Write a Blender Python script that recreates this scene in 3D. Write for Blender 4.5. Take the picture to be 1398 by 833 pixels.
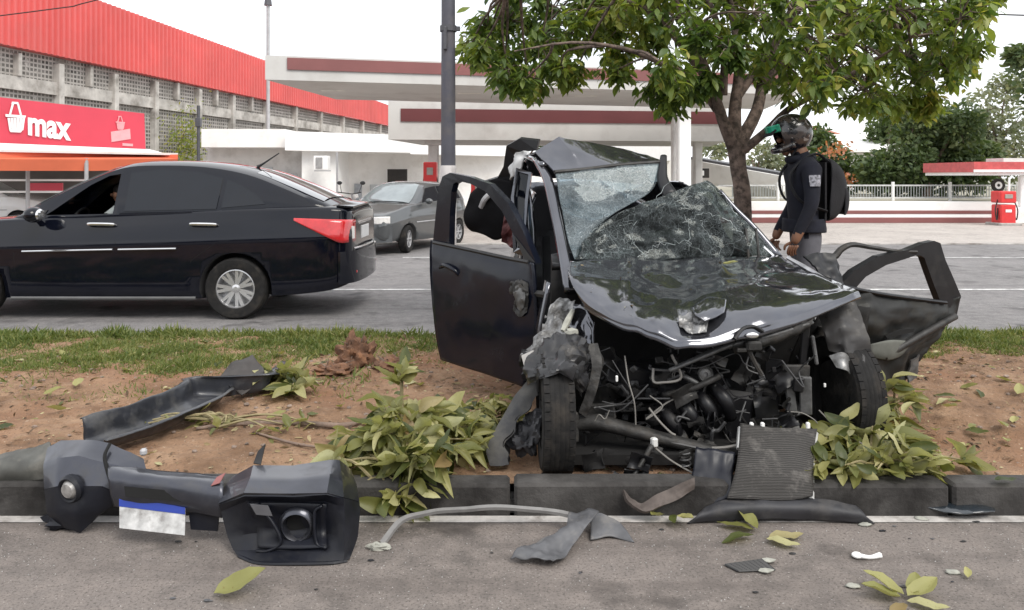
import bpy, bmesh, math, random
from mathutils import Vector, Matrix, noise
R = math.radians
random.seed(7)
V = Vector
for o in list(bpy.data.objects): bpy.data.objects.remove(o)
scene = bpy.context.scene
COL = scene.collection

# ------------------------------------------------------------------ camera, sky, sun, exposure
FPX, CH, HZ, CXP = 1100.0, 1.55, 240.0, 699.0        # focal length in photo pixels, eye height, horizon row, centre column
cd = bpy.data.cameras.new('camera'); cam = bpy.data.objects.new('camera', cd); COL.objects.link(cam)
cam.location = (0, 0, CH); cam.rotation_euler = (R(90), 0, 0)
cd.sensor_width = 36; cd.lens = 36*FPX/1398; cd.shift_y = (HZ-416.5)/1398; cd.clip_start = .05; cd.clip_end = 800
scene.camera = cam
w = bpy.data.worlds.new('World'); scene.world = w; w.use_nodes = True
nt = w.node_tree; nt.nodes.clear()
out = nt.nodes.new('ShaderNodeOutputWorld'); mixs = nt.nodes.new('ShaderNodeMixShader')
sky = nt.nodes.new('ShaderNodeTexSky'); sky.sky_type = 'NISHITA'; sky.sun_disc = False
SUN_EL, SUN_AZ = R(50), R(142)
sky.sun_elevation = SUN_EL; sky.sun_rotation = SUN_AZ
b1 = nt.nodes.new('ShaderNodeBackground'); b1.inputs[1].default_value = .12
b2 = nt.nodes.new('ShaderNodeBackground'); b2.inputs[1].default_value = .86
tc = nt.nodes.new('ShaderNodeTexCoord'); nz = nt.nodes.new('ShaderNodeTexNoise'); nz.inputs['Scale'].default_value = 2.2; nz.inputs['Detail'].default_value = 5
cr_ = nt.nodes.new('ShaderNodeValToRGB'); cr_.color_ramp.elements[0].color = (.80, .83, .88, 1); cr_.color_ramp.elements[1].color = (1.15, 1.15, 1.15, 1)
cr_.color_ramp.elements[0].position = .3; cr_.color_ramp.elements[1].position = .65
nt.links.new(tc.outputs['Generated'], nz.inputs['Vector']); nt.links.new(nz.outputs['Fac'], cr_.inputs[0])
nt.links.new(sky.outputs[0], b1.inputs[0]); nt.links.new(cr_.outputs[0], b2.inputs[0])
mixs.inputs[0].default_value = .9                      # overcast: nine tenths cloud
nt.links.new(b1.outputs[0], mixs.inputs[1]); nt.links.new(b2.outputs[0], mixs.inputs[2]); nt.links.new(mixs.outputs[0], out.inputs[0])
sd = bpy.data.lights.new('sun', 'SUN'); sd.energy = 1.5; sd.angle = R(30); sd.color = (1, .95, .87)
so = bpy.data.objects.new('sun', sd); COL.objects.link(so)
sdir = V((math.sin(SUN_AZ)*math.cos(SUN_EL), math.cos(SUN_AZ)*math.cos(SUN_EL), math.sin(SUN_EL)))
so.rotation_euler = sdir.to_track_quat('Z', 'Y').to_euler(); so.location = (0, 0, 30)
vs = scene.view_settings; vs.view_transform = 'Standard'; vs.look = 'None'; vs.gamma = 1; vs.use_curve_mapping = False; vs.exposure = .80
scene.render.engine = 'CYCLES'; scene.cycles.transparent_max_bounces = 24; scene.cycles.max_bounces = 10

def Q(px, py, d): return V(((px-CXP)*d/FPX, d, CH-(py-HZ)*d/FPX))   # a sighting in the photo taken to its own distance
def onz(px, py, z):                                                  # where the sight line meets height z
    d = (CH-z)*FPX/(py-HZ); return V(((px-CXP)*d/FPX, d, z))

# ------------------------------------------------------------------ mesh helpers
def cr(pts, n):
    pts = [V(p) for p in pts]
    if len(pts) == 2: return [pts[0].lerp(pts[1], i/(n-1)) for i in range(n)]
    P = [pts[0]*2-pts[1]] + pts + [pts[-1]*2-pts[-2]]; m = len(pts)-1; res = []
    for i in range(n):
        u = i/(n-1)*m; k = min(int(u), m-1); t = u-k; a, b, c, d = P[k:k+4]
        res.append(.5*((2*b)+(c-a)*t+(2*a-5*b+4*c-d)*t*t+(3*b-a-3*c+d)*t*t*t))
    return res

def polyl(pts, n):
    pts = [V(p) for p in pts]; m = len(pts)-1; res = []
    for i in range(n):
        u = i/(n-1)*m; k = min(int(u+1e-6), m-1); res.append(pts[k].lerp(pts[k+1], u-k))
    return res

class MB:
    def __init__(s): s.v = []; s.f = []; s.mi = []; s.cur = 0
    def add(s, vs, fs):
        n = len(s.v); s.v += [tuple(v) for v in vs]; s.f += [tuple(i+n for i in f) for f in fs]; s.mi += [s.cur]*len(fs); return s
    def box(s, c, size, rot=None, bev=0.0):
        c = V(c); h = [x/2 for x in size]; m = rot if rot is not None else Matrix.Identity(3)
        if bev <= 0:
            vs = [c+m@V((sx*h[0], sy*h[1], sz*h[2])) for sz in (-1, 1) for sy in (-1, 1) for sx in (-1, 1)]
            return s.add(vs, [(0, 2, 3, 1), (4, 5, 7, 6), (0, 1, 5, 4), (2, 6, 7, 3), (0, 4, 6, 2), (1, 3, 7, 5)])
        bev = min(bev, min(h)*.9); vs = []; ix = {}
        for sz in (-1, 1):
            for sy in (-1, 1):
                for sx in (-1, 1):
                    for a in range(3):
                        p = V((sx*(h[0]-bev), sy*(h[1]-bev), sz*(h[2]-bev))); p[a] += (sx, sy, sz)[a]*bev
                        ix[sx, sy, sz, a] = len(vs); vs.append(c+m@p)
        g = lambda *k: ix[k]; fs = []
        for t in (-1, 1):
            fs.append((g(t, -1, -1, 0), g(t, 1, -1, 0), g(t, 1, 1, 0), g(t, -1, 1, 0))[::t])
            fs.append((g(-1, t, -1, 1), g(-1, t, 1, 1), g(1, t, 1, 1), g(1, t, -1, 1))[::t])
            fs.append((g(-1, -1, t, 2), g(1, -1, t, 2), g(1, 1, t, 2), g(-1, 1, t, 2))[::t])
            for u in (-1, 1):
                fs.append((g(-1, t, u, 1), g(1, t, u, 1), g(1, t, u, 2), g(-1, t, u, 2)))
                fs.append((g(t, -1, u, 0), g(t, 1, u, 0), g(t, 1, u, 2), g(t, -1, u, 2)))
                fs.append((g(t, u, -1, 0), g(t, u, 1, 0), g(t, u, 1, 1), g(t, u, -1, 1)))
                for q in (-1, 1): fs.append((g(t, u, q, 0), g(t, u, q, 1), g(t, u, q, 2)))
        return s.add(vs, fs)
    def tube(s, pts, r, n=8, smooth=0, sy=1.0, cap=True):
        pts = [V(p) for p in pts]
        rr = list(r) if hasattr(r, '__len__') else [r]*len(pts)
        if smooth:
            m = smooth; R3 = cr([V((x, 0, 0)) for x in rr], m); pts = cr(pts, m); rr = [x[0] for x in R3]
        vs = []; fs = []; up = V((0, 0, 1)); k = len(pts); last = None
        for i, p in enumerate(pts):
            t = (pts[min(i+1, k-1)]-pts[max(i-1, 0)]).normalized()
            if last is None:
                a = up if abs(t.z) < .9 else V((0, 1, 0)); x = t.cross(a).normalized()
            else: x = (last-t*last.dot(t)).normalized()
            last = x; y = t.cross(x)
            for j in range(n):
                an = 2*math.pi*j/n; vs.append(p+(x*math.cos(an)+y*math.sin(an)*sy)*rr[i])
        for i in range(k-1):
            for j in range(n): fs.append((i*n+j, i*n+(j+1) % n, (i+1)*n+(j+1) % n, (i+1)*n+j))
        if cap: fs.append(tuple(range(n))[::-1]); fs.append(tuple((k-1)*n+j for j in range(n)))
        return s.add(vs, fs)
    def sheet(s, grid, nu=20, nv=20, amp=0, freq=6, seed=0, thick=0.006, fine=0, lin=False, hole=None):
        if lin: nu = (len(grid[0])-1)*lin+1; nv = (len(grid)-1)*lin+1
        f_ = polyl if lin else cr
        rows = [f_(r, nu) for r in grid]
        cols = [f_([rows[i][j] for i in range(len(rows))], nv) for j in range(nu)]
        P = [[cols[j][i] for j in range(nu)] for i in range(nv)]
        N = [[None]*nu for _ in range(nv)]
        for i in range(nv):
            for j in range(nu):
                a = P[i][min(j+1, nu-1)]-P[i][max(j-1, 0)]; b = P[min(i+1, nv-1)][j]-P[max(i-1, 0)][j]
                q = a.cross(b); N[i][j] = q.normalized() if q.length > 1e-9 else V((0, 0, 1))
        if amp or fine:
            for i in range(nv):
                for j in range(nu):
                    p = P[i][j]; o = V((seed*3.1, seed*1.7, -seed*2.3))
                    k = noise.noise(p*freq+o)+.5*abs(noise.noise(p*freq*2.1+o))-.2
                    k2 = noise.noise(p*freq*4+o)
                    P[i][j] = p+N[i][j]*(amp*k+fine*k2)
        vs = [P[i][j] for i in range(nv) for j in range(nu)]
        fs = [(i*nu+j, i*nu+j+1, (i+1)*nu+j+1, (i+1)*nu+j) for i in range(nv-1) for j in range(nu-1) if not (hole and hole(i/(nv-1), j/(nu-1)))]
        if thick:
            m = len(vs); vs = vs+[P[i][j]-N[i][j]*thick for i in range(nv) for j in range(nu)]
            edges = {}
            for f in fs:
                for a, b in zip(f, f[1:]+f[:1]): edges[(a, b)] = 1
            bd = [(a, b) for (a, b) in edges if (b, a) not in edges]
            fs = fs+[tuple(i+m for i in f[::-1]) for f in fs]+[(b, a, a+m, b+m) for a, b in bd]
        return s.add(vs, fs)
    def poly(s, pts, thick):                                   # a flat outline given its own thickness
        pts = [V(p) for p in pts]; n = V((0, 0, 0)); k = len(pts)
        for i in range(k): n += (pts[i]-pts[0]).cross(pts[(i+1) % k]-pts[0])
        n.normalize(); th = n*thick
        return s.add(pts+[p-th for p in pts], [tuple(range(k)), tuple(range(2*k-1, k-1, -1))]+[((i+1) % k, i, i+k, (i+1) % k+k) for i in range(k)])
    def ring(s, outer, inner, thick):                           # a frame between two loops
        o = [V(p) for p in outer]; i_ = [V(p) for p in inner]; k = len(o); n = V((0, 0, 0))
        for i in range(k): n += (o[i]-o[0]).cross(o[(i+1) % k]-o[0])
        th = n.normalized()*thick; vs = o+i_+[p-th for p in o]+[p-th for p in i_]; fs = []
        for a in range(k):
            b = (a+1) % k
            fs += [(a, b, k+b, k+a), (2*k+b, 2*k+a, 3*k+a, 3*k+b), (b, a, 2*k+a, 2*k+b), (k+a, k+b, 3*k+b, 3*k+a)]
        return s.add(vs, fs)
    def strip(s, outer, inner, thick):                          # open frame between two lines
        o = [V(p) for p in outer]; i_ = [V(p) for p in inner]; k = len(o)
        n = (o[k//2]-o[0]).cross(i_[k//2]-o[0]).normalized()*thick
        vs = o+i_+[p-n for p in o]+[p-n for p in i_]; fs = [(0, k, 3*k, 2*k), (k-1, 3*k-1, 4*k-1, 2*k-1)]
        for a in range(k-1):
            b = a+1; fs += [(a, b, k+b, k+a), (2*k+b, 2*k+a, 3*k+a, 3*k+b), (b, a, 2*k+a, 2*k+b), (k+a, k+b, 3*k+b, 3*k+a)]
        return s.add(vs, fs)
    def lathe(s, prof, n, mat=None):                            # profile (radius, height) round z, then a matrix
        mat = mat or Matrix.Identity(4); k = len(prof); vs = []; fs = []
        for j in range(n):
            a = 2*math.pi*j/n
            for r, h in prof: vs.append(mat@V((r*math.cos(a), r*math.sin(a), h)))
        for j in range(n):
            for i in range(k-1): fs.append((j*k+i, ((j+1) % n)*k+i, ((j+1) % n)*k+i+1, j*k+i+1))
        return s.add(vs, fs)
    def ball(s, c, r, n=12, m=8, sx=1, sy=1, sz=1, amp=0, freq=5, seed=0):
        c = V(c); vs = []; fs = []
        for i in range(m+1):
            th = math.pi*i/m
            for j in range(n):
                ph = 2*math.pi*j/n; q = V((math.sin(th)*math.cos(ph), math.sin(th)*math.sin(ph), math.cos(th)))
                k = 1+(amp*noise.noise(q*freq+V((seed, seed*2.3, 0))) if amp else 0)
                vs.append(c+V((q.x*sx, q.y*sy, q.z*sz))*r*k)
        for i in range(m):
            for j in range(n): fs.append((i*n+j, (i+1)*n+j, (i+1)*n+(j+1) % n, i*n+(j+1) % n))
        return s.add(vs, fs)
    def mesh(s, name, mats, smooth=False):
        me = bpy.data.meshes.new(name); me.from_pydata(s.v, [], s.f)
        for m in (mats if isinstance(mats, (list, tuple)) else [mats]): me.materials.append(m)
        if any(s.mi): me.polygons.foreach_set('material_index', s.mi)
        if smooth:
            me.polygons.foreach_set('use_smooth', [True]*len(me.polygons))
            if smooth != 1:
                bm = bmesh.new(); bm.from_mesh(me)
                for e in bm.edges:
                    if len(e.link_faces) == 2 and e.calc_face_angle(0) > R(smooth): e.smooth = False
                bm.to_mesh(me); bm.free()
        me.update(); return me
    def build(s, name, mats, parent=None, smooth=False, fix=True):
        me = s.mesh(name, mats, smooth)
        if fix:
            bm = bmesh.new(); bm.from_mesh(me); bmesh.ops.remove_doubles(bm, verts=bm.verts, dist=1e-6); bmesh.ops.recalc_face_normals(bm, faces=bm.faces); bm.to_mesh(me); bm.free()
        return link(me, parent)

def link(me, parent=None, name=None):
    o = bpy.data.objects.new(name or me.name, me); COL.objects.link(o)
    if parent is not None:
        o.parent = parent
        if parent.type == 'EMPTY' and not parent.get('_local'): o.matrix_parent_inverse = Matrix.Translation(-parent.location)
    return o
def tag(o, label, cat, group=None):
    o['label'] = label; o['category'] = cat
    if group: o['group'] = group
    return o
def thing(name, label, cat, loc=(0, 0, 0), rz=0, group=None, local=False):
    o = bpy.data.objects.new(name, None); COL.objects.link(o); o.empty_display_size = .2
    o.location = loc; o.rotation_euler = (0, 0, rz)
    if local: o['_local'] = 1
    return tag(o, label, cat, group)
def struct(o, kind='structure'): o['kind'] = kind; return o
def rotz(a): return Matrix.Rotation(a, 3, 'Z')
def xf(me_v, m): return [m@V(v) for v in me_v]
def boolean(o, cutters, solver='EXACT'):
    for c in cutters:
        c.parent = o.parent
        md = o.modifiers.new('cut', 'BOOLEAN'); md.operation = 'DIFFERENCE'; md.object = c; md.solver = solver
    dg = bpy.context.evaluated_depsgraph_get(); ev = o.evaluated_get(dg)
    me = bpy.data.meshes.new_from_object(ev); nm = o.data.name; old = o.data; o.modifiers.clear(); o.data = me
    bpy.data.meshes.remove(old); me.name = nm
    for c in cutters: bpy.data.objects.remove(c)
    return o

# ------------------------------------------------------------------ materials
def nodes(name):
    m = bpy.data.materials.new(name); m.use_nodes = True; t = m.node_tree
    return m, t, t.nodes['Principled BSDF'], (lambda k: t.nodes.new('ShaderNode'+k)), t.links.new
def ramp(N, stops):
    r = N('ValToRGB'); e = r.color_ramp.elements
    while len(e) < len(stops): e.new(.5)
    for x, (p, c) in zip(e, stops): x.position = p; x.color = (*c, 1) if len(c) == 3 else c
    return r
def mix(N, L, fac, a, b, mode='MIX'):
    m = N('Mix'); m.data_type = 'RGBA'; m.blend_type = mode
    for sock, val in ((m.inputs[0], fac), (m.inputs[6], a), (m.inputs[7], b)):
        if isinstance(val, (int, float)): sock.default_value = val
        elif isinstance(val, tuple): sock.default_value = (*val, 1)
        else: L(val, sock)
    return m.outputs[2]
def noi(N, L, vec, scale, detail=4, rough=.55):
    n = N('TexNoise'); n.inputs['Scale'].default_value = scale; n.inputs['Detail'].default_value = detail; n.inputs['Roughness'].default_value = rough
    if vec is not None: L(vec, n.inputs['Vector'])
    return n.outputs['Fac']
def thr(N, L, v, lo, hi):
    m = N('MapRange'); m.inputs[1].default_value = lo; m.inputs[2].default_value = hi; L(v, m.inputs[0]); return m.outputs[0]
def bump(N, L, B, h, strength, dist=.01):
    b = N('Bump'); b.inputs['Strength'].default_value = strength; b.inputs['Distance'].default_value = dist
    L(h, b.inputs['Height']); L(b.outputs[0], B.inputs['Normal'])
MC = {}
def M(name, col, rough=.6, metal=0, coat=0, var=.18, vs=6, bmp=0, bs=60, dirt=None, dlo=.5, dhi=.7, ds=5, spec=.5):
    if name in MC: return MC[name]
    m, t, B, N, L = nodes(name); tcn = N('TexCoord').outputs['Object']
    n1 = noi(N, L, tcn, vs)
    c = ramp(N, [(.3, tuple(x*(1-var) for x in col)), (.7, tuple(min(1, x*(1+var)) for x in col))]); L(n1, c.inputs[0]); co = c.outputs[0]
    B.inputs['Roughness'].default_value = rough; B.inputs['Metallic'].default_value = metal
    B.inputs['Coat Weight'].default_value = coat; B.inputs['Coat Roughness'].default_value = .06; B.inputs['Specular IOR Level'].default_value = spec
    if dirt:
        f = thr(N, L, noi(N, L, tcn, ds, 8, .65), dlo, dhi); co = mix(N, L, f, co, dirt)
        rr = N('MapRange'); rr.inputs[3].default_value = rough; rr.inputs[4].default_value = min(1, rough+.4); L(f, rr.inputs[0]); L(rr.outputs[0], B.inputs['Roughness'])
        if coat:
            cc = N('MapRange'); cc.inputs[3].default_value = coat; cc.inputs[4].default_value = 0; L(f, cc.inputs[0]); L(cc.outputs[0], B.inputs['Coat Weight'])
    L(co, B.inputs['Base Color'])
    if bmp: bump(N, L, B, noi(N, L, tcn, bs, 6, .6), bmp)
    MC[name] = m; return m

# ------------------------------------------------------------------ ground materials
def asphalt(name, c0, c1, speck, sp_amt, streak=.0):
    m, t, B, N, L = nodes(name); tcn = N('TexCoord').outputs['Object']
    big = noi(N, L, tcn, .9, 6, .6); mid = noi(N, L, tcn, 9, 6, .7); fin = noi(N, L, tcn, 85, 5, .8)
    a = ramp(N, [(.36, tuple(x*.8 for x in c0)), (.64, c1)]); L(big, a.inputs[0])
    f = mix(N, L, thr(N, L, mid, .38, .7), a.outputs[0], (c1[0]*1.22, c1[1]*1.2, c1[2]*1.18))
    dk = mix(N, L, thr(N, L, fin, .50, .66), f, (c0[0]*.34, c0[1]*.33, c0[2]*.32))
    vo = N('TexVoronoi'); vo.inputs['Scale'].default_value = 85; L(tcn, vo.inputs['Vector'])
    sm = N('Math'); sm.operation = 'LESS_THAN'; sm.inputs[1].default_value = .26; L(vo.outputs['Distance'], sm.inputs[0])
    sel = N('Math'); sel.operation = 'MULTIPLY'; L(sm.outputs[0], sel.inputs[0])
    sep = N('SeparateColor'); L(vo.outputs['Color'], sep.inputs[0]); gt = N('Math'); gt.operation = 'GREATER_THAN'; gt.inputs[1].default_value = 1-sp_amt
    L(sep.outputs[0], gt.inputs[0]); L(gt.outputs[0], sel.inputs[1])
    col = mix(N, L, sel.outputs[0], dk, speck)
    if streak:
        col = mix(N, L, thr(N, L, noi(N, L, tcn, 1.9, 6, .6), .57, .70), col, (c0[0]*.42, c0[1]*.41, c0[2]*.41))
        mp = N('Mapping'); mp.inputs['Scale'].default_value = (.35, 3.2, 1); L(tcn, mp.inputs[0])
        col = mix(N, L, thr(N, L, noi(N, L, mp.outputs[0], 1.6, 5), .52, .9), col, (c0[0]*.66, c0[1]*.64, c0[2]*.64))
    L(col, B.inputs['Base Color']); B.inputs['Roughness'].default_value = .85
    ad = N('Math'); L(mid, ad.inputs[0]); L(fin, ad.inputs[1]); bump(N, L, B, ad.outputs[0], .55, .006)
    return m
A_NEAR = asphalt('near_asphalt', (.132, .114, .103), (.186, .162, .148), (.29, .262, .242), .10, .35)
A_FAR = asphalt('far_asphalt', (.165, .158, .159), (.215, .207, .207), (.28, .27, .27), .10, .3)
A_FORE = asphalt('forecourt_concrete', (.37, .335, .312), (.45, .415, .385), (.46, .43, .41), .05)
def soil_mat():
    m, t, B, N, L = nodes('soil'); tcn = N('TexCoord').outputs['Object']
    a = ramp(N, [(.3, (.14, .078, .043)), (.5, (.275, .165, .098)), (.72, (.42, .275, .175))]); n1 = noi(N, L, tcn, 3.2, 9, .68); L(n1, a.inputs[0])
    red = mix(N, L, thr(N, L, noi(N, L, tcn, 1.1, 4), .48, .66), a.outputs[0], (.26, .135, .075))
    f = mix(N, L, thr(N, L, noi(N, L, tcn, 60, 4, .7), .56, .7), red, (.11, .075, .05))
    f = mix(N, L, thr(N, L, noi(N, L, tcn, 38, 3, .7), .64, .74), f, (.52, .42, .32))
    L(f, B.inputs['Base Color']); B.inputs['Roughness'].default_value = .95
    ad = N('Math'); L(noi(N, L, tcn, 22, 8, .7), ad.inputs[0]); L(n1, ad.inputs[1]); bump(N, L, B, ad.outputs[0], .9, .03); return m
SOIL = soil_mat()
CONC = M('concrete', (.36, .34, .32), .9, var=.25, vs=5, bmp=.4, bs=50, dirt=(.12, .10, .085), dlo=.5, dhi=.75, ds=3)
KERB = M('kerb_concrete', (.070, .066, .063), .9, var=.4, vs=7, bmp=.6, bs=45, dirt=(.018, .016, .015), dlo=.36, dhi=.60, ds=2.2)
GUT = M('gutter_concrete', (.44, .42, .40), .9, var=.25, vs=9, bmp=.4, bs=60, dirt=(.16, .14, .125), dlo=.5, dhi=.72, ds=7)
PAINTW = M('road_paint', (.62, .62, .61), .8, var=.12, vs=14, dirt=(.27, .26, .26), dlo=.42, dhi=.62, ds=9)
WHITE = M('white_wall', (.84, .83, .81), .85, var=.05, vs=1.2, dirt=(.60, .575, .545), dlo=.52, dhi=.85, ds=1.1)
WHITE2 = M('white_paint', (.86, .86, .85), .55, var=.04)
GREYW = M('grey_wall', (.68, .665, .65), .85, var=.06, vs=1.5, dirt=(.44, .42, .40), dlo=.5, dhi=.8, ds=1.4)
REDSHEET = M('red_sheet', (.58, .098, .092), .5, var=.10, vs=.6, dirt=(.53, .125, .115), dlo=.5, dhi=.8, ds=.5)
MAROON = M('maroon_band', (.125, .030, .032), .55, var=.10, vs=.8)
REDSTRIPE = M('faded_red_band', (.215, .078, .075), .55, var=.12, vs=.8)
SIGNRED = M('sign_red', (.60, .055, .088), .45, var=.07, vs=.9)
ORANGE = M('orange_awning', (.72, .17, .085), .6, var=.12, vs=1)
PUMPRED = M('pump_red', (.62, .035, .035), .4, var=.08)
DARKIN = M('dark_interior', (.035, .032, .03), .9, var=.2)
DGREY = M('dark_grey_metal', (.07, .07, .08), .5, var=.15)
POLEC = M('dark_pole', (.075, .075, .095), .55, var=.2, vs=4, dirt=(.13, .12, .12), dlo=.5, dhi=.75, ds=6, bmp=.2)
GREY = M('grey_metal', (.35, .35, .36), .5, var=.12)
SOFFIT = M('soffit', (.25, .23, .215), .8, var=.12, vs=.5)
TILE = M('clay_tile', (.34, .13, .085), .9, var=.25)

# ------------------------------------------------------------------ ground, roads, median
def plane(name, x0, x1, y0, y1, z, mat, kind='structure'):
    o = MB().add([(x0, y0, z), (x1, y0, z), (x1, y1, z), (x0, y1, z)], [(0, 1, 2, 3)]).build(name, mat, fix=False)
    if kind: struct(o, kind)
    return o
KY = 3.665                                             # road side face of the near kerb
plane('ground', -300, 300, -120, 600, -.06, M('far_ground', (.25, .25, .2), .95))
plane('near_road', -40, 40, -12, KY-.02, 0, A_NEAR)
plane('gutter', -40, 40, KY-.07, KY-.001, .004, GUT)
plane('far_road', -60, 60, 7.46, 17.6, .05, A_FAR)
plane('forecourt', -60, 60, 17.6, 110, .054, A_FORE)
pm = struct(MB().box((0, 17.6, .03), (120, .12, .10), bev=.02).build('forecourt_edge', CONC))
for y, segs in ((10.6, ((-40, 40),)), (14.75, tuple((x, x+5) for x in range(-38, 40, 9)))):
    b = MB()
    for x0, x1 in segs: b.add([(x0, y-.055, .0545), (x1, y-.055, .0545), (x1, y+.055, .0545), (x0, y+.055, .0545)], [(0, 1, 2, 3)])
    struct(b.build('lane_marking', PAINTW, fix=False))
# near kerb: separate stones
ks = struct(MB().box((0, KY+.09, .03), (30, .10, .06)).build('kerb', KERB))
stone = None; x = -6.0; i = 0
while x < 6.0:
    ln = .98
    b = MB(); b.box((0, 0, 0), (ln, .135, .20), bev=.014)
    bw = [V(v)+V((0, .006*noise.noise(V(v)*5+V((i*3, 0, 0))), .006*noise.noise(V(v)*4+V((0, i*2, 0))))) for v in b.v]; b.v = [tuple(v) for v in bw]
    o = b.build('kerb_stone', KERB, ks); o.location = (x+.5, KY+.0675, .05+random.uniform(-.006, .004)); o.rotation_euler = (0, random.uniform(-.004, .004), random.uniform(-.006, .006)); x += 1.0; i += 1
fk = struct(MB().box((0, 7.405, .03), (80, .10, .15), bev=.015).build('far_kerb', CONC))
def soil_z(x, y):
    e = min(1, max(0, (y-KY-.13)/.18)); f = min(1, max(0, (7.36-y)/.25))
    z = .112+.035*noise.noise(V((x*1.1, y*1.1, 0)))+.022*noise.noise(V((x*4, y*4, 3)))+.016*noise.noise(V((x*11, y*11, 7)))+.011*noise.noise(V((x*23, y*23, 1)))
    z += .035*math.exp(-((y-4.9)**2)/.35)*(.6+.4*noise.noise(V((x*.7, 1, 0))))
    if x > 2.2: z += .07*math.exp(-((x-3.1)**2)/1.2-((y-5.4)**2)/.5)
    return .10*(1-e*f)+z*e*f
nx, ny = 420, 150; xs = [-6.5+13*i/(nx-1) for i in range(nx)]; ys = [KY+.13+(7.36-KY-.13)*j/(ny-1) for j in range(ny)]
vsx = [(x, y, soil_z(x, y)) for y in ys for x in xs]
fsx = [(j*nx+i, j*nx+i+1, (j+1)*nx+i+1, (j+1)*nx+i) for j in range(ny-1) for i in range(nx-1)]
struct(MB().add(vsx, fsx).build('median_soil', SOIL, smooth=1, fix=False))
for sx in (-1, 1):
    plane('median_soil_beyond', min(sx*6.5, sx*40), max(sx*6.5, sx*40), KY+.13, 7.36, .10, SOIL)

# ------------------------------------------------------------------ leaf and blade materials
def leaf_mat(name, stops, byobj, trans=.35, rough=.45, under=None):
    m, t, B, N, L = nodes(name)
    if byobj: rnd = N('ObjectInfo').outputs['Random']
    else: at = N('Attribute'); at.attribute_name = 'rnd'; rnd = at.outputs['Fac']
    r = ramp(N, stops); L(rnd, r.inputs[0]); col = r.outputs[0]
    if under: geo = N('NewGeometry'); col = mix(N, L, geo.outputs['Backfacing'], col, under)
    tcn = N('TexCoord').outputs['Object']; col = mix(N, L, thr(N, L, noi(N, L, tcn, 14, 3), .6, .8), col, (.16, .12, .03)) if byobj else col
    L(col, B.inputs['Base Color']); B.inputs['Roughness'].default_value = rough
    tr = N('BsdfTranslucent'); ms = N('MixShader'); ms.inputs[0].default_value = trans; o = t.nodes['Material Output']
    tcol = mix(N, L, 1.0, col, (1.5, 1.5, .7), 'MULTIPLY'); L(tcol, tr.inputs[0])
    L(B.outputs[0], ms.inputs[1]); L(tr.outputs[0], ms.inputs[2]); L(ms.outputs[0], o.inputs[0]); return m
GR = [(.0, (.045, .085, .022)), (.28, (.095, .15, .035)), (.54, (.175, .235, .05)), (.82, (.28, .32, .07)), (1, (.38, .34, .09))]
LEAF_TREE = leaf_mat('tree_leaf', GR, False, .42); LEAF_TREE_O = leaf_mat('tree_leaf_single', GR, True, .42)
FL = [(.0, (.035, .05, .012)), (.25, (.085, .10, .024)), (.5, (.165, .165, .048)), (.75, (.28, .265, .10)), (.93, (.42, .40, .21)), (1, (.20, .12, .045))]
LEAF_FALL = leaf_mat('fallen_leaf', FL, True, .25, .5, (.38, .38, .20)); LEAF_PALE = leaf_mat('pale_loose_leaf', [(0, (.20, .20, .06)), (1, (.36, .34, .14))], True, .2, .55, (.34, .33, .16)); LEAF_FALL_A = leaf_mat('fallen_leaf_small', FL, False, .25, .5)
LIT = leaf_mat('litter', [(0, (.05, .032, .018)), (.45, (.14, .09, .05)), (.75, (.32, .25, .13)), (.92, (.46, .42, .25)), (1, (.14, .16, .04))], False, .1, .8)
GRASS = leaf_mat('grass_blade', [(0, (.065, .105, .022)), (.45, (.13, .165, .042)), (.8, (.22, .23, .08)), (1, (.34, .30, .14))], False, .3, .6)
BGA = leaf_mat('background_leaf', [(0, (.045, .075, .03)), (.5, (.085, .125, .05)), (1, (.17, .20, .085))], False, .3, .6)
BGB = leaf_mat('background_leaf_pale', [(0, (.13, .16, .11)), (.5, (.21, .23, .16)), (1, (.30, .30, .20))], False, .3, .6)
BARK = M('bark', (.20, .145, .115), .95, var=.35, vs=9, bmp=.9, bs=26, dirt=(.09, .07, .055), dlo=.45, dhi=.7, ds=8)
TWIG = M('twig', (.26, .22, .12), .9, var=.3, vs=20)
LP = [(0, 0, 0), (.085, .22, .02), (.16, .45, .035), (.13, .72, .02), (0, 1, -.08), (-.13, .72, .02), (-.16, .45, .035), (-.085, .22, .02), (0, .22, -.01), (0, .45, .0), (0, .72, -.02)]
LF = [(0, 1, 8), (1, 2, 9, 8), (2, 3, 10, 9), (3, 4, 10), (0, 8, 7), (8, 9, 6, 7), (9, 10, 5, 6), (10, 4, 5)]
def leaf_fine(name, mat, w=1.0, bend=0.0, fold=1.0, seed=0):         # nearer leaves: rounded outline, midrib, curl
    q = random.Random(seed); n = 10; vs = []; fs = []
    for i in range(n+1):
        t = i/n; hw = .165*w*math.sin(math.pi*min(1, t**.85))**.8*(1 if t < 1 else 0); z = -bend*t*t+.02*math.sin(t*9+seed); k = .03*math.sin(t*7+seed*2)
        for s, f in ((-1, 1), (-.5, .55), (0, 0), (.5, .55), (1, 1)): vs.append((s*hw+k, t, z+fold*hw*.35*f+(.012*math.sin(t*23+s*4+seed) if abs(s) == 1 else 0)))
    for i in range(n):
        for j in range(4): fs.append((i*5+j, i*5+j+1, (i+1)*5+j+1, (i+1)*5+j))
    me = bpy.data.meshes.new(name); me.from_pydata(vs, [], fs); me.materials.append(mat); me.polygons.foreach_set('use_smooth', [True]*len(fs)); return me
def leaf_me(name, mat, w=1.0, bend=0.0, fold=1.0):
    me = bpy.data.meshes.new(name); me.from_pydata([(x*w, y, z*fold-bend*y*y) for x, y, z in LP], [], LF); me.materials.append(mat)
    me.polygons.foreach_set('use_smooth', [True]*len(LF)); return me
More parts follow.
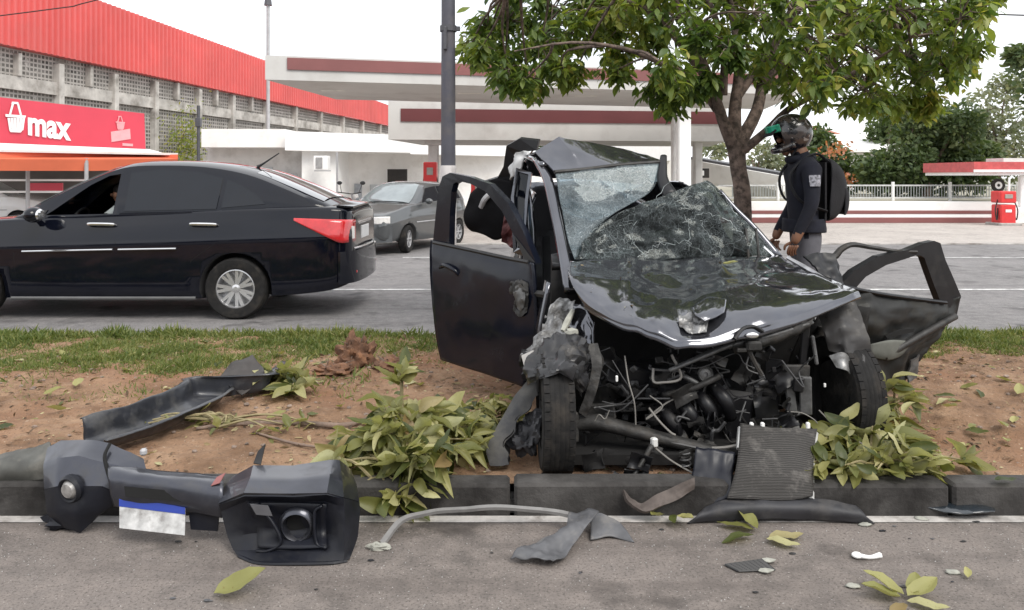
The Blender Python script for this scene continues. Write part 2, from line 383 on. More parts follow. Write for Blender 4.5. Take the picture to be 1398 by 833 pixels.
def cloud(name, items, mat, parent=None, P=LP, F=LF, w=1.0):                # many leaves in one mesh: (matrix, tint)
    vs = []; fs = []; rn = []; n = 0
    P = [V((x*w, y, z)) for x, y, z in P]
    for m, r in items:
        vs += [(m@p)[:] for p in P]; fs += [tuple(i+n for i in f) for f in F]; n += len(P); rn += [r]*len(P)
    me = bpy.data.meshes.new(name); me.from_pydata(vs, [], fs); me.materials.append(mat)
    a = me.attributes.new('rnd', 'FLOAT', 'POINT'); a.data.foreach_set('value', rn)
    o = link(me, parent); o['kind'] = 'stuff'; return o
def aim(loc, d, size, roll):
    d = V(d).normalized(); m = d.to_track_quat('Y', 'Z').to_matrix() @ Matrix.Rotation(roll, 3, 'Y')
    return Matrix.Translation(loc) @ m.to_4x4() @ Matrix.Scale(size, 4)
QP = [(-.5, 0, 0), (.5, 0, 0), (.15, 1, 0), (-.15, .95, .1)]; QF = [(0, 1, 2, 3)]
BP = [(-.09, 0, 0), (.09, 0, 0), (.06, .55, .06), (-.06, .55, .06), (0, 1, .26)]; BF = [(0, 1, 2, 3), (3, 2, 4)]

# ------------------------------------------------------------------ grass, litter, crumbs
rg = random.Random(3); it = []
def blade(x, y, h):
    it.append((aim(V((x, y, soil_z(x, y)-.005)), (rg.gauss(0, .8), rg.gauss(0, .8), 1), h, rg.uniform(0, 6.3)), min(1, max(0, rg.gauss(.45, .25)+.25*noise.noise(V((x*2, y*2, 5)))))))
while len(it) < 95000:
    x = rg.uniform(-6.4, 6.4); y = rg.uniform(5.1, 7.35)
    left = x < -1.0; right = x > 2.9
    if left:
        lo = 5.75+.28*noise.noise(V((x*1.3, 2, 0)))+(.95 if x > -2.0 else 0)*min(1, (x+2.0)/.6 if x > -2.0 else 0)
        if y < lo and rg.random() > .10*(1+noise.noise(V((x*3, y*3, 6)))): continue
    elif right:
        lo = 6.35+.25*noise.noise(V((x*1.5, 9, 0)))
        if y < lo: continue
    elif rg.random() > (.35 if x < 0 else .12) or y < 6.15: continue
    k = noise.noise(V((x*2.2, y*2.2, 0)))+.6*noise.noise(V((x*6, y*6, 2)))+(y-6.35)*.25
    if k < rg.uniform(-.66, .14): continue
    blade(x, y, rg.uniform(.014, .048)*(1+max(0, k)*1.3)*(1.5 if y > 7.15 else 1))
cloud('grass', it, GRASS, None, BP, BF); o = bpy.data.objects['grass']; tag(o, 'short patchy olive green grass along far side of median', 'grass')
it = []
for k in range(13000):
    x = rg.uniform(-5.5, 5.5); y = rg.uniform(KY+.15, 7.3)
    if noise.noise(V((x*1.7, y*1.7, 4))) < -.02 and rg.random() < .8: continue
    s = rg.choice((.012, .02, .03, .05)) * rg.uniform(.7, 1.3)
    it.append((aim(V((x, y, soil_z(x, y)+.006)), (rg.gauss(0, 1), rg.gauss(0, 1), rg.gauss(0, .18)), s, rg.gauss(0, .5)), rg.random()))
o = cloud('leaf_litter', it, LIT); tag(o, 'dry leaf crumbs and bark bits scattered over the bare soil', 'litter')
GL = M('glass_crumb', (.44, .44, .43), .25, var=.3, vs=90)
b = MB()
for k in range(3600):
    x = rg.uniform(-2.6, 2.8); y = rg.uniform(2.2, KY-.08); z = 0
    if noise.noise(V((x*1.3, y*2.5, 8))) < rg.uniform(-.35, .45): continue
    r = rg.choice((.0013, .0017, .0023, .0032)); b.add([(x-r, y, z), (x+r, y-r*.3, z), (x, y+r, z), (x+r*.2, y, r*1.3)], [(0, 1, 3), (1, 2, 3), (2, 0, 3)])
o = struct(b.build('glass_crumbs', GL, fix=False), 'stuff'); tag(o, 'pale glass crumbs sprinkled over the near asphalt', 'broken glass')
STN = M('pebble', (.22, .17, .14), .95, var=.45, vs=12)
b = MB()
for k in range(700):
    x = rg.uniform(-5, 5); y = rg.uniform(KY+.15, 7.2); r = rg.uniform(.004, .016); b.ball((x, y, soil_z(x, y)+r*.3), r, 6, 4, 1.2, 1, .7, .5, 3, k)
o = struct(b.build('pebbles', STN), 'stuff'); tag(o, 'small brown pebbles and clods lying on the soil', 'pebbles')

# unseen houses added behind the camera, only to darken the car reflections
for i, (x0, x1, h, m) in enumerate(((-34, -12, 5.2, GREYW), (-11.6, 4, 4.4, CONC), (4.4, 16, 6.0, GREYW), (16.4, 36, 4.8, CONC))):
    hb = thing('reflection_house', ('long grey shop house', 'low concrete shop house', 'tall grey shop house', 'wide concrete shop house')[i]+' added unseen behind the camera for dark reflections', 'building', ((x0+x1)/2, -18, -.05))
    MB().box(((x0+x1)/2, -21, h/2-.05), (x1-x0, 6, h), bev=.03).build('wall', m, hb); MB().box(((x0+x1)/2, -20.9, h), (x1-x0+.2, 6.2, .3), bev=.03).build('parapet', CONC, hb)
    n = int((x1-x0)/3.6)
    for k in range(n): MB().box((x0+(k+.5)*(x1-x0)/n, -17.97, 1.3), (2.6, .1, 2.5), bev=.02).build('shutter', DGREY, hb)

# ------------------------------------------------------------------ background buildings
def text_mesh(s, name, mat, parent, m4, size, sx=1.0, bold=.0, ext=.012):
    cu = bpy.data.curves.new(name, 'FONT'); cu.body = s; cu.size = size; cu.offset = bold; cu.extrude = ext; cu.resolution_u = 4
    o = bpy.data.objects.new(name, cu); COL.objects.link(o); dg = bpy.context.evaluated_depsgraph_get()
    me = bpy.data.meshes.new_from_object(o.evaluated_get(dg)); bpy.data.objects.remove(o); me.name = name
    me.transform(m4@Matrix.Diagonal((sx, 1, 1, 1))); me.materials.clear(); me.materials.append(mat); return link(me, parent)
def cobogo():
    m, t, B, N, L = nodes('breeze_block'); tcn = N('TexCoord').outputs['Object']
    sp = N('SeparateXYZ'); L(tcn, sp.inputs[0])
    cb = N('CombineXYZ'); adx = N('Math'); L(sp.outputs['X'], adx.inputs[0]); L(sp.outputs['Y'], adx.inputs[1]); L(adx.outputs[0], cb.inputs[0]); L(sp.outputs['Z'], cb.inputs[1])
    br = N('TexBrick'); br.offset = .0; br.inputs['Scale'].default_value = 1; br.inputs['Brick Width'].default_value = .21; br.inputs['Row Height'].default_value = .17
    br.inputs['Mortar Size'].default_value = .034; br.inputs['Color1'].default_value = (.05, .046, .042, 1); br.inputs['Color2'].default_value = (.16, .15, .14, 1); br.inputs['Mortar'].default_value = (.38, .36, .335, 1)
    L(cb.outputs[0], br.inputs['Vector'])
    c = mix(N, L, thr(N, L, noi(N, L, tcn, .8, 6, .7), .45, .7), br.outputs['Color'], (.20, .19, .17))
    c = mix(N, L, thr(N, L, noi(N, L, tcn, 3.5, 4, .7), .6, .72), c, (.50, .48, .45))
    L(c, B.inputs['Base Color']); B.inputs['Roughness'].default_value = .95; return m
COBO = cobogo()
# red market building: its long wall runs away from the road
A0 = V((-18.1, 24.5, 0)); A1 = V((-9.6, 66, 0)); ax = (A1-A0).normalized(); an = V((ax.y, -ax.x, 0)); AL = (A1-A0).length
def W(u, z, off=0): p = A0+ax*u+an*off; return V((p.x, p.y, z))
mk = thing('market_building', 'long market building with red corrugated band above grey breeze block walls', 'building', tuple(A0+V((0, 0, .054))))
def zt(u): return 8.75-1.75*u/AL
def zb(u): return 6.02-.55*(u/AL)
b = MB(); b.add([W(0, .06), W(AL, .06), W(AL, zb(AL)), W(0, zb(0)), W(0, .06, -16), W(AL, .06, -16), W(AL, zb(AL), -16), W(0, zb(0), -16)], [(0, 1, 2, 3), (5, 4, 7, 6), (4, 0, 3, 7), (1, 5, 6, 2), (3, 2, 6, 7)])
b.build('wall', COBO, mk)
b = MB(); n = int(AL/.28)                               # corrugated band: trapezoid ribs
pu = []
for i in range(n): u = i*.28; pu += [(u, .35), (u+.11, .35), (u+.15, .43), (u+.24, .43)]
k = len(pu); b.add([W(u, zb(u), o) for u, o in pu]+[W(u, zt(u), o) for u, o in pu], [(i, i+1, k+i+1, k+i) for i in range(k-1)])
b.add([W(0, zt(0), .34), W(AL, zt(AL), .34), W(AL, zt(AL), -16), W(0, zt(0)+.5, -16)], [(0, 1, 2, 3)])
b.add([W(0, zb(0), .34), W(AL, zb(AL), .34), W(AL, zb(AL)+.01, -.2), W(0, zb(0)+.01, -.2)], [(0, 1, 2, 3)])
b.build('corrugated_band', REDSHEET, mk, fix=False)
BEAM = M('stained_beam', (.46, .44, .41), .9, var=.2, vs=1.5, dirt=(.20, .185, .165), dlo=.45, dhi=.7, ds=1.3)
for z0, z1, o in ((4.55, 5.02, .16), (2.2, 2.55, .14)):
    b = MB(); b.add([W(0, z0, o), W(AL, z0*.97, o), W(AL, z1*.97, o), W(0, z1, o), W(0, z0, -.1), W(AL, z0*.97, -.1), W(AL, z1*.97, -.1), W(0, z1, -.1)], [(0, 1, 2, 3), (0, 4, 5, 1), (3, 2, 6, 7)]); b.build('beam', BEAM, mk)
for u in (1.8, 5.6, 8.6, 11.2, 14.5, 17.5, 21, 24.5, 28, 31.5, 35, 38.5):
    b = MB(); p = W(u, 2.9, .1); b.box(p, (.26, .36, 5.6), rotz(math.atan2(ax.y, ax.x)), .02); b.build('column', BEAM, mk)
for u in (3.7, 7.2, 12.8, 16, 19.4):
    b = MB(); b.box(W(u, 5.42, .1), (.16, .3, .8), rotz(math.atan2(ax.y, ax.x)), .02); b.build('bracket', BEAM, mk)
pl = thing('climbing_plant', 'yellow green weed growing out of the breeze block wall', 'plant', tuple(W(12.6, 2.3, .35)))
rb = random.Random(5); it = []
for k in range(900):
    p = W(12.5+rb.gauss(0, .75)+.4, 3.0+rb.gauss(0, .75), .38+rb.uniform(0, .5)); it.append((aim(p, (rb.gauss(0, 1), -abs(rb.gauss(0, 1)), rb.gauss(-.3, 1)), rb.uniform(.12, .24), rb.uniform(0, 6)), rb.random()*.5+.5))
cloud('foliage', it, LEAF_TREE, pl); MB().tube([W(12.4, 2.2, .2), W(12.6, 3.0, .4), W(12.9, 3.6, .5)], .03, 6).build('stem', BARK, pl)

# shop sign: a red board with the basket and the word
S0, S1 = Q(-70, 125, 19.0), Q(197, 155, 23.5); S0b, S1b = Q(-70, 197, 19.0), Q(199, 210, 23.5)
sg = thing('shop_sign', 'long pinkish red shop sign board with white basket and max lettering', 'sign', tuple((S0b+S1b)/2))
MB().poly([S0, S0b, S1b, S1], .25).build('board', SIGNRED, sg)
ux = (S1-S0).normalized(); uz = V((0, 0, 1)); un = ux.cross(uz).normalized()
if un.y > 0: un = -un
def SP(px, py, off=.03):                                # point on the sign face
    t = (px+70)/267.0; d = 19.0*23.5/(23.5+(19.0-23.5)*t); return Q(px, py, d)+un*off
def smat(px, py, off=.03, dx=30, dy=4.0):
    p = SP(px, py, off); q = SP(px+dx, py+dy, off); x = (q-p).normalized(); y = V((0, 0, 1)); z = x.cross(y).normalized()
    return Matrix(((x.x, y.x, z.x, p.x), (x.y, y.y, z.y, p.y), (x.z, y.z, z.z, p.z), (0, 0, 0, 1)))
text_mesh('max', 'lettering', WHITE2, sg, smat(36, 183, .04), .88, .74, .028)
def basket(cx, cy, s, mat):
    b = MB(); c = lambda x, y, o=.03: SP(cx+x*s, cy+y*s, o)
    b.poly([c(-14, 0), c(14, 2), c(13, 5.5), c(-13.5, 3.5)], .02)
    for k in range(6):
        x0 = -11+k*4.1; b.poly([c(x0, 5), c(x0+3.1, 5.2), c(x0*.78+2.9, 22), c(x0*.78+.2, 22)], .02)
    b.poly([c(-9, 21), c(9, 22), c(7, 25), c(-7, 24.5)], .02)
    for sx in (-1, 1): b.poly([c(sx*9, 1), c(sx*5, -14), c(sx*2, -16), c(sx*3, -12), c(sx*6.5, 1)], .02)
    b.poly([c(-5, -14), c(5, -13.6), c(4, -16.5), c(-4, -17)], .02); b.build('basket_emblem', mat, sg)
basket(20, 156, 1.0, WHITE2)
FADED = M('faded_print', (.78, .36, .38), .6, var=.1)
basket(163, 166, .45, FADED)
MB().poly([SP(150, 180), SP(176, 176), SP(177, 190), SP(151, 194)], .02).build('faded_word', FADED, sg)
MB().poly([SP(166, 195.5), SP(180, 196.5), SP(180, 200), SP(166, 199)], .02).build('faded_small_print', FADED, sg)
# awning and shop front under the sign
aw = thing('shop_awning', 'orange and white awning over the shop front beneath the sign', 'awning', tuple(Q(90, 216, 20)))
MB().poly([Q(-80, 192, 18.6), Q(-80, 206, 18.6), Q(205, 212, 22.6), Q(242, 214, 22.4), Q(205, 204, 22.6)], .3).build('white_valance', WHITE2, aw)
MB().poly([Q(-80, 205.5, 18.4), Q(-80, 217, 18.4), Q(130, 219, 20.6), Q(243, 217, 22.0), Q(243, 211, 22.0), Q(205, 211.5, 22.2)], .3).build('orange_valance', ORANGE, aw)
MB().poly([Q(-80, 206, 18.5), Q(243, 212, 22.2), Q(243, 212, 26), Q(-80, 206, 26)], -.06).build('awning_roof', GREYW, aw)
sf = thing('storefront_bay', 'dim open shop front with thin posts and low railing behind cars', 'shop front', tuple(onz(100, 312, .054)))
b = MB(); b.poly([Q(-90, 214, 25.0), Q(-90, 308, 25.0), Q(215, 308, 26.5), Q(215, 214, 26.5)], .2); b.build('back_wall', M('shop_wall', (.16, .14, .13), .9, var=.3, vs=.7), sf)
for px in (-40, 38, 118): MB().tube([Q(px, 216, 20.5), onz(px, 240+1.496*1100/20.5, .054)], .05, 8).build('post', GREY, sf)
for py in (246, 262): MB().tube([Q(-90, py, 20.5), Q(125, py, 20.9)], .03, 6).build('rail', WHITE2, sf)
b = MB(); b.poly([Q(40, 250, 21.5), Q(40, 262, 21.5), Q(85, 262, 21.5), Q(85, 250, 21.5)], .05); b.build('red_banner', SIGNRED, sf)

# low white building with fascia
lb = thing('white_shop_building', 'low white flat roofed building with deep plain fascia beside petrol station', 'building', (-10, 36, .054))
def prism(name, px, mat, par, z0, z1, back):           # vertical wall strip between two ground points
    (x0, y0), (x1, y1) = px; b = MB(); dx, dy = back
    b.add([(x0, y0, z0), (x1, y1, z0), (x1, y1, z1), (x0, y0, z1), (x0+dx, y0+dy, z0), (x1+dx, y1+dy, z0), (x1+dx, y1+dy, z1), (x0+dx, y0+dy, z1)],
          [(0, 1, 2, 3), (5, 4, 7, 6), (4, 0, 3, 7), (1, 5, 6, 2), (3, 2, 6, 7), (4, 5, 1, 0)]); return b.build(name, mat, par)
g = lambda px, d: ((px-CXP)*d/FPX, d)
prism('wall', (g(283, 34), g(413, 34.6)), GREYW, lb, .054, 2.9, (0, 6))  # less lit face of the white building, its shade put into the grey
prism('fascia', (g(275, 33), g(389, 33.2)), WHITE, lb, 2.72, 3.47, (0, 7.5))
prism('wall', (g(412, 33.6), g(462, 34.6)), WHITE2, lb, .054, 2.75, (0, 5))
prism('wall', (g(462, 36.6), g(700, 41)), WHITE, lb, .054, 2.65, (0, 5))
prism('fascia', (g(389, 32.6), g(560, 36)), WHITE2, lb, 2.58, 3.36, (0, 8))
prism('fascia', (g(560, 36), g(694, 40)), WHITE2, lb, 2.52, 3.30, (0, 7))
prism('fascia', (g(800, 42), g(925, 40)), WHITE2, lb, 2.3, 3.5, (0, 7))
prism('wall', (g(690, 43), g(930, 42)), WHITE, lb, .054, 2.4, (0, 4))
def on_wall(name, px0, px1, py0, py1, d, mat, par, th=.08):
    b = MB(); p = Q((px0+px1)/2, (py0+py1)/2, d); b.box(p, ((px1-px0)*d/FPX, th, (py1-py0)*d/FPX), bev=.01); return b.build(name, mat, par)
for px0, px1, py0, py1, d in ((356, 372, 228, 243, 34.2), (381, 406, 237, 262, 34.2)): 
    on_wall('window', px0, px1, py0, py1, d, M('pale_window', (.42, .44, .45), .25, var=.1), lb)
o = on_wall('broken_opening', 529, 556, 231, 262, 37.2, DARKIN, lb); on_wall('red_panel', 540, 556, 247, 262, 37.1, REDSTRIPE, lb, .1)
on_wall('door', 484, 494, 251, 300, 36.9, M('grey_door', (.32, .34, .37), .6), lb); on_wall('window', 505, 519, 252, 270, 37.1, M('pale_window', (.5, .5, .5)), lb)
on_wall('pipe', 459, 461.5, 208, 300, 33.5, GREY, lb, .1)
acn = 0
for px, py, d, lab in ((439, 223, 33.3, 'white air conditioner box hung on the bright white wall'), (362, 252, 33.9, 'grey air conditioner box low on the wall coloured grey for shade')):
    a = thing('air_conditioner', lab, 'air conditioner', tuple(Q(px, py+9, d)), group='wall air conditioners')
    on_wall('casing', px-9, px+10, py-10, py+9, d-.05, WHITE2, a, .5); on_wall('grille', px-8, px+1, py-8, py+7, d-.32, M('grille_grey', (.30, .30, .30), .7), a, .04)
    on_wall('bracket', px-8, px+11, py+9.5, py+11, d-.05, GREY, a, .5)

# petrol station canopies
def canopy(name, label, L0, L1, z0, z1, depth, stripe, smat, zs, back=(0.12, 1)):
    cx = thing(name, label, 'canopy', ((L0[0]+L1[0])/2, (L0[1]+L1[1])/2, .054))
    (x0, y0), (x1, y1) = L0, L1; dx, dy = back[0]*depth, back[1]*depth
    b = MB(); b.add([(x0, y0, z0), (x1, y1, z0), (x1+dx, y1+dy, z0), (x0+dx, y0+dy, z0)], [(0, 1, 2, 3)])
    n = V((x1-x0, y1-y0, 0)).normalized(); f = V((n.y, -n.x, 0))
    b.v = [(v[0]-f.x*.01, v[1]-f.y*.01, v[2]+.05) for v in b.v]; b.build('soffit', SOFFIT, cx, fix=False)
    prism('fascia', (L0, L1), M('canopy_fascia', (.56, .55, .53), .8, var=.06, vs=.8, dirt=(.44, .42, .40), dlo=.5, dhi=.8, ds=.9), cx, z0, z1, (dx, dy))
    s0, s1 = stripe; p0 = V((x0, y0, 0)).lerp(V((x1, y1, 0)), s0); p1 = V((x0, y0, 0)).lerp(V((x1, y1, 0)), s1)
    prism('colour_band', ((p0.x+f.x*.04, p0.y+f.y*.04), (p1.x+f.x*.04, p1.y+f.y*.04)), smat, cx, zs[0], zs[1], (-f.x*.03, -f.y*.03))
    return cx
c1 = canopy('station_canopy', 'wide white station canopy with faded red band, the higher one', g(362, 19.1), g(1090, 22.7), 3.83, 4.41, 5, (.035, .995), REDSTRIPE, (4.08, 4.365))
c2 = canopy('station_canopy', 'lower station canopy with dark maroon band, set behind the higher one', g(530, 26.7), g(992, 28.2), 2.75, 4.03, 5, (.035, .995), MAROON, (3.35, 3.78))
struct_lamp = M('lamp_cover', (.6, .58, .52), .4)
for px, d in ((455, 21.6), (640, 22.3), (800, 23), (930, 23.8)):
    b = MB(); b.box(V(((px-CXP)*d/FPX, d, 3.85)), (.65, .25, .05), bev=.01); b.build('soffit_lamp', struct_lamp, c1)
def column(name, px, d, wpx, z1, par, mat, dy=.5):
    b = MB(); b.box(((px-CXP)*d/FPX, d, .054+z1/2), (wpx*d/FPX, dy, z1), bev=.03); return b.build(name, mat, par)
column('column', 933, 22.6, 17, 3.79, c1, WHITE2, .4); column('column', 922, 23.4, 9, 3.79, c1, GREYW, .4); column('column', 952, 29.5, 10, 2.72, c2, GREYW)
column('column', 592, 28.0, 13, 2.72, c2, GREYW)
on_wall('column_head', 581, 603, 190, 198, 27.9, GREYW, c2, .8)
def pump(px, d, lab, wpx, hpx, base, grp):
    p = onz(px, base, .054); p = V(((px-CXP)*d/FPX, d, .054)); u = d/FPX
    t = thing('fuel_pump', lab, 'fuel pump', tuple(p), group=grp); hw, hh = wpx*u, hpx*u
    MB().box(p+V((0, 0, hh*.30)), (hw, .5, hh*.6), bev=.03).build('cabinet', PUMPRED, t)
    MB().box(p+V((0, 0, hh*.82)), (hw*1.05, .52, hh*.34), bev=.03).build('head', PUMPRED, t)
    MB().box(p+V((0, -.265, hh*.84)), (hw*.5, .03, hh*.12), bev=.008).build('display', M('pump_display', (.32, .30, .27), .3), t)
    MB().box(p+V((0, -.255, hh*.42)), (hw*.4, .02, hh*.08), bev=.008).build('badge', WHITE2, t)
    for sx in (-1, 1):
        MB().tube([p+V((sx*hw*.5, -.1, hh*.75)), p+V((sx*hw*.72, -.15, hh*.45)), p+V((sx*hw*.62, -.15, hh*.15)), p+V((sx*hw*.5, -.1, hh*.5))], .02, 6, 14).build('hose', DARKIN, t)
    MB().box(p+V((0, 0, -.0)), (hw*1.4, .8, .16), bev=.02).build('plinth', CONC, t)
pump(588, 25.5, 'orange red fuel pump beside the dark lamp post', 17, 84, 0, 'fuel pumps')
pump(654, 25.0, 'red fuel pump glimpsed through the open door window of the wreck', 20, 60, 0, 'fuel pumps')

# right hand: raised bed with red and white bands, fence, small kiosk canopy
rb_ = thing('raised_bed_wall', 'low white wall with red painted stripes beyond the road', 'low wall', (15, 25.6, .054))
def band(z0, z1, y, mat, nm): MB().box((20, y+.3, (z0+z1)/2), (30, .6, z1-z0), bev=.008).build(nm, mat, rb_)
band(.054, .22, 25.52, REDSTRIPE, 'lower_red_band'); band(.22, .34, 25.56, WHITE2, 'white_band'); band(.34, .44, 25.54, REDSTRIPE, 'upper_red_band'); band(.44, .72, 25.6, WHITE, 'parapet')
plane('bed_soil', 5, 60, 26.2, 60, .70, M('bed_soil', (.3, .28, .22), .95))
fn = thing('metal_fence', 'white painted pipe and bar fence on top of striped low wall', 'fence', (18, 27.4, .70))
for px in (1062, 1142, 1219, 1297, 1390): MB().tube([V(((px-CXP)*27.4/FPX, 27.4, .6)), V(((px-CXP)*27.4/FPX, 27.4, 1.34))], .055, 8).build('post', WHITE2, fn)
for z in (.80, 1.22): MB().box((18, 27.42, z), (22, .05, .05)).build('rail', M('rail_grey', (.55, .56, .56), .6), fn)
x = 7.5; bar = MB().box((0, 0, 0), (.022, .022, .42)).mesh('bar', M('bar_grey', (.30, .32, .32), .6))
k = 0
while x < 18.6: 
    o = bpy.data.objects.new('bar', bar); COL.objects.link(o); o.parent = fn; o.location = (x-18, .02, 1.01-.70); x += .095; k += 1
kc = thing('kiosk_canopy', 'small red and white canopy over the far right pump', 'canopy', (*g(1385, 26.5), .054))
prism('fascia_white', (g(1331, 25), g(1420, 25)), WHITE2, kc, 1.56, 1.80, (0, 3)); prism('fascia_red', (g(1330, 24.95), g(1421, 24.95)), M('kiosk_red', (.50, .085, .085), .5), kc, 1.66, 1.98, (0, 3.1)); prism('fascia_trim', (g(1330, 24.9), g(1421, 24.9)), WHITE2, kc, 1.66, 1.74, (0, .04))
column('column', 1394, 25.6, 6, 1.5, kc, WHITE2, .15); MB().box((*g(1388, 25.3), .3), (.45, .5, .5), bev=.03).build('column_base', WHITE, kc)
prism('upper_roof', (g(1370, 27), g(1440, 27)), GREYW, kc, 1.98, 2.14, (0, 1))
rs = thing('round_sign', 'small round black and white sign above the red pump', 'sign', tuple(Q(1362, 262, 26.2)))
mt = Matrix.Translation(Q(1362, 253, 26.2)) @ Matrix.Rotation(R(90), 4, 'X')
MB().lathe([(0, 0), (.22, 0), (.22, .05), (0, .05)], 20, mt).build('disc', DARKIN, rs); MB().lathe([(.05, .055), (.12, .055), (.12, .06), (.05, .06)], 16, mt).build('ring_print', WHITE2, rs)
MB().tube([Q(1362, 258, 26.25), onz(1362, 240+1.496*1100/26.25, .054)], .025, 6).build('post', DGREY, rs)
pump(1370, 24.4, 'bright red fuel pump under the small red canopy', 21, 47, 0, 'fuel pumps')
MB_ = MB().tube([V(((1377-CXP)*24.2/FPX, 24.2, .95)), V(((1378-CXP)*24.2/FPX, 24.2, 1.5))], .035, 6).build('white_pump_pole', WHITE2); tag(MB_, 'short white pole standing beside the bright red pump', 'pole')
# tent like shelter and houses behind the tree
te = thing('white_shelter', 'white fabric roofed shelter behind the tree trunk', 'shelter', (*g(1000, 31), .054))
MB().poly([Q(940, 218, 33), Q(1064, 240, 29), Q(1066, 262, 29), Q(1030, 252, 30), Q(1000, 256, 31), Q(940, 250, 33)], -.4).build('fabric_roof', WHITE, te)
MB().poly([Q(940, 214, 33.2), Q(1066, 236, 29.1), Q(1066, 240, 29.1), Q(940, 219, 33.2)], -.5).build('roof_edge', DGREY, te)
for px in (945, 1062): MB().tube([Q(px, 235, 30.5), onz(px, 240+1.496*1100/30.5, .054)], .06, 8).build('post', WHITE2, te)
on_wall('back_panel', 1000, 1060, 248, 283, 33, M('shelter_back', (.2, .2, .18), .9, var=.3, vs=4), te); on_wall('dark_sign', 953, 968, 230, 243, 30, DARKIN, te); on_wall('sign_print', 957, 961, 233, 240, 29.9, WHITE2, te)
for nm, px0, px1, py0, py1, d, m, rm, lab in (('house', 1158, 1262, 208, 250, 46, GREYW, TILE, 'pale house with flat eave half hidden behind bushes'), ('house', 1120, 1165, 192, 250, 52, GREYW, TILE, 'small house with clay tile roof behind the rider')):
    h = thing(nm, lab, 'house', (*g((px0+px1)/2, d), .054)); prism('wall', (g(px0, d), g(px1, d)), m, h, .06, CH-(py0-HZ)*d/FPX, (0, 6))
    z = CH-(py0-HZ)*d/FPX; (x0, y0), (x1, y1) = g(px0-4, d-.5), g(px1+4, d-.5)
    MB().add([(x0, y0, z), (x1, y1, z), (x1, y1+7, z+1.2), (x0, y0+7, z+1.2), (x0, y0, z+.12), (x1, y1, z+.12), (x1, y1+7, z+1.35), (x0, y0+7, z+1.35)], [(0, 1, 2, 3), (4, 5, 6, 7), (0, 1, 5, 4), (1, 2, 6, 5), (0, 3, 7, 4), (3, 2, 6, 7)]).build('roof', rm if px0 < 1150 else WHITE, h)

# lamp post on the median, thin masts, wires
X0, Y0 = (612-CXP)*7.1/FPX, 7.1
lp = thing('lamp_post', 'dark grey metal pole with white painted band beside the wreck', 'pole', (X0, Y0, .10))
MB().lathe([(0, 0), (.068, 0), (.066, 1.0), (.060, 3.2), (.05, 6), (0, 6)], 20, Matrix.Translation((X0, Y0, .08))).build('shaft', POLEC, lp, smooth=40)
MB().lathe([(.0665, .2), (.072, .2), (.071, 1.52), (.0665, 1.52)], 20, Matrix.Translation((X0, Y0, .12))).build('white_band', M('old_white_paint', (.66, .63, .63), .8, var=.15, vs=8, dirt=(.35, .32, .31), dlo=.5, dhi=.75, ds=10), lp, smooth=40)
b = MB(); mt = Matrix.Translation((X0, Y0, 2.82)); b.lathe([(.066, 0), (.074, 0), (.074, .05), (.066, .05)], 20, mt); b.box((X0+.085, Y0, 2.845), (.04, .03, .04), bev=.004); b.box((X0-.02, Y0-.07, 2.75), (.03, .05, .2), bev=.004); b.build('clamp', DGREY, lp)
ms = thing('thin_mast', 'thin grey mast with small cap above the canopy corner', 'mast', (*g(366, 40), .054))
x, y = g(366, 40); MB().tube([(x, y, .05), (x, y, 10.1)], .09, 8).build('shaft', GREY, ms); MB().lathe([(0, 0), (.2, 0), (.16, .3), (.08, .45), (0, .45)], 12, Matrix.Translation((x, y, 10))).build('cap', DGREY, ms)
ms = thing('street_pole', 'thin dark post in front of the breeze block wall', 'pole', (*g(271, 31), .054))
x, y = g(271, 31); MB().tube([(x, y, .05), (x, y, 4.25)], .065, 8).build('shaft', DGREY, ms); MB().box((x, y, 3.6), (.2, .2, .35), bev=.02).build('box', DGREY, ms)
def wire(nm, pts, r, lab): o = MB().tube(pts, r, 5, 24).build(nm, DARKIN); return tag(o, lab, 'cable')
wire('overhead_cable', [Q(-300, 58, 18), Q(60, 14, 18), Q(133, 0, 18), Q(420, -70, 18)], .014, 'thin overhead cable crossing in front of the red corrugated band')
wire('overhead_cable', [Q(1000, -14, 16), Q(1180, 10, 16), Q(1398, 21, 16), Q(1700, 26, 16)], .016, 'thin overhead cable passing behind the tree crown')

